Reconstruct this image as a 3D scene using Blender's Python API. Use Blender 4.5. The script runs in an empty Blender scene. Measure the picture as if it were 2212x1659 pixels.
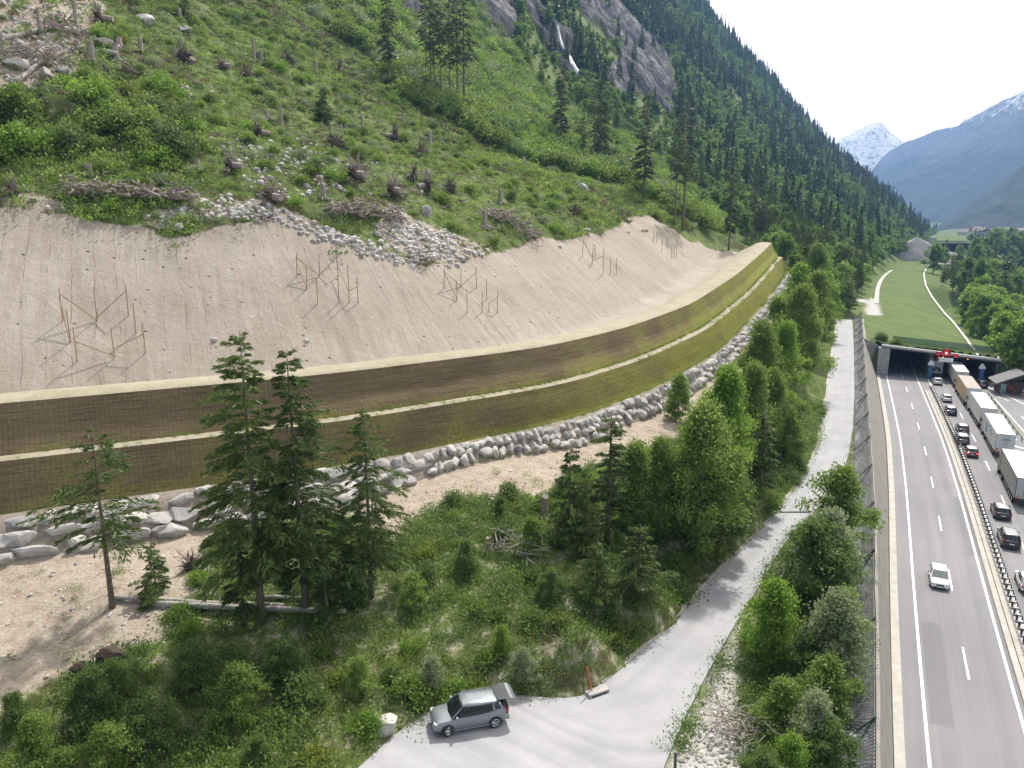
import bpy, bmesh, math, random
import numpy as np
from mathutils import Vector, Matrix
from mathutils.bvhtree import BVHTree
from mathutils.geometry import delaunay_2d_cdt
R = math.radians
sc = bpy.context.scene
COL = sc.collection

# ---------------------------------------------------------------- camera
FPX, CAMH, PITCH = 1579.0, 36.5, R(12.5)
cam = bpy.data.cameras.new("camera"); cam.sensor_width = 36.0; cam.lens = FPX/2212*36.0
cam.clip_start = 0.5; cam.clip_end = 40000
camo = bpy.data.objects.new("camera", cam); COL.objects.link(camo)
camo.location = (0, 0, CAMH); camo.rotation_euler = (math.pi/2-PITCH, 0, 0)
sc.camera = camo

# ---------------------------------------------------------------- sky and sun
SUN_EL, SUN_AZ = R(56), R(24)          # azimuth clockwise from +Y towards +X
w = bpy.data.worlds.new("World"); sc.world = w; w.use_nodes = True
nt = w.node_tree; nt.nodes.clear()
o_ = nt.nodes.new('ShaderNodeOutputWorld'); bg = nt.nodes.new('ShaderNodeBackground')
sky = nt.nodes.new('ShaderNodeTexSky'); sky.sky_type = 'NISHITA'; sky.sun_disc = False
sky.sun_elevation = SUN_EL; sky.sun_rotation = SUN_AZ; sky.air_density = 1.0; sky.dust_density = 3.0; sky.altitude = 900
# bright thin cloud veil over the sky
tc = nt.nodes.new('ShaderNodeTexCoord'); nz = nt.nodes.new('ShaderNodeTexNoise')
nz.inputs['Scale'].default_value = 1.6; nz.inputs['Detail'].default_value = 5
nt.links.new(tc.outputs['Generated'], nz.inputs['Vector'])
dp = nt.nodes.new('ShaderNodeVectorMath'); dp.operation = 'DOT_PRODUCT'; dp.inputs[1].default_value = (.42, .84, .34)
nt.links.new(tc.outputs['Generated'], dp.inputs[0])
ad = nt.nodes.new('ShaderNodeMath'); ad.operation = 'MULTIPLY_ADD'; ad.inputs[1].default_value = .35
nt.links.new(nz.outputs['Fac'], ad.inputs[0]); nt.links.new(dp.outputs['Value'], ad.inputs[2])
mr = nt.nodes.new('ShaderNodeMapRange'); mr.inputs[1].default_value = .15; mr.inputs[2].default_value = .72
mr.inputs[3].default_value = .12; mr.inputs[4].default_value = .97
nt.links.new(ad.outputs[0], mr.inputs[0])
mx = nt.nodes.new('ShaderNodeMix'); mx.data_type = 'RGBA'
nt.links.new(mr.outputs[0], mx.inputs[0]); nt.links.new(sky.outputs[0], mx.inputs[6])
mx.inputs[7].default_value = (13.5, 12.0, 10.6, 1)
nt.links.new(mx.outputs[2], bg.inputs[0]); bg.inputs[1].default_value = 0.12
nt.links.new(bg.outputs[0], o_.inputs[0])
sd = bpy.data.lights.new("sun", 'SUN'); sd.energy = 3.8; sd.angle = R(2.2); sd.color = (1, .955, .89)
so = bpy.data.objects.new("sun", sd); COL.objects.link(so)
sv = Vector((math.sin(SUN_AZ)*math.cos(SUN_EL), math.cos(SUN_AZ)*math.cos(SUN_EL), math.sin(SUN_EL)))
so.rotation_euler = sv.to_track_quat('Z', 'Y').to_euler(); so.location = (60, 120, 200)
sc.view_settings.view_transform = 'Standard'; sc.view_settings.look = 'None'
sc.view_settings.exposure = 0.57; sc.view_settings.gamma = 1.0

# ---------------------------------------------------------------- geometry of the view (real points from sight lines)
Sp, Cp = math.sin(PITCH), math.cos(PITCH)
def W(px, py, z):
    a = (px-1106)/FPX; b = (py-829.5)/FPX; t = (CAMH-z)/(Sp+b*Cp)
    return np.array([a*t, (Cp-b*Sp)*t, z])
def PX(x, y, z):
    Z = y*Cp+(CAMH-z)*Sp; yc = (CAMH-z)*Cp-y*Sp
    Z = np.where(Z < 1, 1, Z) if isinstance(Z, np.ndarray) else max(Z, 1)
    return 1106+FPX*x/Z, 829.5+FPX*yc/Z, Z
def WL(pts): return np.array([W(*p) for p in pts])

# ---------------------------------------------------------------- noise
_rs = np.random.RandomState(7)
_T = _rs.rand(256, 256)
def vnoise(x, y):
    xi = np.floor(x).astype(int); yi = np.floor(y).astype(int); fx = x-xi; fy = y-yi
    fx = fx*fx*(3-2*fx); fy = fy*fy*(3-2*fy)
    a = _T[xi % 256, yi % 256]; b = _T[(xi+1) % 256, yi % 256]; c = _T[xi % 256, (yi+1) % 256]; d = _T[(xi+1) % 256, (yi+1) % 256]
    return (a*(1-fx)+b*fx)*(1-fy)+(c*(1-fx)+d*fx)*fy
def fbm(x, y, sc_=1.0, oct=4, off=0.0):
    x = np.asarray(x, float)/sc_+off; y = np.asarray(y, float)/sc_+off*1.7; s = 0; a = 1; t = 0
    for i in range(oct):
        s = s+a*vnoise(x, y); t += a; a *= .5; x = x*2.03+11.3; y = y*2.03+5.7
    return s/t*2-1

# ---------------------------------------------------------------- mesh helpers
def mesh_np(name, V, F, mats=(), attrs=None, smooth=False, midx=None, fattrs=None):
    """V (n,3); F (m,3) or (m,4) array or list of arrays"""
    V = np.ascontiguousarray(V, dtype=np.float32)
    Fs = F if isinstance(F, list) else [F]
    Fs = [np.asarray(f, dtype=np.int32) for f in Fs if len(f)]
    me = bpy.data.meshes.new(name)
    me.vertices.add(len(V)); me.vertices.foreach_set('co', V.ravel())
    nl = sum(f.size for f in Fs); nf = sum(len(f) for f in Fs)
    me.loops.add(nl); me.polygons.add(nf)
    me.loops.foreach_set('vertex_index', np.concatenate([f.ravel() for f in Fs]))
    tot = np.concatenate([np.full(len(f), f.shape[1], np.int32) for f in Fs])
    st = np.concatenate([[0], np.cumsum(tot)[:-1]]).astype(np.int32)
    me.polygons.foreach_set('loop_start', st)
    try: me.polygons.foreach_set('loop_total', tot)
    except Exception: pass
    if midx is not None: me.polygons.foreach_set('material_index', np.asarray(midx, np.int32))
    me.polygons.foreach_set('use_smooth', np.full(nf, bool(smooth)))
    me.update(calc_edges=True)
    for m in mats: me.materials.append(m)
    for k, a in (attrs or {}).items():
        at = me.attributes.new(k, 'FLOAT', 'POINT'); at.data.foreach_set('value', np.asarray(a, np.float32))
    for k, a in (fattrs or {}).items():
        at = me.attributes.new(k, 'FLOAT', 'FACE'); at.data.foreach_set('value', np.asarray(a, np.float32))
    me.validate()
    return me

class MB:
    """collects shapes into one mesh"""
    def __init__(s): s.V = []; s.F = []; s.n = 0
    def add(s, V, F):
        V = np.asarray(V, float).reshape(-1, 3); s.V.append(V)
        for f in F: s.F.append([i+s.n for i in f])
        s.n += len(V); return s
    def box(s, c, d, M=None, taper=1.0, bev=0.0):
        """centre c, full size d, optional 3x3 rotation; taper shrinks the top; bev chamfers vertical edges"""
        x, y, z = d[0]/2, d[1]/2, d[2]/2
        if bev > 0:
            b = min(bev, x*.9, y*.9)
            ring = [(x, y-b), (x-b, y), (-x+b, y), (-x, y-b), (-x, -y+b), (-x+b, -y), (x-b, -y), (x, -y+b)]
        else: ring = [(x, y), (-x, y), (-x, -y), (x, -y)]
        n = len(ring)
        V = [(p[0], p[1], -z) for p in ring]+[(p[0]*taper, p[1]*taper, z) for p in ring]
        F = [[i, (i+1) % n, n+(i+1) % n, n+i] for i in range(n)]+[list(range(n))[::-1], list(range(n, 2*n))]
        V = np.array(V)
        if M is not None: V = V @ np.asarray(M).T
        return s.add(V+np.asarray(c), F)
    def tube(s, a, b, r1, r2=None, n=6, cap=True):
        r2 = r1 if r2 is None else r2
        a = np.asarray(a, float); b = np.asarray(b, float); d = b-a; L = np.linalg.norm(d)
        if L < 1e-6: return s
        d /= L; u = np.cross(d, [0, 0, 1.0] if abs(d[2]) < .9 else [1.0, 0, 0]); u /= np.linalg.norm(u); v = np.cross(d, u)
        an = np.arange(n)*2*math.pi/n; C_ = np.outer(np.cos(an), u)+np.outer(np.sin(an), v)
        V = np.vstack([a+C_*r1, b+C_*r2])
        F = [[i, (i+1) % n, n+(i+1) % n, n+i] for i in range(n)]
        if cap: F += [list(range(n))[::-1], list(range(n, 2*n))]
        return s.add(V, F)
    def path(s, P, rad, n=6):
        P = np.array([np.asarray(p, float) for p in P]); T_ = np.gradient(P, axis=0); secs = []; u = None
        for i in range(len(P)):
            d = T_[i]/(np.linalg.norm(T_[i])+1e-9)
            if u is None: u = np.cross(d, [0, 0, 1.0] if abs(d[2]) < .9 else [1.0, 0, 0])
            u = u-d*(u@d); u /= np.linalg.norm(u); v = np.cross(d, u); r = rad if np.isscalar(rad) else rad[i]; an = np.arange(n)*2*math.pi/n
            secs.append(P[i]+(np.outer(np.cos(an), u)+np.outer(np.sin(an), v))*r)
        return s.loft(secs)
    def poly(s, pts): return s.add(pts, [list(range(len(pts)))])
    def prism(s, prof, y0, y1):
        """outline prof in (x,z), extruded from y0 to y1"""
        n = len(prof); V = [(p[0], y0, p[1]) for p in prof]+[(p[0], y1, p[1]) for p in prof]
        return s.add(V, [[i, n+i, n+(i+1) % n, (i+1) % n] for i in range(n)]+[list(range(n)), list(range(n, 2*n))[::-1]])
    def loft(s, secs, closed=True, cap=True):
        n = len(secs[0]); V = np.vstack(secs); F = []
        for k in range(len(secs)-1):
            for i in range(n if closed else n-1):
                j = (i+1) % n; F.append([k*n+i, k*n+j, (k+1)*n+j, (k+1)*n+i])
        if cap: F += [list(range(n))[::-1], [(len(secs)-1)*n+i for i in range(n)]]
        return s.add(V, F)
    def mesh(s, name, mats, smooth=False):
        me = bpy.data.meshes.new(name); me.from_pydata(np.vstack(s.V).tolist(), [], s.F)
        for m in (mats if isinstance(mats, (list, tuple)) else [mats]): me.materials.append(m)
        if smooth: me.polygons.foreach_set('use_smooth', [True]*len(me.polygons))
        bm = bmesh.new(); bm.from_mesh(me); bmesh.ops.recalc_face_normals(bm, faces=bm.faces[:]); bm.to_mesh(me); bm.free()
        me.update(); return me
    def build(s, name, mats, parent=None, smooth=False):
        return link(name, s.mesh(name, mats, smooth), parent)

def link(name, data, parent=None, loc=None, rz=None, scale=None):
    o = bpy.data.objects.new(name, data); COL.objects.link(o)
    if parent is not None: o.parent = parent
    if loc is not None: o.location = [float(v) for v in loc]
    if rz is not None: o.rotation_euler = (0, 0, rz)
    if scale is not None: o.scale = (scale,)*3 if np.isscalar(scale) else scale
    return o
def tag(o, label=None, cat=None, group=None, kind=None):
    if label: o['label'] = label
    if cat: o['category'] = cat
    if group: o['group'] = group
    if kind: o['kind'] = kind
    return o
def empty(name, loc=(0, 0, 0), rz=0.0):
    o = bpy.data.objects.new(name, None); COL.objects.link(o); o.location = [float(v) for v in loc]; o.rotation_euler = (0, 0, rz)
    o.empty_display_size = .3; return o
def copy_tree(o, kids, loc, rz=0.0, scale=None, label=None, group=None):
    c = o.copy(); COL.objects.link(c); c.location = [float(v) for v in loc]; c.rotation_euler = (0, 0, rz)
    if scale is not None: c.scale = (scale,)*3 if np.isscalar(scale) else scale
    if label: c['label'] = label
    if group: c['group'] = group
    for k, sub in kids:
        d = k.copy(); COL.objects.link(d); d.parent = c
        for g in sub:
            e = g.copy(); COL.objects.link(e); e.parent = d
    return c
def kids_of(o): return [(k, list(k.children)) for k in o.children]

# ---------------------------------------------------------------- materials
def newmat(name):
    m = bpy.data.materials.new(name); m.use_nodes = True; t = m.node_tree
    return m, t, t.nodes['Principled BSDF']
def N(t, kind, **kw):
    n = t.nodes.new(kind)
    for k, v in kw.items():
        if k.startswith('i_'): n.inputs[int(k[2:])].default_value = v
        else: setattr(n, k, v)
    return n
def ramp(t, stops, fac=None):
    r = t.nodes.new('ShaderNodeValToRGB'); e = r.color_ramp.elements
    while len(e) > 1: e.remove(e[-1])
    e[0].position = stops[0][0]; e[0].color = (*stops[0][1], 1) if len(stops[0][1]) == 3 else stops[0][1]
    for p, c in stops[1:]:
        q = e.new(p); q.color = (*c, 1)
    if fac is not None: t.links.new(fac, r.inputs[0])
    return r
def g3(v): return (v, v, v)
def noise(t, scale, detail=4, rough=.55, vec=None, dist=0.0):
    n = N(t, 'ShaderNodeTexNoise'); n.inputs['Scale'].default_value = scale; n.inputs['Detail'].default_value = detail
    n.inputs['Roughness'].default_value = rough; n.inputs['Distortion'].default_value = dist
    if vec is None:
        tcn = t.nodes.get('TC') or N(t, 'ShaderNodeTexCoord', name='TC'); vec = tcn.outputs['Object']
    t.links.new(vec, n.inputs['Vector']); return n.outputs['Fac']
def mixc(t, fac, a, b, mode='MIX'):
    m = N(t, 'ShaderNodeMix', data_type='RGBA', blend_type=mode)
    for sock, v in ((0, fac), (6, a), (7, b)):
        if isinstance(v, bpy.types.NodeSocket): t.links.new(v, m.inputs[sock])
        elif sock == 0: m.inputs[0].default_value = v
        else: m.inputs[sock].default_value = (*v, 1)
    return m.outputs[2]
def mathn(t, op, a, b=0.0, clamp=False):
    m = N(t, 'ShaderNodeMath', operation=op, use_clamp=clamp)
    for i, v in enumerate((a, b)):
        if isinstance(v, bpy.types.NodeSocket): t.links.new(v, m.inputs[i])
        else: m.inputs[i].default_value = v
    return m.outputs[0]
def mapr(t, v, a, b, c=0.0, d=1.0):
    m = N(t, 'ShaderNodeMapRange'); t.links.new(v, m.inputs[0])
    for i, x in enumerate((a, b, c, d)): m.inputs[i+1].default_value = x
    return m.outputs[0]
def attr(t, name): return N(t, 'ShaderNodeAttribute', attribute_name=name).outputs['Fac']
def bump(t, b, h, strength=.4, dist=.05):
    n = N(t, 'ShaderNodeBump'); n.inputs['Strength'].default_value = strength; n.inputs['Distance'].default_value = dist
    t.links.new(h, n.inputs['Height']); t.links.new(n.outputs[0], b.inputs['Normal']); return n
def simple(name, col, rough=.6, metal=0.0, var=.12, scale=3.0, emit=None, es=0.0, spec=.5, coat=0.0, bmp=0.0):
    m, t, b = newmat(name); n = noise(t, scale, 5, .6)
    c0 = tuple(max(0, v*(1-var)) for v in col); c1 = tuple(min(1, v*(1+var)) for v in col)
    r = ramp(t, [(.3, c0), (.7, c1)], n); t.links.new(r.outputs[0], b.inputs['Base Color'])
    b.inputs['Roughness'].default_value = rough; b.inputs['Metallic'].default_value = metal
    b.inputs['Specular IOR Level'].default_value = spec
    if coat: b.inputs['Coat Weight'].default_value = coat; b.inputs['Coat Roughness'].default_value = .08
    if emit: b.inputs['Emission Color'].default_value = (*emit, 1); b.inputs['Emission Strength'].default_value = es
    if bmp: bump(t, b, noise(t, scale*4, 5, .65), bmp, .03)
    return m
def leafmat(name, c0, c1, c2, transl=.35, rough=.5):
    """foliage: colour varies leaf by leaf (face attribute), plant by plant, and in patches"""
    m, t, b = newmat(name)
    ti = attr(t, 'tint'); oi = N(t, 'ShaderNodeObjectInfo').outputs['Random']
    geo = N(t, 'ShaderNodeNewGeometry'); n = noise(t, .35, 2, .5, geo.outputs['Position'])
    f = mathn(t, 'ADD', mathn(t, 'MULTIPLY', ti, .5), mathn(t, 'ADD', mathn(t, 'MULTIPLY', oi, .3), mathn(t, 'MULTIPLY', n, .3)))
    r = ramp(t, [(.1, c0), (.5, c1), (.95, c2)], f)
    t.links.new(r.outputs[0], b.inputs['Base Color']); b.inputs['Roughness'].default_value = rough
    b.inputs['Specular IOR Level'].default_value = .3
    tr = N(t, 'ShaderNodeBsdfTranslucent'); hs = N(t, 'ShaderNodeHueSaturation'); hs.inputs['Value'].default_value = 1.35
    hs.inputs['Hue'].default_value = .485
    t.links.new(r.outputs[0], hs.inputs['Color']); t.links.new(hs.outputs[0], tr.inputs[0])
    ms = N(t, 'ShaderNodeMixShader', i_0=transl); t.links.new(b.outputs[0], ms.inputs[1]); t.links.new(tr.outputs[0], ms.inputs[2])
    out = [x for x in t.nodes if x.type == 'OUTPUT_MATERIAL'][0]; t.links.new(ms.outputs[0], out.inputs[0])
    return m

M = {}
M['bark'] = simple('bark', (.15, .125, .10), .9, var=.35, scale=6, bmp=.5)
M['bark_pale'] = simple('bark_pale', (.33, .31, .28), .85, var=.3, scale=5, bmp=.4)
M['deadwood'] = simple('deadwood', (.30, .26, .225), .85, var=.35, scale=4, bmp=.5)
M['cutwood'] = simple('cutwood', (.42, .34, .25), .8, var=.2, scale=5)
M['rootsoil'] = simple('rootsoil', (.075, .055, .043), .95, var=.4, scale=4, bmp=.6)
M['spruce'] = leafmat('spruce_needles', (.044, .078, .024), (.088, .138, .038), (.19, .26, .07), .34)
M['pine'] = leafmat('pine_needles', (.045, .058, .032), (.070, .088, .042), (.105, .125, .055), .2)
M['birch'] = leafmat('birch_leaves', (.100, .165, .040), (.165, .26, .058), (.26, .37, .09), .42)
M['shrub'] = leafmat('shrub_leaves', (.090, .148, .030), (.145, .232, .046), (.23, .34, .08), .42)
M['shrub_dark'] = leafmat('dark_shrub_leaves', (.060, .108, .036), (.100, .172, .050), (.17, .26, .07), .4)
M['shrub_yellow'] = leafmat('yellowish_leaves', (.10, .14, .025), (.16, .215, .04), (.25, .30, .07), .4)
M['willow'] = leafmat('willow_leaves', (.16, .21, .10), (.24, .30, .155), (.36, .42, .24), .3)
M['bright'] = leafmat('bright_leaves', (.09, .17, .024), (.15, .27, .042), (.24, .38, .07), .45)
M['forest_con'] = leafmat('far_needles', (.032, .062, .026), (.056, .100, .036), (.092, .150, .050), .2)
M['forest_dec'] = leafmat('far_leaves', (.070, .135, .030), (.115, .205, .045), (.18, .29, .07), .38)

def leaf_quads(C, size, rng, aspect=1.6, D=None, jit=1.0, flat=0.0):
    """quads at C; D optional long-axis directions; returns V,F"""
    n = len(C)
    if D is None: D = rng.normal(size=(n, 3)); D[:, 2] *= (1-flat)
    else: D = D+rng.normal(size=(n, 3))*.25*jit
    D /= np.linalg.norm(D, axis=1)[:, None]+1e-9
    U = rng.normal(size=(n, 3)); U[:, 2] *= .5
    B = np.cross(D, U); B /= np.linalg.norm(B, axis=1)[:, None]+1e-9
    s = (np.full(n, size) if np.isscalar(size) else size)*rng.uniform(.65, 1.35, n)
    a = D*(s*.5*aspect)[:, None]; b = B*(s*.5)[:, None]
    V = np.stack([C-a, C+b*.9-a*.1, C+a, C-b*.9+a*.1], 1).reshape(-1, 3)
    F = np.arange(4*n).reshape(n, 4)
    return V, F
def leaf_mesh(name, C, size, rng, mat, **kw):
    V, F = leaf_quads(C, size, rng, **kw)
    return mesh_np(name, V, F, [mat], fattrs={'tint': rng.rand(len(F))*.999})
# ================================================================ TERRAIN
def resample(P, step):
    P = np.asarray(P, float); seg = np.linalg.norm(np.diff(P[:, :2], axis=0), axis=1); s = np.concatenate([[0], np.cumsum(seg)])
    n = max(2, int(s[-1]/step)+1); t = np.linspace(0, s[-1], n)
    return np.stack([np.interp(t, s, P[:, k]) for k in range(P.shape[1])], 1)
def smooth(P, it=30):
    P = P.copy()
    for _ in range(it): P[1:-1] = P[1:-1]*.5+(P[:-2]+P[2:])*.25
    return P
def normals2(P):
    d = np.gradient(P[:, :2], axis=0); d /= np.linalg.norm(d, axis=1)[:, None]
    return np.stack([-d[:, 1], d[:, 0]], 1)             # left of travel = uphill
def offset(P, o, dz=0.0):
    n = normals2(P); Q = P.copy(); Q[:, :2] += n*(np.asarray(o).reshape(-1, 1) if not np.isscalar(o) else o); Q[:, 2] = Q[:, 2]+dz
    return Q
def uv2(u, v, z): return np.array([.506*u-.862*v, .862*u+.506*v, z])

TOE = smooth(resample([(-120, 14, 13), (-90, 32, 13.1), (-66, 45, 13.1), (-42, 56.3, 13.1), (-16.2, 68.6, 13.15), (-4.5, 76.8, 13.2), (7, 85, 13.2), (20, 101.4, 13.4),
    (34.7, 123, 14.7), (51.8, 154.6, 17.8), (66, 184, 20.7), (77, 207, 23.2)], 1.0), 60)
TS = np.concatenate([[0], np.cumsum(np.linalg.norm(np.diff(TOE[:, :2], axis=0), axis=1))])
def toe_sq(x, y):
    """arc position and signed distance (uphill positive) from the dam toe"""
    x = np.asarray(x, float); y = np.asarray(y, float); A = TOE[::3]; S_ = TS[::3]
    best = np.full(x.shape, 1e9); q = np.zeros(x.shape); s = np.zeros(x.shape)
    for i in range(len(A)-1):
        a = A[i, :2]; d = A[i+1, :2]-a; L2 = d@d; L = math.sqrt(L2)
        t = ((x-a[0])*d[0]+(y-a[1])*d[1])/L2
        tc_ = np.clip(t, 0 if i else -50, 1 if i < len(A)-2 else 50)
        dx = x-a[0]-tc_*d[0]; dy = y-a[1]-tc_*d[1]; D = dx*dx+dy*dy; k = D < best
        best = np.where(k, D, best); sg = np.sign(d[0]*dy-d[1]*dx)
        q = np.where(k, np.sqrt(D)*sg, q); s = np.where(k, S_[i]+tc_*L, s)
    return s, q

SLp = [(1808,689,9.0),(1799,753,8.4),(1790,818,8.0),(1777,900,7.5),(1763,972,7.2),(1741,1022,7.0),(1691,1090,6.9),(1634,1150,6.7),(1562,1225,6.6),(1491,1304,6.5),(1419,1379,6.5),(1375,1415,6.5),(1300,1476,6.5)]
SRp = [(1841,691,9.0),(1844,740,8.5),(1845,780,8.2),(1845.5,854,7.8),(1842,925,7.5),(1832,990,7.2),(1806,1050,6.9),(1765,1100,6.8),(1713,1150,6.7),(1688,1182,6.6),(1641,1265,6.5),(1580,1361,6.5),(1527,1455,6.5),(1466,1577,6.5),(1433,1659,6.5),(1395,1760,6.5),(1360,1900,6.5)]
LOTp = [(1255,1503,6.5),(1231,1508,6.5),(1170,1506,6.5),(1106,1500,6.5),(1010,1513,6.5),(927,1533,6.5),(855,1584,6.5),(773,1659,6.5),(690,1740,6.5),(560,1880,6.5)]
SL = smooth(resample(WL(SLp), 1.0), 8); SR = smooth(resample(WL(SRp), 1.0), 8); LOT = resample(WL(LOTp), 1.0)
WT = WL([(1903,1760,6),(1901,1659,6),(1901,1490,6),(1896,1279,6.3),(1894,1132,6.5),(1888,1033,6.8),(1879,908,7.3),(1872,818,7.8),(1867,746,8.2),(1863,689,8.7)])
WB = WL([(1931,1800,0),(1937,1659,0),(1939,1458,0),(1935,1279,0),(1922.6,1064,0),(1919,997,0),(1901,818,0)])
# straighten the motorway: every longitudinal line is the same smooth curve shifted sideways
LN = smooth(resample(np.array([[-5, -28, 0], [17, 19, 0], [28.6, 43.2, 0], [39.5, 65.3, 0], [54.5, 95.3, 0], [66.5, 120, 0], [77.6, 144.2, 0], [92.0, 176.0, 0], [101, 196, 0], [111, 218, 0]]), 1.0), 60)   # left solid line
NLN = normals2(LN)
def hw(off, z=0.0):
    """line parallel to the left solid line, off metres to the right"""
    Q = LN.copy(); Q[:, :2] -= NLN*off; Q[:, 2] = z; return Q
hdir = np.array([.9045, -.4265]); PL = np.array([90.6, 176.2])          # portal plane: left end, direction to the right
PORTAL_W = 30.0
pr = PL+hdir*PORTAL_W; fw = np.array([-hdir[1], hdir[0]])               # fw: into the tunnel
if fw[1] < 0: fw = -fw

pts = []
def add(P, a=0.0, step=3.0, z=None):
    P = resample(P, step)
    if z is not None: P[:, 2] = z
    pts.append(np.column_stack([P, np.full(len(P), a)]))
add(SL-[0, 0, .12]); add(offset(SR, 0, -.12)); add(LOT-[0, 0, .12])
add(np.array([W(1340, 1900, 6.38), W(900, 1900, 6.38), W(560, 1880, 6.38)]))
n2 = normals2(SR[::-1])
# strip between the service road and the retaining wall
wt = resample(WT, 2.0); nW = normals2(wt)
q1 = wt.copy(); q1[:, :2] += nW*1.7; add(q1, 0, 2.0)
q2 = wt.copy(); q2[:, :2] += nW*-.1; q2[:, 2] = -.6; keep = q2[:, 1] < 172; pts.append(np.column_stack([q2[keep], np.zeros(keep.sum())]))
for off in (-3.0, 0, 8, 16, 24, 32, 40):
    L = hw(off, -.5); L = L[(L[:, :2]-PL)@fw < -.25]; add(L, 0, 4)
pts.append(np.column_stack([np.array([PL+hdir*k-fw*.12 for k in np.arange(-1, 40, 2.0)]), np.full(21, -.5), np.zeros(21)])) if False else None
for k in np.arange(-.5, 24.6, 1.5):
    p = PL+hdir*k
    pts.append(np.array([[p[0]-fw[0]*.3, p[1]-fw[1]*.3, -.5, 0]])); zt = 7.55-1.75*max(0, min(k, 30))/30
    pts.append(np.array([[p[0]+fw[0]*.5, p[1]+fw[1]*.5, zt, 0], [p[0]+fw[0]*4, p[1]+fw[1]*4, zt+.5, .12]]))
# meadow on the gallery roof
MR = WL([(2114,770,6.0),(2077.5,720,6.3),(2056,693,6.6),(2042,679.5,6.8),(2014,643,7.4),(2000.5,617.6,8),(1996,592.5,8.3),(2003,579,8.5),(2012,571.6,8.5)])
MLl = WL([(1866,700,8.6),(1880,660,8.6),(1884,625,8.8),(1897,600,9.0),(1912,588,9.2),(1930,575,9.2),(1952,564,9.2)])
add(MR[1:], .1, 4); add(MLl, .1, 5); add(WL([(1930,700,7.6),(1930,660,8),(1935,620,8.6),(1950,590,9),(1975,570,9)]), .2, 6)
MRd = MR.copy(); MRd[:, 0] += 7; MRd[:, 1] -= 3; MRd[:, 2] = -2; add(MRd[1:-3], .5, 5); add(np.array([[PL[0]+hdir[0]*k+fw[0]*j, PL[1]+hdir[1]*k+fw[1]*j, zq] for k, j, zq in ((26.5, -8, -.5), (26.5, -2, 1.0), (27.5, 3, 3.0), (28.5, 10, 2.0))]), .2, 2); add(np.array([[PL[0]+hdir[0]*k+fw[0]*j, PL[1]+hdir[1]*k+fw[1]*j, zq] for k, j, zq in ((34, -12, -.5), (35, -4, -.3), (36, 5, 0), (38, 15, -1))]), .2, 2)
# second motorway stretch and far valley floor
FH = np.array([W(2012, 571, 8.6), W(2030, 560, 9), W(2048, 553.5, 9.2), W(2062, 549, 9.4)])
add(FH+[0, 0, -.2], 0, 8); add(FH+[26, -14, -.2], 0, 8)
for P_, a in (([(150,-40,-1),(230,-40,-4),(420,-40,-3),(620,-35,-2)], 1), ([(60,-44,-1.5),(150,-60,-8),(300,-62,-11),(480,-62,-11),(700,-55,-8)], .5),
              ([(60,-60,-6),(150,-85,-11),(300,-90,-11),(480,-88,-11),(700,-80,-8)], .5), ([(0,-110,-4),(300,-120,-3),(700,-110,-2),(900,-90,6)], 1.5),
              ([(0,-260,0),(400,-260,4),(800,-260,8),(1400,-200,14)], 3), ([(0,-600,30),(600,-600,60),(1400,-500,50),(2600,-300,60)], 8),
              ([(700,-20,6),(1000,0,9),(1500,0,14),(2500,0,22),(4500,0,40)], 2), ([(760,-60,2),(1000,-60,8),(1500,-100,12),(4500,-150,40)], 2)):
    add(np.array([uv2(*p) for p in P_]), a, 30)
add(np.array([[60, -30, -.5], [100, 20, -.5]]), 0, 5)
# bank between service road and boulder wall
BBs = offset(TOE, -4.3, -3.0)
kk = np.interp(TS, [0, 105, 118, 126, 133, 140, 147, 153, 168, 185, 205, 290], [.95, .95, .9, .66, .58, .72, .88, .72, .8, .7, .66, .55]); BBs = offset(TOE, -4.3*kk, -3.0*kk)
add(BBs+[0, 0, -.1], .12, 3)
pts.append(np.column_stack([WL([(1300, 1380, 9.2), (1420, 1290, 9.0), (1560, 1120, 9.4), (1630, 1060, 9.6), (1690, 960, 10), (1725, 880, 10.5), (1750, 800, 11.5), (1765, 740, 12.5), (1780, 690, 13)]), np.full(9, .3)]))
pts.append(np.column_stack([WL([(250,1310,9.1),(500,1300,9.0),(740,1325,9.0),(900,1400,8.2),(1100,1400,8.0),(1200,1300,9.0),(1000,1220,9.8),(1250,1150,10.0),(600,1420,7.8),(300,1450,8.2),(0,1450,8.2),(0,1300,9.2),
    (300,1560,7.0),(100,1640,6.8),(600,1560,7.0),(760,1570,7.2),(-200,1400,9),(-200,1700,6.5),(200,1850,5.5)]), np.full(19, .35)]))
# trough behind the crest, excavated slope
add(offset(TOE, 14.0, 5.6), 0, 3)
add(offset(TOE, 17.0, 6.0), .05, 3)
cl = np.interp(TS, [0, 90, 160, 200, 240, 275], [25, 24, 21, 17, 13, 8])
add(offset(TOE, 17.0+cl, 6.0+cl*.84), .35, 3)
add(offset(TOE, 17.0+cl+16, 6.0+cl*.84+9.6), 1.0, 6)
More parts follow.
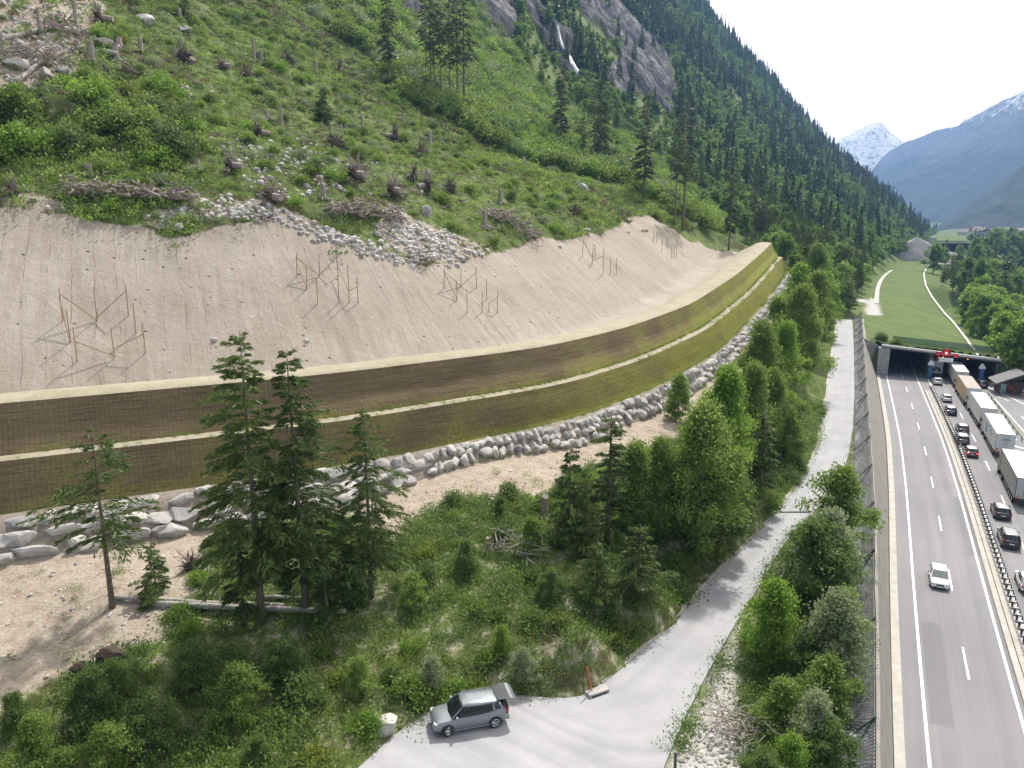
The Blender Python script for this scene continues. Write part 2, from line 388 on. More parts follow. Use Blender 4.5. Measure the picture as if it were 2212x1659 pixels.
# hillside by contour lines along the valley (distance from the valley axis, height)
SPUR = lambda v: float(np.interp(v, [0, 30, 60, 112, 170, 235, 300, 380, 450, 520, 600, 700, 1500], [8, 14, 46, 88, 137, 207, 283, 366, 440, 515, 590, 640, 760]))
def side(v, z, u):
    t = min(1, max(0, (u-200)/900.)); t = t*t*(3-2*t); zz_ = z*(1-t)+SPUR(v)*t
    k = min(1, max(0, (u-1330-.12*v)/380.)); return zz_*(1-.85*k*k*(3-2*k))+10*k
for v, z, a, u0 in ((112, 54, 1.3, -140), (170, 95, 2.5, -260), (235, 152, 5, -330), (300, 222, 8, -400), (380, 318, 11, -500), (450, 408, 12, -500), (520, 500, 12, -500), (600, 588, 12, -500), (700, 630, 10, -500), (1500, 700, 8, -500)):
    add(np.array([uv2(u, v, side(v, z+(0 if v > 200 or u > 60 else (u-60)*.02), u)) for u in np.arange(u0, 3300, 20)]), a, 20)
for v, z, a, u0 in ((30, 11, .8, 300), (60, 26, 1.5, 262), (85, 41, 1.5, 262)):
    add(np.array([uv2(u, v, side(v, z, u)) for u in np.arange(u0, 3300, 20)]), a, 20)
add(np.array([[82, 222, 24.5], [92, 240, 22], [112, 262, 19], [135, 300, 18]]), .4, 4)
add(np.array([[96, 222, 12.5], [103, 240, 10.5], [116, 252, 9.3], [135, 285, 10], [160, 330, 10.5]]), .2, 4)
pts.append(np.array([[-1500, -60, 500, 0], [-700, -60, 300, 0], [-300, -60, 90, 0], [-120, -60, 12, 0], [0, -60, 5, 0], [60, -60, -.5, 0], [600, -60, 0, 0], [5000, -60, 500, 0], [5000, 6000, 300, 0], [-3000, 6000, 900, 0], [-3000, 1000, 900, 0]], float))
PT = np.vstack(pts)
res = delaunay_2d_cdt([Vector((p[0], p[1])) for p in PT], [], [], 0, .05)
vo, fo, orig = res[0], res[2], res[3]
pz = np.array([PT[o[0], 2] if o else 0 for o in orig]); pa = np.array([PT[o[0], 3] if o else 0 for o in orig])
BVz = BVHTree.FromPolygons([(v.x, v.y, float(z)) for v, z in zip(vo, pz)], fo)
BVa = BVHTree.FromPolygons([(v.x, v.y, float(a)) for v, a in zip(vo, pa)], fo)
_dn = Vector((0, 0, -1))
def tin(x, y):
    z = np.zeros(len(x)); a = np.zeros(len(x))
    for i, (p, q) in enumerate(zip(x.tolist(), y.tolist())):
        h = BVz.ray_cast(Vector((p, q, 9000)), _dn)[0]
        if h is not None:
            z[i] = h.z; k = BVa.ray_cast(Vector((p, q, 9000)), _dn)[0]; a[i] = k.z if k is not None else 0
    return z, a
def height(x, y):
    x = np.atleast_1d(np.asarray(x, float)); y = np.atleast_1d(np.asarray(y, float)); z, a = tin(x, y)
    n = np.where(a > 3, fbm(x, y, 130, 5)*1.9+fbm(x, y, 30, 3, 9)*.35, np.where(a > .9, fbm(x, y, 22, 5, 3)*1.5, fbm(x, y, 3.5, 4, 5)))
    n2_ = fbm(x, y, 22, 5, 3)*1.5; n3 = fbm(x, y, 130, 5)*1.9+fbm(x, y, 30, 3, 9)*.35; n1 = fbm(x, y, 3.5, 4, 5)
    k1 = np.clip((a-.5)/.6, 0, 1); k2 = np.clip((a-2)/3, 0, 1)
    n = (n1*(1-k1)+n2_*k1)*(1-k2)+n3*k2
    return z+a*n

def axis(lo, hi, step, lo2, hi2, g):
    a = list(np.arange(lo, hi, step)); s = step; x = a[-1]
    while x < hi2: s *= g; x += s; a.append(x)
    s = step; x = a[0]
    while x > lo2: s *= g; x -= s; a.insert(0, x)
    return np.array(a)
gx = axis(-80, 122, .8, -1100, 1900, 1.022); gy = axis(26, 262, .8, -20, 3000, 1.017)
GX, GY = np.meshgrid(gx, gy); gxf, gyf = GX.ravel(), GY.ravel()
gz = height(gxf, gyf); nx_, ny_ = len(gx), len(gy)
TV = np.column_stack([gxf, gyf, gz])
I = np.arange(nx_*ny_).reshape(ny_, nx_)
TF = np.stack([I[:-1, :-1], I[:-1, 1:], I[1:, 1:], I[1:, :-1]], -1).reshape(-1, 4)
print('terrain verts', len(TV), 'toe length', TS[-1])
ts, tq = toe_sq(gxf, gyf)
ppx, ppy, pZ = PX(gxf, gyf, gz)

def inpoly(x, y, P):
    P = np.asarray(P, float); c = np.zeros(x.shape, bool); j = len(P)-1
    for i in range(len(P)):
        xi, yi = P[i]; xj, yj = P[j]
        k = ((yi > y) != (yj > y)) & (x < (xj-xi)*(y-yi)/(yj-yi+1e-12)+xi); c ^= k; j = i
    return c
# land cover, by where each kind of ground lies
SOIL = [(-900, 470), (0, 450), (90, 452), (150, 462), (240, 480), (330, 492), (350, 512), (385, 520), (440, 505), (470, 488), (560, 476), (650, 480), (720, 505), (800, 530), (900, 570), (975, 575), (1050, 555), (1150, 523), (1250, 505),
        (1320, 500), (1345, 485), (1390, 465), (1440, 475), (1500, 515), (1560, 545), (1625, 560), (1700, 700), (1500, 1300), (-900, 1300)]
ROCKS = [[(855, 0), (905, 8), (925, 40), (905, 78), (880, 58), (860, 30)], [(1010, -5), (1095, -5), (1122, 60), (1108, 100), (1080, 88), (1040, 52)],
         [(1120, -5), (1170, 15), (1205, 55), (1235, 110), (1262, 190), (1240, 178), (1200, 132), (1172, 92), (1150, 50)],
         [(1240, -5), (1330, -5), (1375, 45), (1425, 85), (1455, 140), (1468, 205), (1450, 262), (1420, 240), (1380, 212), (1338, 212), (1308, 160), (1325, 120), (1295, 70), (1262, 60)]]
jx = fbm(gxf, gyf, 6, 4, 21)*14; jy = fbm(gxf, gyf, 6, 4, 33)*14
pxj, pyj = ppx+jx*np.clip(pZ/90, .4, 2), ppy+jy*np.clip(pZ/90, .4, 2)
near = (pZ > 5) & (pZ < 330)
soil = near & (tq > -1) & (tq < 60) & inpoly(pxj, pyj, SOIL)
rk = np.zeros(len(TV), bool)
far = (pZ > 150) & (tq > 30)
jr = fbm(gxf, gyf, 40, 4, 51)*26; jr2 = fbm(gxf, gyf, 40, 4, 61)*26
for Pk in ROCKS: rk |= far & inpoly(ppx+jr, ppy+jr2, Pk)
# bare, gravelly ground below the boulder wall and around the works
BARE = [(-600, 1100), (0, 1180), (430, 1060), (900, 960), (1270, 880), (1500, 800), (1660, 640), (1700, 560), (1700, 690), (1660, 760), (1560, 870), (1460, 940), (1390, 975), (1240, 1010), (1175, 1080), (1000, 1075), (905, 1110), (850, 1180), (760, 1120), (640, 1110), (470, 1150), (430, 1240), (380, 1310),
        (360, 1370), (250, 1420), (180, 1440), (60, 1490), (-20, 1560), (-600, 1700)]
bare = near & (tq < 2) & inpoly(pxj, pyj, BARE)
GRAV = [(1640, 1270), (1600, 1340), (1560, 1430), (1500, 1560), (1440, 1700), (1620, 1700), (1600, 1560), (1590, 1450), (1610, 1350)]
grav = near & inpoly(pxj, pyj, GRAV)
TOPG = [(0, 0), (230, 0), (215, 60), (190, 110), (170, 160), (60, 190), (-200, 210), (-200, 0)]
topg = (tq > 20) & (pZ < 300) & inpoly(pxj, pyj, TOPG) & (fbm(gxf, gyf, 7, 4, 77) > -.25)
RUB = [[(420, 425), (560, 430), (640, 470), (740, 505), (860, 545), (840, 560), (700, 515), (600, 480), (470, 470), (330, 490), (300, 470)], [(0, 410), (100, 415), (160, 455), (60, 452), (0, 440)],
       [(840, 440), (905, 480), (960, 500), (1010, 520), (1060, 545), (980, 575), (910, 570), (860, 540), (800, 505)]]
rub = np.zeros(len(TV), bool)
for Pk in RUB: rub |= near & (tq > 15) & (tq < 90) & inpoly(pxj, pyj, Pk)
rub &= fbm(gxf, gyf, 3, 3, 81) > -.35
track = [(1880, 645), (1868, 668), (1872, 680), (1905, 682), (1896, 655), (1892, 645)]
trk = (pZ > 150) & (tq < 20) & (inpoly(ppx, ppy, track) | inpoly(ppx, ppy, [(1835, 640), (1875, 648), (1875, 656), (1835, 647)]))
# rugged relief of the cliffs
rid = (1-np.abs(fbm(gxf+gz*.5, gyf, 34, 5, 71)))**2*16-8+fbm(gxf, gyf, 9, 3, 72)*4; rw_ = rk.reshape(ny_, nx_).astype(float)
for _ in range(3): rw_[1:-1, 1:-1] = (rw_[1:-1, 1:-1]*2+rw_[:-2, 1:-1]+rw_[2:, 1:-1]+rw_[1:-1, :-2]+rw_[1:-1, 2:])/6
gz = gz+rid*rw_.ravel(); TV[:, 2] = gz
attrs = dict(s=ts, q=tq, bare=(bare | rub | (topg)).astype(float), grav=(grav | trk).astype(float), rock=rk.astype(float))
# a soft edge: average the masks with the neighbours
def soft(a):
    G = a.reshape(ny_, nx_).astype(float); H = G.copy(); H[1:-1, 1:-1] = (G[1:-1, 1:-1]*2+G[:-2, 1:-1]+G[2:, 1:-1]+G[1:-1, :-2]+G[1:-1, 2:])/6; return H.ravel()
attrs['bare'] = np.maximum(soft(soft(attrs['bare'])), np.where((tq < -4) & near & (gxf < 60) & (gyf < 112), .40, np.where((tq > 15) & (pZ < 260) & near, .28, 0))); attrs['rock'] = soft(attrs['rock']); attrs['soilw'] = soft(soft(soft(soil.astype(float)))); attrs['grav'] = soft(attrs['grav'])
meadow = inpoly(ppx, ppy, [(1860, 700), (1868, 640), (1890, 600), (1920, 560), (2020, 560), (2150, 790), (1890, 745)]) & (tq < 10) & (pZ > 150)
attrs['meadow'] = soft(meadow.astype(float))

# --- ground material: grass, bare soil, gravel, cliff rock, and the erosion-control mat with strips running down the slope
m, t, b = newmat('hillside_ground'); geo = N(t, 'ShaderNodeNewGeometry').outputs['Position']
n1 = noise(t, .9, 8, .7, geo); n2 = noise(t, .09, 4, .6, geo); n3 = noise(t, 4.5, 6, .7, geo)
gf = mathn(t, 'ADD', mathn(t, 'MULTIPLY', n1, .6), mathn(t, 'MULTIPLY', n2, .4))
grass = ramp(t, [(.37, (.070, .058, .036)), (.43, (.085, .090, .036)), (.50, (.095, .135, .038)), (.57, (.135, .185, .052)), (.64, (.20, .215, .085)), (.71, (.30, .265, .17))], gf)
dirtc = ramp(t, [(.3, (.15, .115, .085)), (.45, (.30, .25, .19)), (.6, (.42, .375, .31)), (.75, (.52, .49, .43))], mathn(t, 'ADD', mathn(t, 'MULTIPLY', n3, .55), mathn(t, 'MULTIPLY', n1, .45)))
gravc = ramp(t, [(.3, (.26, .26, .25)), (.5, (.42, .41, .39)), (.7, (.56, .54, .50))], n3)
vs = N(t, 'ShaderNodeVectorMath', operation='MULTIPLY'); vs.inputs[1].default_value = (.10, .10, .025); t.links.new(geo, vs.inputs[0])
nr = noise(t, 1.0, 9, .7, vs.outputs[0], .8)
rockc = ramp(t, [(.36, (.028, .027, .032)), (.46, (.085, .082, .092)), (.54, (.16, .155, .165)), (.62, (.30, .29, .28)), (.72, (.48, .46, .43))], nr)
mow = N(t, 'ShaderNodeMapping'); mow.inputs['Rotation'].default_value = (0, 0, R(31)); mow.inputs['Scale'].default_value = (3.0, .5, 1); t.links.new(geo, mow.inputs['Vector'])
meadc = ramp(t, [(.3, (.062, .092, .030)), (.45, (.088, .130, .040)), (.58, (.118, .155, .050)), (.72, (.17, .175, .075))], mathn(t, 'ADD', mathn(t, 'MULTIPLY', noise(t, .10, 6, .7, mow.outputs[0]), .7), mathn(t, 'MULTIPLY', n1, .3)))
c = mixc(t, attr(t, 'meadow'), grass.outputs[0], meadc.outputs[0])
bn = mapr(t, mathn(t, 'ADD', attr(t, 'bare'), mathn(t, 'MULTIPLY', mathn(t, 'SUBTRACT', n1, .5), 1.3)), .38, .62)
c = mixc(t, bn, c, dirtc.outputs[0]); c = mixc(t, attr(t, 'grav'), c, gravc.outputs[0])
rn = mapr(t, mathn(t, 'ADD', attr(t, 'rock'), mathn(t, 'MULTIPLY', mathn(t, 'SUBTRACT', nr, .5), .7)), .42, .58)
c = mixc(t, rn, c, rockc.outputs[0])
cx = N(t, 'ShaderNodeCombineXYZ'); sA = attr(t, 's'); qA = attr(t, 'q')
wob = mathn(t, 'MULTIPLY', mathn(t, 'SUBTRACT', n2, .5), 2.0)
s2 = mathn(t, 'ADD', sA, wob)
t.links.new(s2, cx.inputs[0]); t.links.new(mathn(t, 'MULTIPLY', qA, .16), cx.inputs[1])
streak = noise(t, .9, 6, .6, cx.outputs[0]); mid = noise(t, .35, 4, .65, geo)
fr = mathn(t, 'FRACT', mathn(t, 'MULTIPLY', s2, 1/2.3)); seam = mapr(t, mathn(t, 'ABSOLUTE', mathn(t, 'SUBTRACT', fr, .5)), .0, .025, 1, 0)
seam = mathn(t, 'MULTIPLY', seam, mapr(t, mid, .44, .58))
base = ramp(t, [(.34, (.245, .210, .168)), (.46, (.325, .284, .232)), (.54, (.372, .330, .276)), (.68, (.45, .41, .35))], mathn(t, 'ADD', mathn(t, 'MULTIPLY', streak, .35), mathn(t, 'ADD', mathn(t, 'MULTIPLY', n2, .35), mathn(t, 'MULTIPLY', n3, .3))))
e = mixc(t, mathn(t, 'MULTIPLY', seam, .6), base.outputs[0], (.14, .11, .08))
vo_ = N(t, 'ShaderNodeTexVoronoi'); vo_.inputs['Scale'].default_value = .6; t.links.new(geo, vo_.inputs['Vector'])
spot = mathn(t, 'MULTIPLY', mapr(t, vo_.outputs['Distance'], .04, .15, 1, 0), mapr(t, n2, .44, .52))
e = mixc(t, mathn(t, 'MULTIPLY', spot, .8), e, (.10, .08, .055))
sp2 = mathn(t, 'MULTIPLY', mapr(t, n3, .60, .68), mapr(t, mid, .48, .60))
e = mixc(t, mathn(t, 'MULTIPLY', sp2, .6), e, (.20, .18, .09)); e = mixc(t, mathn(t, 'MULTIPLY', mapr(t, n1, .62, .70), .5), e, (.55, .50, .43))
sw = mapr(t, mathn(t, 'ADD', attr(t, 'soilw'), mathn(t, 'MULTIPLY', mathn(t, 'SUBTRACT', n1, .5), .9)), .44, .56)
c = mixc(t, sw, c, e); t.links.new(c, b.inputs['Base Color']); b.inputs['Roughness'].default_value = .95
b.inputs['Specular IOR Level'].default_value = .15
hh = mathn(t, 'ADD', mathn(t, 'MULTIPLY', n3, .14), mathn(t, 'MULTIPLY', n1, .4))
hh = mathn(t, 'ADD', hh, mathn(t, 'MULTIPLY', mathn(t, 'MULTIPLY', nr, attr(t, 'rock')), 30))
hh = mathn(t, 'ADD', hh, mathn(t, 'MULTIPLY', sw, mathn(t, 'SUBTRACT', mathn(t, 'MULTIPLY', streak, .25), mathn(t, 'ADD', mathn(t, 'MULTIPLY', seam, .12), mathn(t, 'MULTIPLY', spot, .25)))))
bump(t, b, hh, .8, .55); M['ground'] = m

# split: faces inside the works slope become the mat, the rest hillside; the step at the gallery mouth is left open
fz = gz[TF]; fx = gxf[TF].mean(1); fy = gyf[TF].mean(1)
rel = np.stack([fx, fy], 1)-PL; along = rel@hdir; into = rel@fw
step_ = (fz.max(1)-fz.min(1) > 2.0) & (along > -1.2) & (along < 23.9) & (np.abs(into) < 2.2)
under = (along > -3.5) & (along < 45) & (into > -170) & (into < .6) & (fz.max(1) < -.3)      # below the carriageway sheets
fs = (soil[TF].sum(1) >= 2)
sub_ = None
def sub(name, sel, mat):
    f = TF[sel]; u, inv = np.unique(f, return_inverse=True)
    me = mesh_np(name, TV[u], inv.reshape(f.shape), [mat], {k: v[u] for k, v in attrs.items()}, smooth=True)
    o = link(name, me); tag(o, kind='structure'); return o
vis = ~step_
HILL = sub('hillside', vis & ~fs, M['ground']); SLOPE = sub('excavated_slope', vis & fs, M['ground'])
GB = BVHTree.FromPolygons([tuple(v) for v in TV.tolist()], TF[vis].tolist())
def G(px, py, dz=0.0):
    """where the line of sight through (px,py) meets the ground"""
    a = (px-1106)/FPX; bb = (py-829.5)/FPX
    d = Vector((a, Cp-bb*Sp, -(Sp+bb*Cp))).normalized()
    h = GB.ray_cast(Vector((0, 0, CAMH)), d)[0]
    return None if h is None else np.array([h.x, h.y, h.z+dz])
def gh(x, y): return float(height([x], [y])[0])
def tall(base, pytop):
    """height of an upright thing at base whose top shows at row pytop"""
    Y = base[1]; bb = (pytop-829.5)/FPX; k = (Sp+bb*Cp)/(Cp-bb*Sp)
    return CAMH-Y*k-base[2]
# ================================================================ ROADS
def asphalt(name, c0, c1, c2, sc_=.5, lanes=False):
    m, t, b = newmat(name); geo = N(t, 'ShaderNodeNewGeometry').outputs['Position']
    big = noise(t, .06*sc_*2, 5, .6, geo); fine = noise(t, 9, 4, .8, geo)
    f = mathn(t, 'ADD', mathn(t, 'MULTIPLY', big, .7), mathn(t, 'MULTIPLY', fine, .3))
    if lanes:      # wheel tracks and seams along the lanes (off attribute = metres across)
        cx = N(t, 'ShaderNodeCombineXYZ'); t.links.new(attr(t, 'off'), cx.inputs[0]); t.links.new(mathn(t, 'MULTIPLY', attr(t, 'along'), .02), cx.inputs[1])
        st = noise(t, 1.1, 5, .6, cx.outputs[0]); f = mathn(t, 'ADD', mathn(t, 'MULTIPLY', f, .6), mathn(t, 'MULTIPLY', st, .4))
        wt_ = mathn(t, 'SINE', mathn(t, 'MULTIPLY', attr(t, 'off'), 3.49)); f = mathn(t, 'ADD', f, mathn(t, 'MULTIPLY', wt_, .022))
    r = ramp(t, [(.35, c0), (.5, c1), (.65, c2)], f); col = r.outputs[0]
    t.links.new(col, b.inputs['Base Color']); b.inputs['Roughness'].default_value = .88; b.inputs['Specular IOR Level'].default_value = .3
    bump(t, b, fine, .25, .02); M[name] = m; return m
asphalt('motorway_asphalt', (.17, .17, .176), (.21, .21, .215), (.25, .248, .25), lanes=True)
asphalt('service_asphalt', (.265, .267, .277), (.32, .323, .333), (.375, .377, .388), sc_=3, lanes=True)
asphalt('concrete_strip', (.34, .32, .285), (.40, .38, .34), (.46, .44, .40), sc_=8)
asphalt('wall_concrete', (.20, .20, .175), (.26, .255, .225), (.32, .31, .28), sc_=5)
M['paint'] = simple('road_paint', (.78, .78, .76), .6, var=.08, scale=2)
M['concrete'] = simple('concrete', (.40, .385, .36), .85, var=.2, scale=1.2, bmp=.2)
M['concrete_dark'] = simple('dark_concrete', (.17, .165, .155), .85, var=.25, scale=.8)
M['concrete_pale'] = simple('pale_concrete', (.62, .61, .58), .8, var=.12, scale=1.0)
M['steel'] = simple('galvanised_steel', (.34, .36, .37), .45, .6, var=.2)
M['dark_steel'] = simple('dark_steel', (.06, .065, .07), .5, .5, var=.3)
M['black'] = simple('opening_shade_black', (.02, .02, .022), .7, var=.3)  # near-black stand-in for the shade inside openings

def ribbon(A, B, name, mat, z=None, parent=None, kind=None, off=None):
    """surface between two lines resampled to the same count"""
    n = max(len(A), len(B)); A = resample_n(A, n); B = resample_n(B, n); K = 4
    V = []; O = []; AL = []
    sA_ = np.concatenate([[0], np.cumsum(np.linalg.norm(np.diff(A[:, :2], axis=0), axis=1))])
    wd = np.linalg.norm(A[:, :2]-B[:, :2], axis=1)
    for k in range(K+1):
        P = A+(B-A)*k/K
        if z is not None: P = P.copy(); P[:, 2] = z
        V.append(P); O.append(wd*k/K+(off or 0)); AL.append(sA_)
    V = np.vstack(V); I_ = np.arange(n*(K+1)).reshape(K+1, n)
    F = np.stack([I_[:-1, :-1], I_[1:, :-1], I_[1:, 1:], I_[:-1, 1:]], -1).reshape(-1, 4)
    me = mesh_np(name, V, F, [mat], dict(off=np.concatenate(O), along=np.concatenate(AL)), smooth=True)
    o = link(name, me, parent); 
    if kind: tag(o, kind=kind)
    return o
def resample_n(P, n):
    P = np.asarray(P, float); s = np.concatenate([[0], np.cumsum(np.linalg.norm(np.diff(P[:, :2], axis=0), axis=1))]); t = np.linspace(0, s[-1], n)
    return np.stack([np.interp(t, s, P[:, k]) for k in range(3)], 1)

MW = ribbon(hw(-1.55), hw(23.5), 'motorway', M['motorway_asphalt'], 0.0, kind='structure')
_k = [(p[:2]-PL)@fw < 0.2 for p in hw(23.5)]; nk = int(sum(_k)); ribbon(hw(23.5)[:nk], hw(42)[:nk], 'lay_by', M['motorway_asphalt'], 0.0, parent=MW, off=24.85)
# painted lines of the motorway
def stripe(mb, off, w_, s0, s1, z=.008, line=None):
    L = hw(off) if line is None else line; Nn = normals2(L)
    ss = np.concatenate([[0], np.cumsum(np.linalg.norm(np.diff(L[:, :2], axis=0), axis=1))])
    t = np.linspace(s0, s1, max(2, int((s1-s0)/3)+1))
    P = np.stack([np.interp(t, ss, L[:, k]) for k in range(3)], 1); Q = np.stack([np.interp(t, ss, Nn[:, k]) for k in range(2)], 1)
    for i in range(len(t)-1):
        mb.poly([(*(P[i, :2]+Q[i]*w_/2), z+P[i, 2]), (*(P[i, :2]-Q[i]*w_/2), z+P[i, 2]), (*(P[i+1, :2]-Q[i+1]*w_/2), z+P[i+1, 2]), (*(P[i+1, :2]+Q[i+1]*w_/2), z+P[i+1, 2])])
LLN = len(LN)*1.0
def off_of(p):
    d = LN[:, :2]-p[:2]; i = np.argmin((d**2).sum(1)); return float(-(p[:2]-LN[i, :2])@NLN[i]), float(i)
OD = off_of(W(2028, 1115, 0))[0]; OR1 = off_of(W(2071, 1064, 0))[0]; OR2 = off_of(W(2111, 1064, 0))[0]; OD2 = off_of(W(2103, 945, 0))[0]
print('offsets', OD, OR1, OR2, OD2, [round(off_of(W(*p, 0))[0], 1) for p in [(2127,1659),(2006,1030),(1957,841),(2121,1207),(1980,810),(2000.6,813),(2052,925),(2043,831),(2176,1080)]])
mb = MB(); stripe(mb, 0, .22, 2, LLN-3); stripe(mb, OR1, .22, 2, LLN-3); stripe(mb, OR2, .22, 2, LLN-3)
s_d = [off_of(W(x, y, 0))[1] for x, y in [(2041,1170+25),(2056.5,1257),(2078,1369),(2028.5,1115)]]
for ref in (off_of(W(2031, 1132, 0))[1],):
    k = ref-18*12
    while k < LLN-10:
        if k > 2: stripe(mb, OD, .17, k, k+5.2)
        k += 16.4
ref = off_of(W(2103, 952, 0))[1]; k = ref-16.4*10
while k < LLN-6:
    if k > 2: stripe(mb, OD2, .17, k, k+5.0)
    k += 16.4
# hatched area and lane edge beyond the trucks
OE = OD2+4.3
stripe(mb, OE, .2, 60, 205)
for k in np.arange(120, 186, 5.5):
    a = np.array([*np.interp(k, range(len(LN)), LN[:, 0]-NLN[:, 0]*(OE+.4)).reshape(1), np.interp(k, range(len(LN)), LN[:, 1]-NLN[:, 1]*(OE+.4))])
    dd = np.array([.9045, -.4265])*1.0+np.array([-.4265, -.9045])*.9; dd /= np.linalg.norm(dd); wv = np.array([.4265, .9045])*.45
    L_ = 4.6*min(1, (187-k)/28+.12); e = a+dd*L_
    mb.poly([(*(a-wv), .008), (*(a+wv), .008), (*(e+wv), .008), (*(e-wv), .008)])
mb.build('lane_marking', M['paint'], MW)
# repaired patches in the asphalt
asphalt('patch_asphalt', (.15, .15, .155), (.175, .175, .18), (.20, .20, .205), lanes=True)
for o0, o1, s0, s1 in ((3.75, 6.9, 22, 52), (.35, 1.9, 84, 101), (OR2+.6, OR2+3.2, 95, 112), (5.6, 7.2, 118, 139)):
    A = hw(o0, .004)[s0:s1]; B = hw(o1, .004)[s0:s1]; ribbon(A, B, 'repair_patch', M['patch_asphalt'], parent=MW, off=o0)
# right side: slip road edges with a grass strip and guard rail
OG = OE+5.0
print('grass strip off', [round(off_of(W(*p, 0))[0], 1) for p in [(2137,860),(2180,940),(2212,1000),(2150,870)]], 'suv', off_of(W(2117,841,0)))

M['rail_grey'] = simple('weathered_rail', (.16, .155, .145), .7, .2, var=.3)
# median: concrete kerb with a steel barrier on posts
MED = tag(empty('median_barrier', (*hw((OR1+OR2)/2)[60, :2], 0)), 'long steel guard barrier on T-shaped posts between the two carriageways', 'crash barrier')
base0 = np.array(MED.location)
def strip_box(mb, o0, o1, z0, z1, s0, s1, org=(0, 0, 0), step=3):
    A = hw(o0)[s0:s1:step]; B = hw(o1)[s0:s1:step]; org = np.asarray(org)
    secs = [np.array([[*a[:2], z0], [*b_[:2], z0], [*b_[:2], z1], [*a[:2], z1]])-org for a, b_ in zip(A, B)]
    return mb.loft(secs)
S1 = off_of(W(1999, 838, 0))[1]
mb = MB(); strip_box(mb, OR1+.45, OR1+.95, 0, .22, 5, int(S1), base0); strip_box(mb, OR1+1.0, OR1+1.55, 0, .3, 5, int(S1), base0); mb.build('kerb', M['concrete_strip'], MED)
om = (OR1+.95+OR2)/2+.25
mb = MB(); strip_box(mb, OR1+1.6, OR2-.2, 0, .05, 5, int(S1), base0); mb.build('median_base', M['concrete'], MED)
for side, nm in ((-.42, 'rail'), (.42, 'rail')):
    mb = MB(); strip_box(mb, om+side-.03, om+side+.03, .60, .70, 5, int(S1), base0); mb.build(nm, M['rail_grey'], MED)
allp = np.arange(8, S1, 1.35); sel = allp[-100:] if False else allp
vis_s = [k for k in allp if k > 44][:100]; rest = [k for k in allp if k > 44][100:]
pm = MB(); pm.box((0, 0, .33), (.16, .16, .66)); pm.box((0, 0, .62), (.95, .16, .12)); pm.box((.42, 0, .42), (.1, .1, .4)); pm.box((-.42, 0, .1), (.5, .12, .10)); pme = pm.mesh('post', M['dark_steel'])
def hwp(off, s):
    x = np.interp(s, range(len(LN)), LN[:, 0]-NLN[:, 0]*off); y = np.interp(s, range(len(LN)), LN[:, 1]-NLN[:, 1]*off); i = int(s)
    return np.array([x, y, 0.0]), math.atan2(-NLN[i, 1], -NLN[i, 0])
for k in vis_s:
    p, a = hwp(om, k); o = link('post', pme, MED, p-base0, a)
mb = MB()
for k in rest:
    p, a = hwp(om, k); c_, s_ = math.cos(a), math.sin(a); mb.box(p-base0+[0, 0, .33], (.10, .10, .66)); mb.box(p-base0+[0, 0, .62], (.95, .1, .12), [[c_, -s_, 0], [s_, c_, 0], [0, 0, 1]])
tag(mb.build('post', M['dark_steel'], MED), kind='stuff')

# retaining wall on the left of the motorway, with a ledge and a kerb strip
WALLO = tag(empty('retaining_wall', (*WT[5, :2], 0)), 'long pale concrete retaining wall between the motorway and the service road', 'wall')
wb0 = np.array(WALLO.location)
foot = hw(-2.15); wtr = resample(WT, 1.0)
Nw = normals2(wtr)
Ftp = []; Fbt = []
for i, p in enumerate(wtr):          # wall foot straight below, battered
    d = ((foot[:, :2]-p[:2])**2).sum(1); j = int(np.argmin(d)); 
    if (p[:2]-PL)@fw < .5: Ftp.append(p); Fbt.append([*foot[j, :2], 0])
    else:
        zt = 7.3; q_ = PL+fw*((p[:2]-PL)@fw)-hdir*.9; Ftp.append(p); Fbt.append([q_[0], q_[1], min(p[2]-.3, 7.2)])
Ftp = np.array(Ftp); Fbt = np.array(Fbt)
secs = []
for a, b_, n_ in zip(Ftp, Fbt, normals2(Ftp)):
    secs.append(np.array([[*b_[:2], b_[2]-.3], [*a[:2], a[2]+.12], [*(a[:2]+n_*.4), a[2]+.12], [*(a[:2]+n_*.4), a[2]-.8]])-wb0)
mb = MB(); mb.loft(secs); mb.build('wall_face', M['wall_concrete'], WALLO)
mb = MB(); n0 = int(off_of(np.array([*PL, 0]))[1]); strip_box(mb, -2.2, -1.5, 0, .18, 3, n0-1, wb0, 2); kb = mb.build('kerb', M['concrete_strip'], WALLO)
secs = [np.array([[*(a[:2]+n_*.4), a[2]+.02], [*(a[:2]+n_*2.3), a[2]+.06]])-wb0 for a, n_ in zip(Ftp, normals2(Ftp))]
mb = MB(); mb.loft(secs, closed=False, cap=False); mb.build('ledge', simple('ledge_concrete', (.26, .255, .245), .9, var=.45, scale=1.3, bmp=.5), WALLO)

# rockfall fence on the wall: leaning posts, dark cable net
RF = tag(empty('rockfall_fence', (*WT[5, :2], 7)), 'dark cable net fence with leaning steel posts along the top of the retaining wall', 'fence')
rf0 = np.array(RF.location)
m, t, b = newmat('cable_net'); geo = N(t, 'ShaderNodeNewGeometry').outputs['Position']
b.inputs['Base Color'].default_value = (.10, .115, .12, 1); b.inputs['Roughness'].default_value = .6
wv_ = N(t, 'ShaderNodeUVMap'); sx = N(t, 'ShaderNodeSeparateXYZ'); t.links.new(geo, sx.inputs[0])
al = attr(t, 'al'); up = attr(t, 'up')
d1 = mathn(t, 'FRACT', mathn(t, 'MULTIPLY', mathn(t, 'ADD', al, up), 3.3)); d2 = mathn(t, 'FRACT', mathn(t, 'MULTIPLY', mathn(t, 'SUBTRACT', al, up), 3.3))
op = mathn(t, 'MAXIMUM', mathn(t, 'LESS_THAN', d1, .42), mathn(t, 'LESS_THAN', d2, .42))
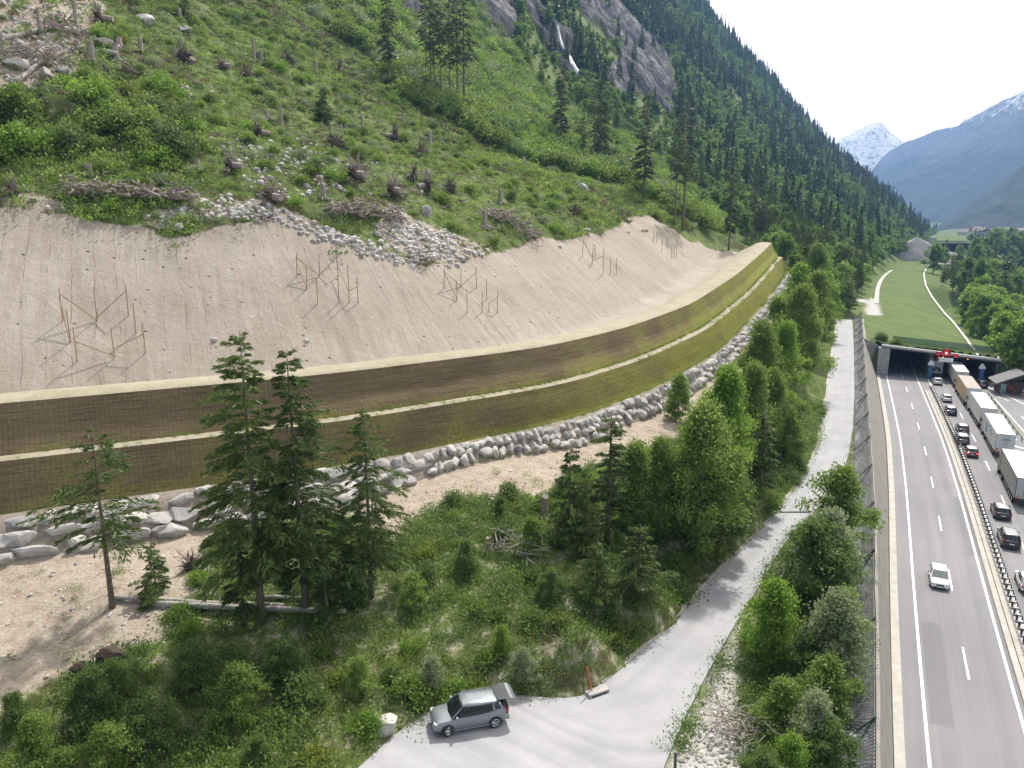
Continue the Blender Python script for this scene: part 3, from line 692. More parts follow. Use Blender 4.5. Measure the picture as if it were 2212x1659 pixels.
tr = N(t, 'ShaderNodeBsdfTransparent'); ms = N(t, 'ShaderNodeMixShader'); t.links.new(op, ms.inputs[0]); t.links.new(tr.outputs[0], ms.inputs[1]); t.links.new(b.outputs[0], ms.inputs[2])
t.links.new(ms.outputs[0], t.nodes['Material Output'].inputs[0]); M['net'] = m
fl = resample(Ftp, 1.0); nf = normals2(fl); fs_ = np.arange(len(fl))
# post positions: every ~6.5 m, tops leaning out over the road
pk = [i for i in range(5, len(fl)-2, 12)]
def ftop(i, sag=0.0):
    p = fl[i]; n_ = nf[i]; return np.array([p[0]+n_[0]*.45, p[1]+n_[1]*.45, p[2]+2.3-sag*.7])
V = []; AL = []; UP = []; rows = 7
for i in range(len(fl)):
    k = min(pk, key=lambda q: abs(q-i)); dd = abs(k-i); sag = .05*dd*dd*.5
    top = ftop(i, min(sag, .8)); bot = np.array([*(fl[i, :2]+nf[i]*2.15), fl[i, 2]+.15])
    for r in range(rows+1):
        f = r/rows; bulge = math.sin(f*math.pi)*(.18+.25*fbm([i*1.0], [r*.6], 2.0, 2)[0]); p = bot+(top-bot)*f; p = p-[0, 0, bulge*1.6]
        V.append(p-rf0); AL.append(i*1.0); UP.append(f*2.5)
I_ = np.arange(len(V)).reshape(len(fl), rows+1); F = np.stack([I_[:-1, :-1], I_[1:, :-1], I_[1:, 1:], I_[:-1, 1:]], -1).reshape(-1, 4)
link('net', mesh_np('net', np.array(V), F, [M['net']], dict(al=AL, up=UP)), RF)
mb = MB()
for i in range(len(fl)-1):
    for f in (0, 1):
        a = V[i*(rows+1)+(rows if f else 0)]; b_ = V[(i+1)*(rows+1)+(rows if f else 0)]; mb.tube(a, b_, .035, n=4, cap=False)
mb.build('cable', M['dark_steel'], RF)
for i in pk:
    p = fl[i]; n_ = nf[i]; q = MB(); b0 = np.array([p[0]+n_[0]*1.3, p[1]+n_[1]*1.3, p[2]+.05])-rf0; tp = ftop(i)-rf0
    q.tube(b0, tp, .085, n=6); q.box(b0+[0, 0, .03], (.5, .5, .12)); q.build('post', M['dark_steel'], RF)
    q = MB(); b1 = b0+[n_[0]*1.0, n_[1]*1.0, 0]; q.tube(b1+[.5, .2, 0], tp, .03, n=4); q.tube(b1+[-.2, -.5, 0], tp, .03, n=4); q.build('stay_cable', M['dark_steel'], RF)
# rubble lying on the ledge behind the net
rng = np.random.RandomState(5)

# service road with turning place, and its concrete edge strip
SRr = SR.copy()
def to_ground(P, dz): P = P.copy(); P[:, 2] += dz; return P
svc_left = np.vstack([SL, LOT]); 
sv = ribbon(to_ground(SL, .03), to_ground(resample_n(SR[:int(len(SR)*1)], len(SR)), .03), 'service_road', M['service_asphalt']) if False else None
# triangulate the road outline
outline = np.vstack([SL, LOT, [W(560, 2100, 6.5), W(1330, 2100, 6.5)], SR[::-1]])
inner = []
for i in range(0, len(SL)):
    j = np.argmin(((SR[:, :2]-SL[i, :2])**2).sum(1))
    for f in (.25, .5, .75): inner.append(SL[i]*(1-f)+SR[j]*f)
xs = np.arange(-14, 16, 1.5)
P2 = [Vector(p[:2]) for p in outline]; zs = [p[2] for p in outline]; ed = [(i, (i+1) % len(P2)) for i in range(len(P2))]
for p in inner: P2.append(Vector(p[:2])); zs.append(p[2])
r_ = delaunay_2d_cdt(P2, ed, [], 1, .01)
zz = [(zs[o[0]] if o else 6.5)+.0 for o in r_[3]]
VV = np.array([(v.x, v.y, z) for v, z in zip(r_[0], zz)])
offs = np.array([np.min(np.hypot(SL[:, 0]-v[0], SL[:, 1]-v[1])) for v in VV]); al_ = VV[:, 1]
SVC = link('service_road', mesh_np('service_road', VV, np.array(r_[2]), [M['service_asphalt']], dict(off=offs, along=al_), smooth=True)); tag(SVC, kind='structure')
mb = MB(); L = SL; Nn = normals2(L)
secs = [np.array([[*(p[:2]+n_*-.05), p[2]+.0], [*(p[:2]+n_*-.05), p[2]+.10], [*(p[:2]+n_*.28), p[2]+.10], [*(p[:2]+n_*.28), p[2]-.1]]) for p, n_ in zip(L, -Nn)]
mb.loft(secs); mb.build('edge_kerb', M['concrete_strip'], SVC)
# drainage grate across the road
a, b_ = W(1682, 1106, 6.88), W(1752, 1105, 6.85); mb = MB(); d = b_-a; mb.box((a+b_)/2+[0, 0, .012], (np.linalg.norm(d), .28, .03), [[d[0]/np.linalg.norm(d), -d[1]/np.linalg.norm(d), 0], [d[1]/np.linalg.norm(d), d[0]/np.linalg.norm(d), 0], [0, 0, 1]])
mb.build('drain_channel', M['dark_steel'], SVC)

# ================================================================ DAM
def dam_mat(name, green, seed):   # green: how far grass has taken hold
    m, t, b = newmat(name); s_, f_ = attr(t, 's'), attr(t, 'f'); geo = N(t, 'ShaderNodeNewGeometry').outputs['Position']
    cx = N(t, 'ShaderNodeCombineXYZ'); t.links.new(s_, cx.inputs[0]); t.links.new(f_, cx.inputs[1])
    big = noise(t, .13, 5, .6, geo); fine = noise(t, 3.5, 6, .75, geo)
    ln = noise(t, 1.0, 4, .6, cx.outputs[0]); cz = N(t, 'ShaderNodeCombineXYZ'); t.links.new(mathn(t, 'MULTIPLY', s_, .35), cz.inputs[0]); t.links.new(mathn(t, 'MULTIPLY', f_, 4.5), cz.inputs[1]); crs = noise(t, 1.0, 6, .7, cz.outputs[0])
    brown = ramp(t, [(.3, (.085, .063, .036)), (.5, (.180, .138, .080)), (.68, (.29, .235, .145))], mathn(t, 'ADD', mathn(t, 'MULTIPLY', fine, .4), mathn(t, 'ADD', mathn(t, 'MULTIPLY', crs, .35), mathn(t, 'MULTIPLY', big, .25))))
    grn = ramp(t, [(.3, (.14, .14, .030)), (.55, (.26, .265, .055)), (.75, (.36, .36, .085))], fine)
    # grass has taken hold more towards the far end and along the foot of each tier
    g = mathn(t, 'ADD', mapr(t, s_, 105, 260, -.26+green, .72+green), mapr(t, f_, .0, 1.6, .38, 0)); g = mathn(t, 'ADD', g, mathn(t, 'MULTIPLY', mathn(t, 'SUBTRACT', big, .5), 1.6)); g = mathn(t, 'ADD', g, mathn(t, 'MULTIPLY', mathn(t, 'SUBTRACT', fine, .5), .8))
    c = mixc(t, mapr(t, g, -.02, .62), brown.outputs[0], grn.outputs[0])
    # wire-mesh facing: square grid and course joints
    gv = mathn(t, 'LESS_THAN', mathn(t, 'FRACT', mathn(t, 'MULTIPLY', mathn(t, 'ADD', s_, mathn(t, 'MULTIPLY', fine, .35)), 2.6)), .35); gh_ = mathn(t, 'LESS_THAN', mathn(t, 'FRACT', mathn(t, 'MULTIPLY', mathn(t, 'ADD', f_, mathn(t, 'MULTIPLY', ln, .5)), 3.4)), .16)
    grid = mathn(t, 'MAXIMUM', gv, gh_); c = mixc(t, mathn(t, 'MULTIPLY', grid, mapr(t, fine, .35, .65, .0, .36)), c, (.05, .042, .025))
    cj = mathn(t, 'LESS_THAN', mathn(t, 'FRACT', mathn(t, 'ADD', mathn(t, 'MULTIPLY', f_, 1.55), mathn(t, 'MULTIPLY', mathn(t, 'ADD', ln, big), .9))), .07)
    cj = mathn(t, 'MULTIPLY', cj, mapr(t, noise(t, .5, 3, .6, geo), .40, .6)); c = mixc(t, mathn(t, 'MULTIPLY', cj, .6), c, (.045, .035, .022))
    t.links.new(c, b.inputs['Base Color']); b.inputs['Roughness'].default_value = .95; b.inputs['Specular IOR Level'].default_value = .1
    hh = mathn(t, 'SUBTRACT', mathn(t, 'ADD', mathn(t, 'MULTIPLY', fine, .35), mathn(t, 'MULTIPLY', ln, .25)), mathn(t, 'ADD', mathn(t, 'MULTIPLY', cj, .6), mathn(t, 'MULTIPLY', grid, .08)))
    bump(t, b, hh, .7, .25); return m
def crest_mat(name):
    m, t, b = newmat(name); geo = N(t, 'ShaderNodeNewGeometry').outputs['Position']; f = mathn(t, 'ADD', mathn(t, 'MULTIPLY', noise(t, .35, 6, .7, geo), .5), mathn(t, 'MULTIPLY', noise(t, 5, 4, .7, geo), .5))
    r = ramp(t, [(.3, (.19, .175, .085)), (.42, (.265, .24, .155)), (.54, (.335, .30, .225)), (.7, (.40, .365, .285))], f); t.links.new(r.outputs[0], b.inputs['Base Color'])
    b.inputs['Roughness'].default_value = .95; bump(t, b, f, .5, .12); return m
DAM = tag(empty('protection_dam', (*TOE[150, :2], 13)), 'long curved two-tier earth dam with brown-green mesh facing and sandy crest', 'embankment'); dm0 = np.array(DAM.location)
M['tier'] = dam_mat('upper_tier_face', -.04, 1); M['tier2'] = dam_mat('lower_tier_face', .27, 1); M['crest'] = crest_mat('sandy_crest')
n_s = len(TOE); hs = np.interp(TS, [0, 160, 290], [1, 1, .9])
bulge = lambda s, f: fbm(s, f*3, 2.5, 4, 3)*.10
prof = {'lower_tier': [(-.6, -.35), (0, 0), (.28, .85), (.55, 1.7), (.85, 2.6), (1.15, 3.4), (1.4, 4.05)], 'berm': [(1.4, 4.05), (1.7, 4.14), (2.1, 4.16), (2.5, 4.2)],
        'upper_tier': [(2.5, 4.2), (2.95, 5.0), (3.6, 5.9), (3.9, 6.8), (4.2, 7.6), (4.45, 8.3)], 'crest': [(4.45, 8.3), (4.9, 8.5), (6.2, 8.6), (7.6, 8.55), (8.6, 8.2), (10.5, 7.0), (13.6, 5.2)]}
for nm, pf in prof.items():
    fine_pf = []
    for (a0, z0), (a1, z1) in zip(pf[:-1], pf[1:]):
        for k in range(2): fine_pf.append((a0+(a1-a0)*k/2, z0+(z1-z0)*k/2))
    fine_pf.append(pf[-1]); V = []; S_ = []; Fv = []; zb = pf[0][1]
    for (o_f, dz) in fine_pf:
        L = offset(TOE, o_f*1.0, 0); bb = bulge(TS, np.full(n_s, dz)); bb = bb*(0 if (o_f, dz) in (pf[0], pf[-1]) else 1)
        nn = normals2(TOE); L[:, :2] -= nn*bb[:, None]; L[:, 2] += dz*hs; V.append(L); S_.append(TS); Fv.append(np.full(n_s, max(0, dz-zb)))
    # the far end: the dam tapers down
    V = np.stack(V)
    V = V.reshape(-1, 3)-dm0; K = len(fine_pf); I_ = np.arange(K*n_s).reshape(K, n_s); F = np.stack([I_[:-1, :-1], I_[:-1, 1:], I_[1:, 1:], I_[1:, :-1]], -1).reshape(-1, 4)
    mat = M['tier2'] if nm == 'lower_tier' else M['tier'] if 'tier' in nm else M['crest']
    link(nm, mesh_np(nm, V, F, [mat], dict(s=np.concatenate(S_), f=np.concatenate(Fv)), smooth=True), DAM)
# end slope of the dam
e = TOE[-1]; nn = normals2(TOE)[-1]; dd = (TOE[-1, :2]-TOE[-3, :2]); dd /= np.linalg.norm(dd); mb = MB()
pf = prof['lower_tier']+prof['berm'][1:]+prof['upper_tier'][1:]+prof['crest'][1:]
A = [np.array([*(e[:2]+nn*o_), e[2]+dz*hs[-1]]) for o_, dz in pf]
B = [np.array([*(e[:2]+nn*(o_*.9+1.0)+dd*(1.2+dz*.35)), 0]) for o_, dz in pf]
for q in B: q[2] = gh(q[0], q[1])-.3
Vv = []; Sv = []; Fv = []
for f in np.linspace(0, 1, 7):
    for a_, b_ in zip(A, B): Vv.append(a_*(1-f)+b_*f-dm0+[0, 0, .25*math.sin(f*3.14)]); Sv.append(270); Fv.append(1.0)
n = len(A); I_ = np.arange(7*n).reshape(7, n); F = np.stack([I_[:-1, :-1], I_[:-1, 1:], I_[1:, 1:], I_[1:, :-1]], -1).reshape(-1, 4)
link('end_slope', mesh_np('end_slope', np.array(Vv), F, [M['tier']], dict(s=Sv, f=Fv), smooth=True), DAM)

# ================================================================ BOULDER WALL
def rock_proto(seed, blocky=.5, sub=3, cuts=9):
    """angular boulder about 1 m across"""
    r = np.random.RandomState(seed); bm = bmesh.new(); bmesh.ops.create_icosphere(bm, subdivisions=sub, radius=.5)
    V = np.array([v.co[:] for v in bm.verts]); 
    V = np.sign(V)*np.abs(V)**(1-blocky*.35); V *= .5/np.abs(V).max()
    for _ in range(cuts):
        d = r.normal(size=3); d /= np.linalg.norm(d); h = r.uniform(.27, .43); k = V@d-h; V = V-np.outer(np.clip(k, 0, None)*.97, d)
    V += (np.stack([fbm(V[:, 0]*3+seed, V[:, 1]*3+V[:, 2]*2, 1, 3, j) for j in range(3)], 1))*.018
    F = [[v.index for v in f.verts] for f in bm.faces]; bm.free(); return V, np.array(F)
def rockmat(name, stops, sc_=1.0):
    m, t, b = newmat(name); oi = N(t, 'ShaderNodeObjectInfo').outputs['Random']; geo = N(t, 'ShaderNodeNewGeometry').outputs['Position']
    f = mathn(t, 'ADD', mathn(t, 'MULTIPLY', noise(t, .8*sc_, 6, .7, geo, .6), .6), mathn(t, 'MULTIPLY', noise(t, 5*sc_, 4, .7, geo), .25)); f = mathn(t, 'ADD', f, mathn(t, 'MULTIPLY', oi, .16))
    r = ramp(t, stops, f); t.links.new(r.outputs[0], b.inputs['Base Color']); b.inputs['Roughness'].default_value = .85
    bump(t, b, f, .55, .12); return m
M['granite'] = rockmat('granite', [(.3, (.16, .155, .145)), (.42, (.30, .29, .275)), (.53, (.43, .415, .39)), (.63, (.53, .51, .47)), (.75, (.36, .30, .23))])
M['granite_d'] = rockmat('dark_granite', [(.3, (.10, .10, .10)), (.5, (.22, .215, .205)), (.7, (.38, .37, .35))])
M['sandfill'] = simple('sand_fill', (.22, .19, .155), .95, var=.3, scale=3, bmp=.5)
BW = tag(empty('boulder_wall', (*TOE[130, :2], 11)), 'dry-laid wall of big angular grey granite boulders below the earth dam', 'boulder wall'); bw0 = np.array(BW.location)
# sloping sand body the boulders are bedded in
kk2 = kk; top = offset(TOE, -1.2*kk2, .02); bot = offset(TOE, -4.1*kk2, -3.1*kk2); inn = offset(TOE, -.2, .02); topi = offset(TOE, -1.9*kk2, -.25)
V = np.vstack([inn, top, topi, (topi+bot)/2, bot])-bw0; I_ = np.arange(5*n_s).reshape(5, n_s); F = np.stack([I_[:-1, :-1], I_[1:, :-1], I_[1:, 1:], I_[:-1, 1:]], -1).reshape(-1, 4)
link('bedding', mesh_np('bedding', V, F, [M['sandfill']], smooth=True), BW)
rprot = [rock_proto(40+i, blocky=.8, cuts=11) for i in range(14)]
rpm = [mesh_np('boulder', v, f, [M['granite']]) for v, f in rprot]
rng = np.random.RandomState(11); items = []
vis0 = 70; tr_ = normals2(TOE)
for row in range(3):
    s = 62.0+rng.rand()
    while s < TS[-1]-1:
        i = int(np.interp(s, TS, np.arange(n_s))); K = kk2[i]
        wd = rng.uniform(.8, 2.1)*(1.45 if s < 125 else .72); hgt_ = 3.3*K
        nrow = 3 if (s < 122 or 140 < s < 154 or rng.rand() < .35) else 2
        if row >= nrow: s += wd; continue
        rh = hgt_/nrow
        f = (row+.5)/nrow+rng.uniform(-.05, .05)
        p = top[i]*(1-f)+bot[i]*f; p = p+[0, 0, -.0]
        dirv = math.atan2(TOE[min(i+1, n_s-1), 1]-TOE[i-1, 1], TOE[min(i+1, n_s-1), 0]-TOE[i-1, 0])
        items.append((p-bw0, dirv+rng.uniform(-.2, .2), (wd*1.2, rh*rng.uniform(1.0, 1.4)+.3, rh*rng.uniform(1.1, 1.6)+.1), rng.randint(14), rng.uniform(-.22, .22)))
        s += wd*.90
def tdist(it): p = it[0]+bw0; return PX(p[0], p[1], p[2])
def inv(it):
    x, y, Z = tdist(it); return (0 if -60 < x < 2270 else 1, Z)
items.sort(key=inv); big, small = items[:100], items[100:]
for p, a, sc3, k, tl in big:
    o = link('boulder', rpm[k], BW, p, a, sc3); o.rotation_euler = (R(35), tl, a)
Vs = []; Fs_ = []; nn_ = 0
from mathutils import Euler
for p, a, sc3, k, tl in small:
    Rm = np.array(Euler((R(35), tl, a)).to_matrix()); v = (rprot[k][0]*np.array(sc3))@Rm.T+p; Vs.append(v); Fs_.append(rprot[k][1]+nn_); nn_ += len(v)
tag(link('boulder', mesh_np('boulders', np.vstack(Vs), np.vstack(Fs_), [M['granite']]), BW), kind='stuff')
HAZE_D = 1.3e-4
# ================================================================ GALLERY PORTAL, MEADOW EDGE, FAR WORKS
PO = tag(empty('tunnel_portal', (*PL, 0)), 'concrete road gallery portal with grass roof and pale parapet, dark mouth over both carriageways', 'tunnel portal'); po0 = np.array([*PL, 0.0])
Rp = np.array([[hdir[0], fw[0], 0], [hdir[1], fw[1], 0], [0, 0, 1]])        # local x along the portal, y into it
def pl(x, y, z): return Rp@np.array([x, y, z])
ztop = lambda x: 7.45-1.75*x/24
def pbox(mb, x0, x1, y0, y1, zb0, zb1, zt0, zt1):
    V = [pl(x0, y0, zb0), pl(x1, y0, zb1), pl(x1, y1, zb1), pl(x0, y1, zb0), pl(x0, y0, zt0), pl(x1, y0, zt1), pl(x1, y1, zt1), pl(x0, y1, zt0)]
    return mb.add(V, [[0, 1, 2, 3], [4, 5, 6, 7], [0, 1, 5, 4], [1, 2, 6, 5], [2, 3, 7, 6], [3, 0, 4, 7]])
XE = 23.7
def xl(px, z=0):
    xs = np.linspace(0, 30, 301); v = [PX(PL[0]+hdir[0]*x, PL[1]+hdir[1]*x, z)[0] for x in xs]; return float(np.interp(px, v, xs))
print('portal x', xl(2008, 2), xl(2117, 2), xl(2135, 5), xl(2042, 6), xl(2025, 5), xl(2063, 5))
dr = simple('shade_black_lining', (.022, .02, .018), .9, var=.3, scale=.5)  # near-black colour stands in for the shade inside the bore
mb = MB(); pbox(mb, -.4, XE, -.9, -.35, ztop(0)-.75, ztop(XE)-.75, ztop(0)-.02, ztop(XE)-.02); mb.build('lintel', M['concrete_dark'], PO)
mb = MB(); pbox(mb, -.4, XE+.6, -1.5, -.9, ztop(0)-.35, ztop(XE)-.35, ztop(0)+.12, ztop(XE)+.12); pbox(mb, XE, XE+.6, -.9, 3.5, ztop(XE)-.5, ztop(XE)-.5, ztop(XE)+.1, ztop(XE)+.1); mb.build('parapet', M['concrete_pale'], PO)
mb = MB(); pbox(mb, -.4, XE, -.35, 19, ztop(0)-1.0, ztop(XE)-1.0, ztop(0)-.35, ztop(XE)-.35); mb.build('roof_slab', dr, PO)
mb = MB(); pbox(mb, -.9, .0, -1.2, 19, -.1, -.1, ztop(0)-.8, ztop(0)-.8); mb.build('side_wall', M['concrete'], PO)
mb = MB(); pbox(mb, .0, 1.6, -.9, 1.2, -.1, -.1, ztop(1)-.8, ztop(1)-.9); mb.build('portal_pier', M['concrete'], PO)
xm = xl(2008, 2)-.3
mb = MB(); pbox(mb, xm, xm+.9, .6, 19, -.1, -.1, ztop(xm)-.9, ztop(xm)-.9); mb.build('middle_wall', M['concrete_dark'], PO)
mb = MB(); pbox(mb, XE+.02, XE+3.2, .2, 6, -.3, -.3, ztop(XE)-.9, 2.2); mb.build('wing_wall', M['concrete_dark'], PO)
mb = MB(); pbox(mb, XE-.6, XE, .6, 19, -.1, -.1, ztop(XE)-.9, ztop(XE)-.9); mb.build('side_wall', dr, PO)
mb = MB(); pbox(mb, -.4, XE, 19, 19.4, -.1, -.1, ztop(0)-.4, ztop(XE)-.4); mb.build('end_wall', dr, PO)  # added cap across the bore, coloured as its deep shade
# road inside the gallery
def pribbon(x0, x1, y0, y1, z, name, mat, par):
    V = np.array([pl(x0, y0, z), pl(x1, y0, z), pl(x1, y1, z), pl(x0, y1, z)])+po0
    return link(name, mesh_np(name, V, np.array([[0, 1, 2, 3]]), [mat], dict(off=[x0, x1, x1, x0], along=[0, 0, 40, 40])), par)
# blue pier guards with white pointed tops
M['blue'] = simple('blue_paint', (.035, .12, .30), .5, var=.15); M['white'] = simple('white_paint', (.80, .81, .81), .45, var=.05)
for px, py, lab in ((2008, 811, 'slim blue and white striped pier guard with pointed top at the middle of the portal'), (2117, 822, 'blue pier guard with white pointed top at the right end of the portal')):
    p = pl(xl(px, 2), -2.0, 0)+po0; t_ = tag(empty('pier_guard', p, math.atan2(hdir[1], hdir[0])), lab, 'pier guard', 'blue pier guards of the tunnel portal')
    mb = MB(); mb.box((0, 0, 1.7), (.95, .6, 3.4), bev=.12); mb.build('post', M['blue'], t_)
    mb = MB(); 
    for x in (-.3, .3): mb.box((x, -.31, 1.7), (.12, .03, 3.3))
    mb.build('stripe', M['white'], t_) if False else None
    mb = MB(); mb.prism([(-.62, 3.4), (.62, 3.4), (.62, 3.85), (0, 4.7), (-.62, 3.85)], -.32, .32); mb.build('pointed_top', M['white'], t_)
# red signal boards over the right bore
M['red_led'] = simple('lit_red_signal', (.5, .02, .03), .4, emit=(1, .03, .06), es=.35); M['red_frame'] = simple('dark_red_panel', (.22, .015, .02), .5, var=.2)
M['lamp_white'] = simple('signal_lamp', (.9, .8, .8), .4, emit=(1, .75, .75), es=.7); M['amber'] = simple('amber_lamp', (.8, .3, .05), .4, emit=(1, .35, .05), es=3.0)
ra = math.atan2(hdir[1], hdir[0])
xsig = {0: 18.2, 1: 20.9, 2: 23.5}
def on_wall(x, y, z): return pl(x, y, z)+po0
s_ = tag(empty('warning_signal', on_wall(xl(2042, 6), -1.75, 6.6), ra), 'large red lit warning triangle board above the right bore', 'signal')
MB().box((0, 0, 0), (1.9, .22, 1.7), bev=.03).build('housing', M['red_frame'], s_)
q = MB(); 
for a, b_ in (((-.75, -.6), (.75, -.6)), ((-.75, -.6), (0, .75)), ((.75, -.6), (0, .75))): q.tube((a[0], -.13, a[1]), (b_[0], -.13, b_[1]), .09, n=5)
q.build('triangle', M['red_led'], s_); MB().box((0, -.14, -.15), (.42, .05, .42)).build('lamp', M['lamp_white'], s_)
for x, lb in ((xl(2025, 6), 'small red lane signal left of the warning triangle'), (xl(2063, 6), 'small red lane signal right of the warning triangle')):
    s_ = tag(empty('lane_signal', on_wall(x, -1.7, 6.0-.08*(x-14)), ra), lb, 'signal', 'lane signals over the right bore'); MB().box((0, 0, 0), (1.0, .2, .95), bev=.03).build('housing', M['red_frame'], s_)
    q = MB(); q.tube((-.35, -.11, -.33), (.35, -.11, .33), .07, n=4); q.tube((-.35, -.11, .33), (.35, -.11, -.33), .07, n=4); q.build('cross', M['red_led'], s_)
s_ = tag(empty('information_board', on_wall(xl(2042, 5), -1.75, 4.85), ra), 'white rectangular board hanging under the red warning triangle', 'sign'); MB().box((0, 0, 0), (2.9, .14, 1.0), bev=.02).build('panel', M['white'], s_)
MB().box((0, -.075, .06), (2.2, .012, .08)).build('text_line', M['steel'], s_)
for i, (x, y, z) in enumerate(((12.2, 1.0, 4.9), (13.2, 3, 4.7), (16.2, 6, 4.4), (17.0, 10, 4.3), (14.2, 12, 4.6), (18.6, 5, 4.3))):
    l = tag(empty('tunnel_lamp', on_wall(x, y, z), ra), 'small amber lamp glowing under the ceiling of the right bore', 'lamp', 'amber lamps in the right bore'); MB().box((0, 0, 0), (.32, .3, .12), bev=.05).build('lens', M['amber'], l); MB().box((0, 0, .09), (.4, .4, .06)).build('housing', M['dark_steel'], l)
# green fence on the gallery roof
M['fencegreen'] = simple('green_fence_mesh', (.05, .14, .11), .7, var=.3, scale=4)
mt, t, b = newmat('green_mesh'); geo = N(t, 'ShaderNodeNewGeometry').outputs['Position']; b.inputs['Base Color'].default_value = (.045, .13, .10, 1)
ms = N(t, 'ShaderNodeMixShader', i_0=.75); tr = N(t, 'ShaderNodeBsdfTransparent'); t.links.new(tr.outputs[0], ms.inputs[1]); t.links.new(b.outputs[0], ms.inputs[2]); t.links.new(ms.outputs[0], t.nodes['Material Output'].inputs[0])
GF = tag(empty('roof_fence', on_wall(3, 2.6, 7.8)), 'green wire mesh fence with pale posts on the grass above the portal', 'fence'); g0 = np.array(GF.location)
xs_ = list(np.arange(2.2, 23.5, 4.2)); gp = [on_wall(x, 2.6, 0) for x in xs_]
for p in gp: p[2] = gh(p[0], p[1])
q = MB()
for a, b_ in zip(gp[:-1], gp[1:]): q.poly([a-g0, b_-g0, b_-g0+[0, 0, 1.5], a-g0+[0, 0, 1.5]])
q.build('mesh_panel', mt, GF)
for p in gp: MB().box(p-g0+[0, 0, .8], (.16, .16, 1.7)).build('post', M['steel'], GF)
# pale kerb line at the right edge of the meadow
mr_ = smooth(resample(MR, 2.0), 3); q = MB(); k0 = mr_[0].copy(); nn = normals2(mr_)
secs = [np.array([[*(p[:2]-n_*.05), p[2]-.4], [*(p[:2]-n_*.05), p[2]+.45], [*(p[:2]+n_*.45), p[2]+.45], [*(p[:2]+n_*.45), p[2]-.4]])-k0 for p, n_ in zip(mr_, nn)]
tag(link('meadow_kerb', q.loft(secs).mesh('meadow_kerb', M['concrete_pale']), None, k0), 'long pale concrete kerb along the right edge of the meadow', 'kerb')
# gravel track along the left edge of the meadow: two pale wheel ruts
tl = smooth(resample(np.array([G(x, y) for x, y in [(1884, 655), (1886, 640), (1888, 625), (1893, 610), (1901, 597), (1911, 588), (1922, 581)]]), 2.0), 6)
for p in tl: p[2] = gh(p[0], p[1])+.06
tn = normals2(tl); TRK = None; M['pale_gravel'] = simple('pale_gravel', (.46, .44, .39), .95, var=.25, scale=1.5, bmp=.4)
def rut(c_, w_, nm, par=None):
    A = tl.copy(); A[:, :2] += tn*(c_+w_/2); B = tl.copy(); B[:, :2] += tn*(c_-w_/2); V = np.vstack([A, B]); n = len(A)
    return link(nm, mesh_np(nm, V, np.array([[i, n+i, n+i+1, i+1] for i in range(n-1)]), [M['pale_gravel']]), par)
TRK = rut(1.3, 1.5, 'gravel_track'); tag(TRK, kind='structure'); rut(-1.3, 1.5, 'wheel_rut', TRK)
# second portal in the distance
fa = uv2(0, 0, 0)
FH2 = FH.copy()
for p in FH2: p[2] = gh(p[0], p[1])
FMW = link('far_motorway', mesh_np('far_motorway', np.vstack([FH+[0, 0, .25], FH+[18, -9, .25]]), np.array([[0, 4, 5, 1], [1, 5, 6, 2], [2, 6, 7, 3]]), [M['concrete']], dict(off=[0]*8, along=[0]*8))); tag(FMW, kind='structure')
p0 = W(2041, 545, 9.6); a0 = math.radians(-12)
FP = tag(empty('tunnel_portal', p0, a0), 'small distant gallery portal with a flat pale roof edge beyond the meadow', 'tunnel portal')
MB().box((14, 3, 9.0), (44, 8, 1.2)).build('roof_slab', M['concrete_pale'], FP)
MB().box((14, 12, 9.9), (46, 26, .8)).build('grass_roof', M['ground'], FP)
for x in (-7, 12, 34): MB().box((x, 5, 4.2), (1.2, 6, 8.4)).build('pier', M['concrete'], FP)
MB().box((14, 9, 4), (42, 1, 8)).build('dark_mouth', dr, FP)  # dark sheet in place of the shade within the mouth
MB().box((-11, 2, 6.5), (6, 6, 13), taper=.85).build('side_tower', M['concrete'], FP)
# netted grey rock spur left of it
c0 = W(1990, 563, 9.3); q = MB(); r = np.random.RandomState(3)
ring = [(-34, -4, -2), (-20, -9, -2), (0, -10, -2), (20, -8, -2), (36, 0, -2), (20, 20, 2), (-20, 22, 2)]
V = list(ring)+[(-24, 3, 6), (-12, 0, 12), (-3, 4, 16), (3, 4, 13), (14, 3, 9), (22, 4, 5), (-34, 6, 2)]
bm = bmesh.new(); [bm.verts.new(v) for v in V]; bmesh.ops.convex_hull(bm, input=bm.verts); bmesh.ops.subdivide_edges(bm, edges=bm.edges[:], cuts=3, use_grid_fill=True)
for v in bm.verts: d = float(fbm([v.co.x], [v.co.z+v.co.y], 6, 3)[0]); v.co.y += d*2.5; v.co.z += d*2
me = bpy.data.meshes.new('rock_spur'); bm.to_mesh(me); bm.free(); me.materials.append(M['granite_d'])
tag(link('rock_spur', me, None, c0, R(-10)), 'pointed grey rock spur beside the distant gallery portal', 'rock')

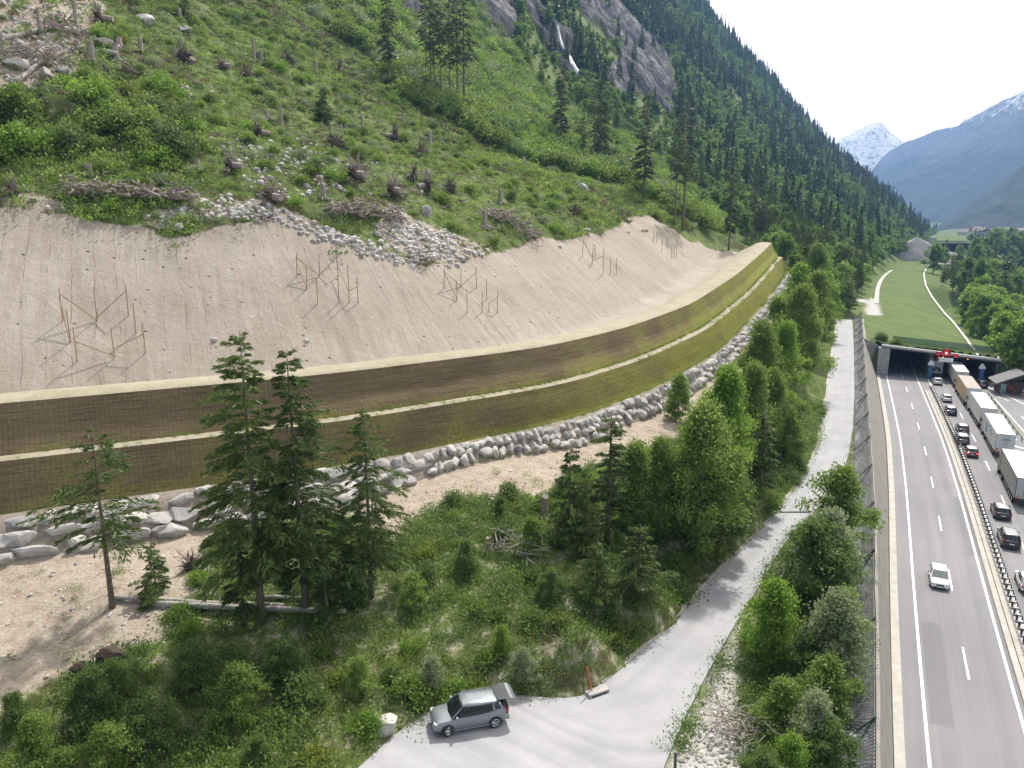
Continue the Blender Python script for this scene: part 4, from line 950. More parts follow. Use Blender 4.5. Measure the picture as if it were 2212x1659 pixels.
# ================================================================ FAR MOUNTAINS
def mount(name, ridge, foot, label, snowline, rough_, seed, depth):
    """ridge and foot: lists of (px, py, horizontal distance). Real slopes far up the valley."""
    def at(px, py, D):
        a = (px-1106)/FPX; bb = (py-829.5)/FPX; k = D/math.hypot(a, Cp-bb*Sp); return np.array([a*k, (Cp-bb*Sp)*k, CAMH-(Sp+bb*Cp)*k])
    A = resample_n(np.array([at(*p) for p in ridge]), 160); B = resample_n(np.array([at(*p) for p in foot]), 160)
    A[:, 2] += fbm(A[:, 0], A[:, 1], 130, 5, seed)*14; rows = 90; V = []
    for r in range(rows+1):
        f = r/rows; P = A+(B-A)*f; 
        amp = rough_*math.sin(math.pi*min(1, f*1.0+.06))
        d = (1-np.abs(fbm(P[:, 0]+P[:, 2]*.4, P[:, 1]-P[:, 2]*.3, depth, 6, seed)))*2-1.3
        P = P.copy(); P[:, 2] += d*amp; P[:, 1] += d*amp*.6; V.append(P)
    back = A.copy(); back[:, :2] += (A[:, :2]-B[:, :2])*.5; back[:, 2] -= 500; V.insert(0, back)
    V = np.vstack(V); n = 160; I_ = np.arange(len(V)).reshape(-1, n); F = np.stack([I_[:-1, :-1], I_[:-1, 1:], I_[1:, 1:], I_[1:, :-1]], -1).reshape(-1, 4)
    m, t, b = newmat(name); geo = N(t, 'ShaderNodeNewGeometry'); sep = N(t, 'ShaderNodeSeparateXYZ'); t.links.new(geo.outputs['Position'], sep.inputs[0])
    sx_ = N(t, 'ShaderNodeVectorMath', operation='MULTIPLY'); sx_.inputs[1].default_value = (1/depth, 1/depth, .8/depth); t.links.new(geo.outputs['Position'], sx_.inputs[0])
    n1 = noise(t, 20, 9, .75, sx_.outputs[0]); n2 = noise(t, 2.2, 6, .65, sx_.outputs[0])
    rock = ramp(t, [(.35, (.04, .045, .055)), (.55, (.09, .095, .105)), (.7, (.16, .16, .165))], n1)
    wood = ramp(t, [(.35, (.012, .022, .020)), (.52, (.024, .042, .030)), (.68, (.045, .068, .042))], n1)
    zz_ = mathn(t, 'ADD', sep.outputs[2], mathn(t, 'MULTIPLY', mathn(t, 'SUBTRACT', n2, .5), snowline[2]))
    c = mixc(t, mapr(t, zz_, snowline[0]-snowline[2]*.25, snowline[0]), wood.outputs[0], rock.outputs[0])
    n4 = noise(t, 34, 6, .8, sx_.outputs[0]); sn = mathn(t, 'ADD', mapr(t, zz_, snowline[0], snowline[1], -.75, .62), mathn(t, 'MULTIPLY', mathn(t, 'SUBTRACT', mathn(t, 'ADD', mathn(t, 'MULTIPLY', n1, .5), mathn(t, 'MULTIPLY', n4, .5)), .5), 7.0))
    c = mixc(t, mapr(t, sn, .30, .42), c, (.93, .93, .94)); t.links.new(c, b.inputs['Base Color']); b.inputs['Roughness'].default_value = .9
    bump(t, b, n1, 1.0, depth*.06)
    o = link(name, mesh_np(name, V, F, [m], smooth=True)); tag(o, kind='structure'); return o
mount('snow_peak', [(1600, 520, 5300), (1700, 420, 5300), (1777, 332, 5300), (1812, 303, 5300), (1845, 281, 5300), (1870, 272, 5300), (1896, 259, 5300), (1908, 263, 5300), (1921, 281, 5300), (1950, 305, 5300), (1985, 330, 5300), (2060, 300, 5800), (2085, 256, 5800), (2110, 275, 5800), (2200, 330, 5800), (2400, 380, 5800)],
      [(1500, 560, 3900), (2400, 520, 3900)], '', (-260, 330, 160), 110, 3.0, 600)
mount('valley_mountain', [(1790, 470, 5200), (1849, 369, 5200), (1900, 338, 5100), (1957, 309, 5000), (2015, 287, 4900), (2071, 269, 4800), (2136, 233, 4600), (2212, 196, 4400), (2330, 130, 4300), (2600, 40, 4200)],
      [(1800, 506, 3600), (2060, 506, 3300), (2600, 520, 2600)], '', (400, 680, 300), 55, 9.0, 500)
mount('valley_spur', [(2020, 500, 2700), (2060, 470, 2700), (2110, 435, 2650), (2160, 400, 2600), (2212, 352, 2500), (2400, 210, 2400), (2700, 90, 2400)],
      [(2000, 512, 2100), (2212, 520, 1900), (2700, 560, 1500)], '', (3000, 4000, 100), 35, 15.0, 260)
# white water of the river at the right
rv = [W(2212, 690, -10.6), W(2203, 668, -10.6), W(2198, 650, -10.6)]
q = MB(); A = [uv2(u, -62, -10.4) for u in range(200, 720, 20)]; B = [uv2(u, -94, -10.4) for u in range(200, 720, 20)]
for a, b_ in zip(A, B): pass
m, t, b = newmat('river_water'); geo = N(t, 'ShaderNodeNewGeometry').outputs['Position']; nn_ = noise(t, .35, 6, .7, geo)
r_ = ramp(t, [(.4, (.10, .14, .14)), (.52, (.35, .38, .38)), (.6, (.8, .82, .82))], nn_); t.links.new(r_.outputs[0], b.inputs['Base Color']); b.inputs['Roughness'].default_value = .25; bump(t, b, nn_, .5, .3)
V = np.vstack([A, B]); n = len(A); F = np.array([[i, n+i, n+i+1, i+1] for i in range(n-1)]); tag(link('river', mesh_np('river', V, F, [m])), kind='structure')
# waterfall on the cliff
wf = [G(1203, 58), G(1208, 85), G(1214, 105), G(1226, 118), G(1236, 140), G(1250, 165), G(1262, 180)]
wf = [p for p in wf if p is not None]; wm = simple('falling_water', (.8, .82, .85), .5, var=.12, scale=.4)
q = MB(); V = []
rr = np.random.RandomState(2)
W2 = resample_n(np.array(wf), 40)
for i, p in enumerate(W2):
    wd = 2.2+1.6*rr.rand()+i*.06; ctr = p+np.array([.3, -.9, .5])*2.0; ctr = p+np.array([.3, -.9, .5])*.9; wd *= .32; V += [ctr+[-wd*.8, -wd*.2, 0], ctr+[0, -1.0, .5], ctr+[wd*.8, wd*.3, 0]]
V = np.array(V); F = np.vstack([[[3*i, 3*i+1, 3*i+4, 3*i+3], [3*i+1, 3*i+2, 3*i+5, 3*i+4]] for i in range(len(W2)-1)])
tag(link('waterfall', mesh_np('waterfall', V, F, [wm], smooth=True)), kind='structure')
# far village strips on the valley floor
r = np.random.RandomState(9)
hm = [simple('render_wall', (.62, .60, .56), .8), simple('roof_tile', (.20, .15, .13), .8)]
def house(p, wd, dp, h, rz, lab, grp):
    o = tag(empty('house', p, rz), lab, 'house', grp); MB().box((0, 0, h/2), (wd, dp, h)).build('wall', hm[0], o)
    MB().prism([(-wd/2-.6, h), (wd/2+.6, h), (0, h+wd*.35)], -dp/2-.6, dp/2+.6).build('roof', hm[1], o); return o
for i in range(14):
    px = 2085+i*9.6+r.uniform(-3, 3); p = G(px, 508+r.uniform(-2.5, 2.5))
    if p is not None: house(p, r.uniform(12, 20), r.uniform(14, 30), r.uniform(5, 8), r.uniform(0, 3), 'tiny pale house in the far village on the valley floor', 'houses of the far village')
# ================================================================ VEHICLES
M['glass'] = simple('dark_car_glass', (.018, .022, .026), .08, var=.1, spec=.8)
M['tyre'] = simple('tyre', (.018, .018, .018), .8); M['rim'] = simple('alloy_rim', (.45, .46, .47), .3, .8)
M['red_lens'] = simple('red_tail_lens', (.22, .012, .015), .25); M['lens'] = simple('headlight_lens', (.42, .45, .47), .15)
M['plastic'] = simple('black_trim', (.03, .03, .032), .6); M['plate'] = simple('number_plate', (.75, .75, .72), .5)
M['red_lit'] = simple('lit_brake_lamp', (.6, .02, .02), .3, emit=(1, .05, .04), es=1.6)
_pc = {}
def paint(c):
    if c not in _pc: _pc[c] = simple('car_paint', c, .32, .35 if max(c) < .6 else 0.0, var=.03, coat=.9)
    return _pc[c]
def plate_marks(q, o): pass
def car(name, label, pos, heading, col, L=4.3, Wd=1.80, H=1.50, suv=False, lit=False, roofcol=None, tailgate=False, steer=0.0, group=None, wagon=True, glasscol=None):
    """body along +x"""
    o = tag(empty(name, pos, heading), label, 'car', group)
    w_, r_ = Wd/2, (.36 if suv else .32); cl = .22 if suv else .16; xF, xR = L/2, -L/2
    hood = H*.58 if suv else H*.585; belt = H*.615; fx_, rx_ = L/2-.86, -L/2+.88
    pm = paint(col)
    S = [(xF, .30, .34, .50, .78), (xF-.05, cl+.04, .55, hood-.20, .88), (xF-.22, cl, .66, hood-.10, .95), (xF-.6, cl, .68, hood-.05, .985), (xF-1.15, cl, .72, hood+.0, 1.0), (xF-1.45, cl, .74, belt, 1.0),
         (0, cl, .76, belt+.01, 1.0), (xR+1.3, cl, .78, belt+.03, 1.0), (xR+.7, cl, .80, belt+.05+(.10 if tailgate else 0), .99), (xR+.25, cl+.05, .80, belt+.04+(.12 if tailgate else 0), .955), (xR+.05, cl+.12, .72, belt-.02+(.08 if tailgate else 0), .91), (xR, .36, .55, belt-.18, .86)]
    secs = []
    for x, zb, zm, zt, f in S:
        ww = w_*f; zm = zb+(zt-zb)*.55
        half = [(0, zb), (ww*.86, zb), (ww*.97, zb+.10), (ww, zm), (ww*.985, zt-.12), (ww*.93, zt-.03), (ww*.80, zt+.01), (ww*.4, zt+.035), ]
        ring = [(x+(0 if i < 5 else 0), y, z) for i, (y, z) in enumerate(half)]+[(x, 0, zt+.045)]+[(x, -y, z) for y, z in half[1:][::-1]]
        secs.append(np.array(ring))
    q = MB(); q.loft(secs); body = q.build('body', pm, o, smooth=True)
    sm = body.modifiers.new('round', 'SUBSURF'); sm.levels = 1; sm.render_levels = 1
    # greenhouse
    bz = belt+.0; rz_ = H; xw0, xw1 = xF-1.12, xF-1.85 if not suv else xF-1.80
    xr1, xr0 = (xR+.55, xR+.16) if wagon else (xR+1.05, xR+.55)
    if tailgate: xr1, xr0 = xR+.62, xR+.40
    def ring(x0, x1, wf, z, n=6):
        pts_ = []
        for k in range(n+1):
            f = k/n; x = x0+(x1-x0)*f; yy = w_*wf*(1-.10*(2*f-1)**2-.03*f); pts_.append((x, yy, z))
        return pts_
    def fullring(x0, x1, wf, z, cf):
        a = ring(x0, x1, wf, z); return np.array([(x0+cf, 0, z)]+a+[(x1-cf*.4, 0, z)]+[(p[0], -p[1], p[2]) for p in a[::-1]])
    R0 = fullring(xw0, xr0, .95, bz, .10); R1 = fullring(xw1, xr1, .80, rz_-.09, .07); R2 = fullring(xw1-.10, xr1+.07, .70, rz_-.015, .04); R3 = fullring(xw1-.5, xr1+.4, .35, rz_+.005, .0)
    if tailgate:      # belt line climbs towards the tail, side glass tapers to a point
        f_ = np.clip((xw0-R0[:, 0])/(xw0-xr0), 0, 1); R0[:, 2] += .17*f_**1.6; g_ = np.clip((xw1-R1[:, 0])/(xw1-xr1), 0, 1); R1[:, 2] -= .07*g_**2; R2[:, 2] -= .07*np.clip((xw1-R2[:, 0])/(xw1-xr1), 0, 1)**2
    q = MB(); q.loft([R0, (R0+R1)/2+np.column_stack([np.zeros(len(R0)), np.sign(R0[:, 1])*.025, np.zeros(len(R0))]), R1], cap=False); q.build('windows', M['glass'] if glasscol is None else glasscol, o, smooth=True)
    q = MB(); e = R1.copy(); e[:, 2] -= .02; e[:, 1] *= 1.015; q.loft([e, R1+[0, 0, .03], R2, R3], cap=True)
    rf = q.build('roof', paint(roofcol) if roofcol else pm, o, smooth=True)
    q = MB(); n_ = len(R0)
    def pill(i, wd, out=.012):
        for s_ in (i, n_-i):
            a, b_ = R0[s_].copy(), R1[s_].copy()
            for p in (a, b_): p[1] += np.sign(p[1])*out
            q.tube(a, (a+b_)/2+[0, np.sign(a[1])*.025, 0], wd, n=5); q.tube((a+b_)/2+[0, np.sign(a[1])*.025, 0], b_, wd, n=5)
    pill(1, .045); pill(7, .09 if tailgate else .07); pill(6 if wagon else 6, .07 if tailgate else .05)
    q.build('pillar', pm, o); q = MB(); pill(3, .028, .004); q.build('door_pillar', M['plastic'], o)
    # wheels
    for sx_, sy_ in ((fx_, 1), (fx_, -1), (rx_, 1), (rx_, -1)):
        ar = MB(); n = 14
        pr_ = [(sx_+math.cos(a)*(r_+.055), r_+math.sin(a)*(r_+.055)) for a in np.linspace(-.25, math.pi+.25, n)]
        ar.prism(pr_, sy_*(w_-.22), sy_*(w_+.006)); ar.build('wheel_arch', M['plastic'], o)
        wq = empty('wheel', (sx_, sy_*(w_-.09), r_), steer if sx_ > 0 else 0.0); wq.parent = o
        t_ = MB(); t_.tube((0, -.11, 0), (0, .11, 0), r_, n=20); t_.build('tyre', M['tyre'], wq)
        t_ = MB(); yo = sy_*.115; t_.tube((0, yo-.004*sy_, 0), (0, yo+.004*sy_, 0), r_*.18, n=10)
        for k in range(5):
            a = k*2*math.pi/5+.3; t_.tube((0, yo, 0), (math.cos(a)*r_*.62, yo, math.sin(a)*r_*.62), .035, .05, n=4)
        for k in range(16):
            a, b_ = k*math.pi/8, (k+1)*math.pi/8; t_.tube((math.cos(a)*r_*.66, yo, math.sin(a)*r_*.66), (math.cos(b_)*r_*.66, yo, math.sin(b_)*r_*.66), .022, n=4, cap=False)
        t_.build('rim', M['rim'], wq)
    # lamps, grille, plate, mirrors
    for s_ in (1, -1):
        MB().box((xF-.20, s_*w_*.72, hood-.20), (.30, .36, .11), bev=.10).build('headlight', M['lens'], o)
        if suv: MB().box((xR+.13, s_*w_*.86, belt-.02), (.22, .14, .44), taper=.85, bev=.03).build('taillight', M['red_lit'] if lit else M['red_lens'], o)
        else: MB().box((xR+.05, s_*w_*.74, belt-.12), (.14, .32, .17), bev=.03).build('taillight', M['red_lit'] if lit else M['red_lens'], o)
        q = MB(); q.box((xw0-.28, s_*(w_+.10), belt+.10), (.12, .20, .14), bev=.03); q.box((xw0-.26, s_*(w_+.0), belt+.04), (.06, .1, .05)); q.build('mirror', pm, o)
        for hx in (.15, -.85): MB().box((hx, s_*(w_+.008), belt-.14), (.18, .03, .035)).build('door_handle', M['rim'] if suv else pm, o)
        MB().box((0, s_*(w_+.0), cl+.10), (L-2.4, .04, .05)).build('sill_strip', M['rim'] if suv and tailgate else M['plastic'], o)
    MB().box((xF-.05, 0, hood-.32), (.09, w_*.80, .20), bev=.02).build('grille', M['plastic'], o)
    MB().box((xF-.06, 0, cl+.13), (.10, w_*1.35, .12), bev=.02).build('front_bumper_trim', M['plastic'], o)
    MB().box((xR+.01, 0, cl+.16), (.12, w_*1.5, .18), bev=.02).build('rear_bumper_trim', M['plastic'], o)
    MB().box((xR-.02, 0, belt-.30 if not tailgate else cl+.3), (.03, .5, .11)).build('number_plate', M['plate'], o)
    if suv:
        for s_ in (1, -1): q = MB(); q.tube((xw1-.15, s_*w_*.66, rz_+.03), (xr1+.25, s_*w_*.66, rz_+.03), .022, n=5); q.build('roof_rail', M['rim'], o)
    if tailgate:
        q = MB(); q.box((xR+.34, 0, belt+.13), (.12, w_*1.45, .55)); q.box((xR+.12, 0, belt-.02), (.30, w_*1.5, .16)); q.build('boot_opening', M['black'], o)  # black blocks stand in for the shaded boot interior
        tg = empty('tailgate', (xr1+.05, 0, rz_-.03)); tg.parent = o; tg.rotation_euler = (0, R(-4), 0)
        # hinged up: panel runs back and slightly up, its lower half bent down
        A = [(0, .66, .02), (-.35, .70, .10), (-.75, .74, .12)]; q = MB()
        secs = [np.array([(x, -y, z), (x, y, z), (x, y, z-.05), (x, -y, z-.05)]) for x, y, z in A]; q.loft(secs); q.build('tailgate_window', M['glass'], tg)
        B_ = [(-.75, .76, .13), (-.95, .78, .10), (-1.15, .76, -.02), (-1.22, .70, -.12)]; q = MB()
        secs = [np.array([(x, -y, z), (x, y, z), (x+.05, y, z-.08), (x+.05, -y, z-.08)]) for x, y, z in B_]; q.loft(secs)
        for s_ in (-1, 1): q.path([(0, s_*.67, .02), (-.35, s_*.72, .10), (-.75, s_*.76, .12)], .045, 5)
        q.build('tailgate_panel', pm, tg)
        q = MB(); q.box((.05, w_*.40, belt+.12), (.22, .46, .62), bev=.08); q.box((-.9, w_*.4, belt+.10), (.2, .46, .5), bev=.08); q.build('seat', simple('seat_cloth', (.25, .27, .28), .9), o)
    return o
def road_pos(px, py, z=.0):
    p = W(px, py, z); i = off_of(p)[1]; _, a = hwp(0, min(i, len(LN)-3)); return p, a+math.pi/2     # heading away from the viewer
def fwd(p, a, d): return p+np.array([math.cos(a), math.sin(a), 0])*d

# the parked SUV with its tailgate up
pf_, pr2 = W(970, 1589, 6.5), W(1068, 1571, 6.5); d = pf_-pr2; ah = math.atan2(d[1], d[0]); wb_ = np.linalg.norm(d)
ctr = (pf_+pr2)/2+np.array([math.sin(ah), -math.cos(ah), 0])*(-1)*(-.82) if False else (pf_+pr2)/2+np.array([math.sin(ah), -math.cos(ah), 0])*.84
print('suv', wb_, ah, ctr)
M['clearglass'] = simple('tinted_car_glass', (.010, .014, .014), .10, var=.3, spec=.45, scale=2)
car('parked_suv', 'grey metallic SUV parked at the roadside turning place with its tailgate open', ctr+[0, 0, .03], ah, (.20, .225, .245), 4.64, 1.89, 1.71, suv=True, tailgate=True, steer=.42, glasscol=M['clearglass'])

p, a = road_pos(2027, 1257); car('hatchback_car', 'white hatchback driving alone towards the viewer on the near carriageway', p, a+math.pi, (.72, .73, .74), 4.1, 1.74, 1.46, glasscol=simple('sky_reflection_glass', (.10, .13, .13), .1, spec=.8))  # sky reflection put into the glass colour as a lighter tone
cars = [(2026, 832, (.66, .67, .68), 4.3, 1.50, 0, 0, 'silver car following the truck that is entering the tunnel, left lane', None),
        (2046, 869, (.70, .71, .72), 4.4, 1.50, 0, 0, 'white sporty hatchback in the left lane, second car back from the portal', None),
        (2054.5, 897, (.022, .024, .028), 4.5, 1.58, 1, 0, 'black compact SUV in the left lane, third car back from the portal', (.5, .51, .52)),
        (2080.5, 937, (.03, .03, .038), 4.3, 1.50, 0, 0, 'dark car just ahead of the dark brown estate in the left lane', (.42, .42, .44)),
        (2079.5, 961, (.055, .048, .052), 4.6, 1.62, 1, 0, 'dark brown SUV pulled close to the median barrier', (.55, .55, .56)),
        (2099, 988, (.10, .022, .026), 4.3, 1.48, 0, 1, 'dark red hatchback with its brake lamps lit', (.45, .40, .41)),
        (2164.5, 1122, (.018, .019, .022), 4.4, 1.56, 1, 0, 'black crossover with light grey roof, just ahead of the black off-roader', (.34, .35, .36)),
        (2182, 1184, (.012, .012, .014), 4.7, 1.72, 1, 0, 'big black off-roader at the right edge of the picture', (.22, .23, .24)),
        (2224, 1282, (.70, .71, .72), 4.3, 1.50, 0, 0, 'white car cut off by the right edge of the picture', None)]
for px, py, c, L, H_, suv_, lit_, lb, rc in cars:
    p, a = road_pos(px, py); p = fwd(p, a, 1.6)
    car('car', lb, p, a, c, L, 1.80 if H_ < 1.55 else 1.88, H_, suv=bool(suv_), lit=bool(lit_), roofcol=rc, group='cars queueing towards the tunnel')
p = W(2120, 838, 0); _, a = road_pos(2110, 845); car('car', 'dark blue-black SUV in the rightmost lane beside the blue pier guard', p+[.6, 1.2, 0], a+.10, (.02, .024, .035), 4.6, 1.86, 1.66, suv=True, group='cars queueing towards the tunnel')
# tiny traffic before the far portal
for i, (px, py) in enumerate(((2032, 559), (2040, 556), (2046, 558.5))):
    p = W(px, py, 9.3); p[2] = gh(p[0], p[1])+.35; car('car', 'tiny pale vehicle on the far motorway in front of the distant portal', p, R(60), (.7, .7, .7), 4.4, 1.8, 1.5, group='vehicles before the distant portal')

def truck(label, px, py, side, roof, rear, style, L=13.6, z=0.0):
    p, a = road_pos(px, py); o = tag(empty('semi_truck', p, a), label, 'truck', 'lorries queueing for the tunnel')
    Hh, Wd = 4.0, 2.55; zb = 1.15
    tr_ = empty('trailer', (0, 0, 0)); tr_.parent = o
    MB().box((L/2, 0, (zb+Hh)/2), (L-.06, Wd-.04, Hh-zb)).build('cargo_box', side, tr_)
    q = MB(); q.box((L/2, 0, Hh+.012), (L-.1, Wd-.06, .03)); q.build('roof', roof, tr_)
    q = MB(); 
    for y in (-.64, .64): q.box((-.012, y, (zb+Hh)/2-.02), (.04, 1.18, Hh-zb-.16))
    q.build('rear_door', rear, tr_)
    q = MB()
    for y in (-Wd/2, Wd/2):
        q.box((0.0, y*.985, (zb+Hh)/2), (.09, .07, Hh-zb)); q.box((L/2, y*.99, zb+.03), (L, .05, .14)); q.box((L/2, y*.985, Hh-.04), (L, .06, .08)); q.box((L-.03, y*.985, (zb+Hh)/2), (.08, .07, Hh-zb))
    q.box((0, 0, Hh-.04), (.1, Wd, .1)); q.box((0, 0, zb), (.1, Wd, .16)); q.box((-.03, 0, (zb+Hh)/2), (.03, .03, Hh-zb)); 
    for y in (-.35, .35): q.tube((-.05, y, zb+.1), (-.05, y, Hh-.15), .02, n=4)
    q.build('frame', M['steel'] if style != 'curtain' else M['dark_steel'], tr_)
    q = MB(); q.box((L/2-1, 0, 1.0), (L-3, .9, .25)); q.box((.05, 0, .55), (.1, 2.3, .18)); q.box((.06, 0, .85), (.12, 2.4, .2)); q.box((L*.52, Wd/2-.1, .75), (4.5, .08, .6)); q.box((L*.52, -Wd/2+.1, .75), (4.5, .08, .6)); q.build('chassis', M['dark_steel'], tr_)
    for y in (-.95, .95): MB().box((-.03, y, .88), (.06, .42, .15)).build('taillight', M['red_lens'], tr_)
    if style in ('logo', 'curtain', 'plain_orange'):
        for y in (-.98, .98): MB().box((-.05, y, zb+.32), (.03, .36, .34)).build('warning_panel', simple('orange_panel', (.75, .22, .08), .5), tr_)
    if style == 'logo':       # blue arc on the side, a green flourish on the doors
        q = MB(); n = 12; P_ = [(4.2+5*k/n, Wd/2+.0, 2.0+1.3*math.sin(math.pi*(.15+.6*k/n))) for k in range(n+1)]
        q.path(P_, .06, 4); q.tube((9.9, Wd/2, 1.6), (10.4, Wd/2, 3.1), .10, n=4); q.build('side_graphic', simple('blue_graphic', (.08, .17, .28), .5), tr_)
        q = MB(); q.tube((-.045, .5, 3.0), (-.045, -.55, 3.35), .07, .02, n=4); q.tube((-.045, .2, 3.05), (-.045, -.75, 3.1), .03, .05, n=4); q.build('door_graphic', simple('green_graphic', (.03, .22, .20), .5), tr_)
    if style == 'arch':
        q = MB(); n = 10; P_ = [(-.04, 1.0*math.cos(math.pi*k/n), zb+.45+1.05*math.sin(math.pi*k/n)) for k in range(n+1)]; q.add(P_+[(-.06, p_[1], p_[2]) for p_ in P_], [list(range(n+1))[::-1], list(range(n+1, 2*n+2))]); q.build('door_graphic', M['plastic'], tr_)
        MB().box((-.08, 0, zb+.75), (.02, .5, .45)).build('door_sign', simple('reddish_white_sign', (.7, .45, .42), .5), tr_)
    if style == 'frost':
        q = MB(); 
        for y in (-.3, .35): q.box((-.05, y, 2.3), (.02, .05, 1.5))
        q.build('door_gear', simple('blue_grey_trim', (.30, .42, .45), .5), tr_)
    wm = MB(); wm.tube((0, -.16, 0), (0, .16, 0), .5, n=16); wme = wm.mesh('tyre', M['tyre']); rm = MB(); rm.tube((0, -.17, 0), (0, .17, 0), .26, n=10); rme = rm.mesh('rim', M['rim'])
    def wheels(par, xs_):
        for x in xs_:
            for y in (-1.08, 1.08): wh = empty('wheel', (x, y, .5)); wh.parent = par; link('tyre', wme, wh); link('rim', rme, wh)
    wheels(tr_, (1.9, 3.2, 4.5))
    cb = empty('cab', (L, 0, 0)); cb.parent = o
    secs = [np.array([(x, -1.22*f, zb_), (x, 1.22*f, zb_), (x, 1.24*f, zm), (x, 1.15*f, zt), (x, -1.15*f, zt), (x, -1.24*f, zm)]) for x, f, zb_, zm, zt in ((.35, 1, .7, 2.4, 3.75), (1.2, 1, .7, 2.4, 3.85), (2.1, 1, .5, 2.3, 3.6), (2.55, .98, .45, 1.9, 2.9), (2.7, .96, .4, 1.6, 1.75))]
    MB().loft(secs).build('cab_body', side if style != 'arch' else M['blue'], cb)
    q = MB(); q.add([(2.46, -1.0, 2.95), (2.46, 1.0, 2.95), (2.73, 1.05, 1.9), (2.73, -1.05, 1.9)], [[0, 1, 2, 3]]); q.build('windscreen', M['glass'], cb)
    for s_ in (-1, 1): MB().box((1.75, s_*1.235, 2.45), (.85, .03, .7)).build('side_window', M['glass'], cb); MB().box((2.3, s_*1.45, 2.4), (.15, .22, .7)).build('mirror', M['plastic'], cb)
    MB().box((-.8, 0, .8), (3.6, .9, .3)).build('tractor_frame', M['dark_steel'], cb)
    wheels(cb, (1.4, -2.2)); return o
tw = simple('white_side_shaded', (.62, .63, .62), .5, var=.05, scale=.8); tr1 = simple('white_truck_roof', (.82, .83, .83), .5, var=.04, scale=.5)  # white sides darkened, roof kept bright: shade put into the colours
tg_ = simple('grey_curtain', (.30, .29, .28), .7, var=.08, scale=1.5); tb = simple('beige_curtain', (.48, .36, .22), .7, var=.12, scale=1); tbr = simple('dusty_beige_roof', (.34, .30, .26), .8, var=.15, scale=.8); tdr = simple('rear_door_shaded', (.44, .45, .45), .5, var=.06)  # rear door grey includes the shade on the lorries' backs
truck('white lorry with a black arch on its rear doors entering the right bore', 2020.5, 816, tw, tr1, tdr, 'arch')
truck('plain white lorry standing just before the portal, nearest of the right lane to it', 2074.5, 841, simple('white_side_deep_shade', (.42, .43, .42), .5, var=.08), tr1, tdr, 'plain')  # side of a white lorry, greyed by painted shade
truck('lorry with beige curtain sides and a dusty brown roof', 2098.5, 881, tb, tbr, tdr, 'plain')
truck('white box lorry with grey-blue door gear, right behind the beige lorry', 2131, 929, tw, tr1, tdr, 'frost')
truck('white box lorry with a blue arc on its side and orange door panels', 2166, 991, tw, tr1, simple('white_door_shaded', (.55, .56, .56), .5, var=.06), 'logo')  # white doors dulled, their shade put into the colour
truck('grey curtain-sided lorry with white roof at the right edge of the picture', 2213, 1098, tg_, tr1, tdr, 'curtain')

# ---- right-hand side of the motorway
mb = MB()
def linepx(P_, w_):
    P_ = resample(np.array([W(x, y, 0) for x, y in P_]), 2.0); stripe(mb, 0, w_, 0, 1e9, line=P_) if False else None
    nn = normals2(P_)
    for i in range(len(P_)-1):
        a, b_ = P_[i], P_[i+1]; mb.poly([(*(a[:2]+nn[i]*w_/2), .01), (*(a[:2]-nn[i]*w_/2), .01), (*(b_[:2]-nn[i+1]*w_/2), .01), (*(b_[:2]+nn[i+1]*w_/2), .01)])
linepx([(2131, 834.5), (2165, 850), (2212, 873), (2260, 897)], .25); linepx([(2111, 845.5), (2134, 853.5)], .25); linepx([(2147, 860), (2180, 896), (2212, 932), (2250, 975)], .22)
linepx([(2153, 855.8), (2162, 859.5)], .22); linepx([(2169, 862), (2179, 866)], .22); linepx([(2207, 900), (2222, 914)], .22)
mb.build('lane_marking', M['paint'], MW)
M['verge'] = simple('dry_verge_grass', (.19, .20, .07), .95, var=.35, scale=2, bmp=.5)
A = resample(np.array([W(x, y, .05) for x, y in [(2137, 857), (2150, 871), (2172, 899), (2195, 930), (2225, 968), (2260, 1010)]]), 1.5); B = resample_n(np.array([W(x, y, .05) for x, y in [(2139, 856.5), (2154, 871), (2180, 902), (2206, 933), (2240, 972), (2280, 1015)]]), len(A))
V = np.vstack([A, (A+B)/2+[0, 0, .12], B]); n = len(A); I_ = np.arange(3*n).reshape(3, n); F = np.stack([I_[:-1, :-1], I_[1:, :-1], I_[1:, 1:], I_[:-1, 1:]], -1).reshape(-1, 4)
tag(link('verge', mesh_np('verge', V, F, [M['verge']], smooth=True)), kind='structure')
def guard_rail(P_, label, h=.75, sp=4):
    P_ = resample(np.array([W(x, y, 0) for x, y in P_]), 1.0); k0 = P_[0].copy(); o = tag(empty('guard_rail', k0), label, 'guard rail'); nn = normals2(P_)
    secs = [np.array([[*(p[:2]), h-.15], [*(p[:2]+n_*.08), h-.15], [*(p[:2]+n_*.08), h+.15], [*(p[:2]), h+.15]])-np.array([k0[0], k0[1], 0]) for p, n_ in zip(P_, nn)]
    MB().loft(secs).build('rail', M['steel'], o)
    for i in range(0, len(P_), sp): MB().box(P_[i]-k0+[0, 0, h/2], (.1, .12, h)).build('post', M['dark_steel'], o)
guard_rail([(2134, 856), (2150, 876), (2171, 904), (2192, 934), (2220, 972), (2250, 1015)], 'steel guard rail along the narrow grass verge right of the lorries')
guard_rail([(2132, 832), (2150, 840), (2166, 849)], 'short grey guard rail in front of the dark trees by the wooden shelter')
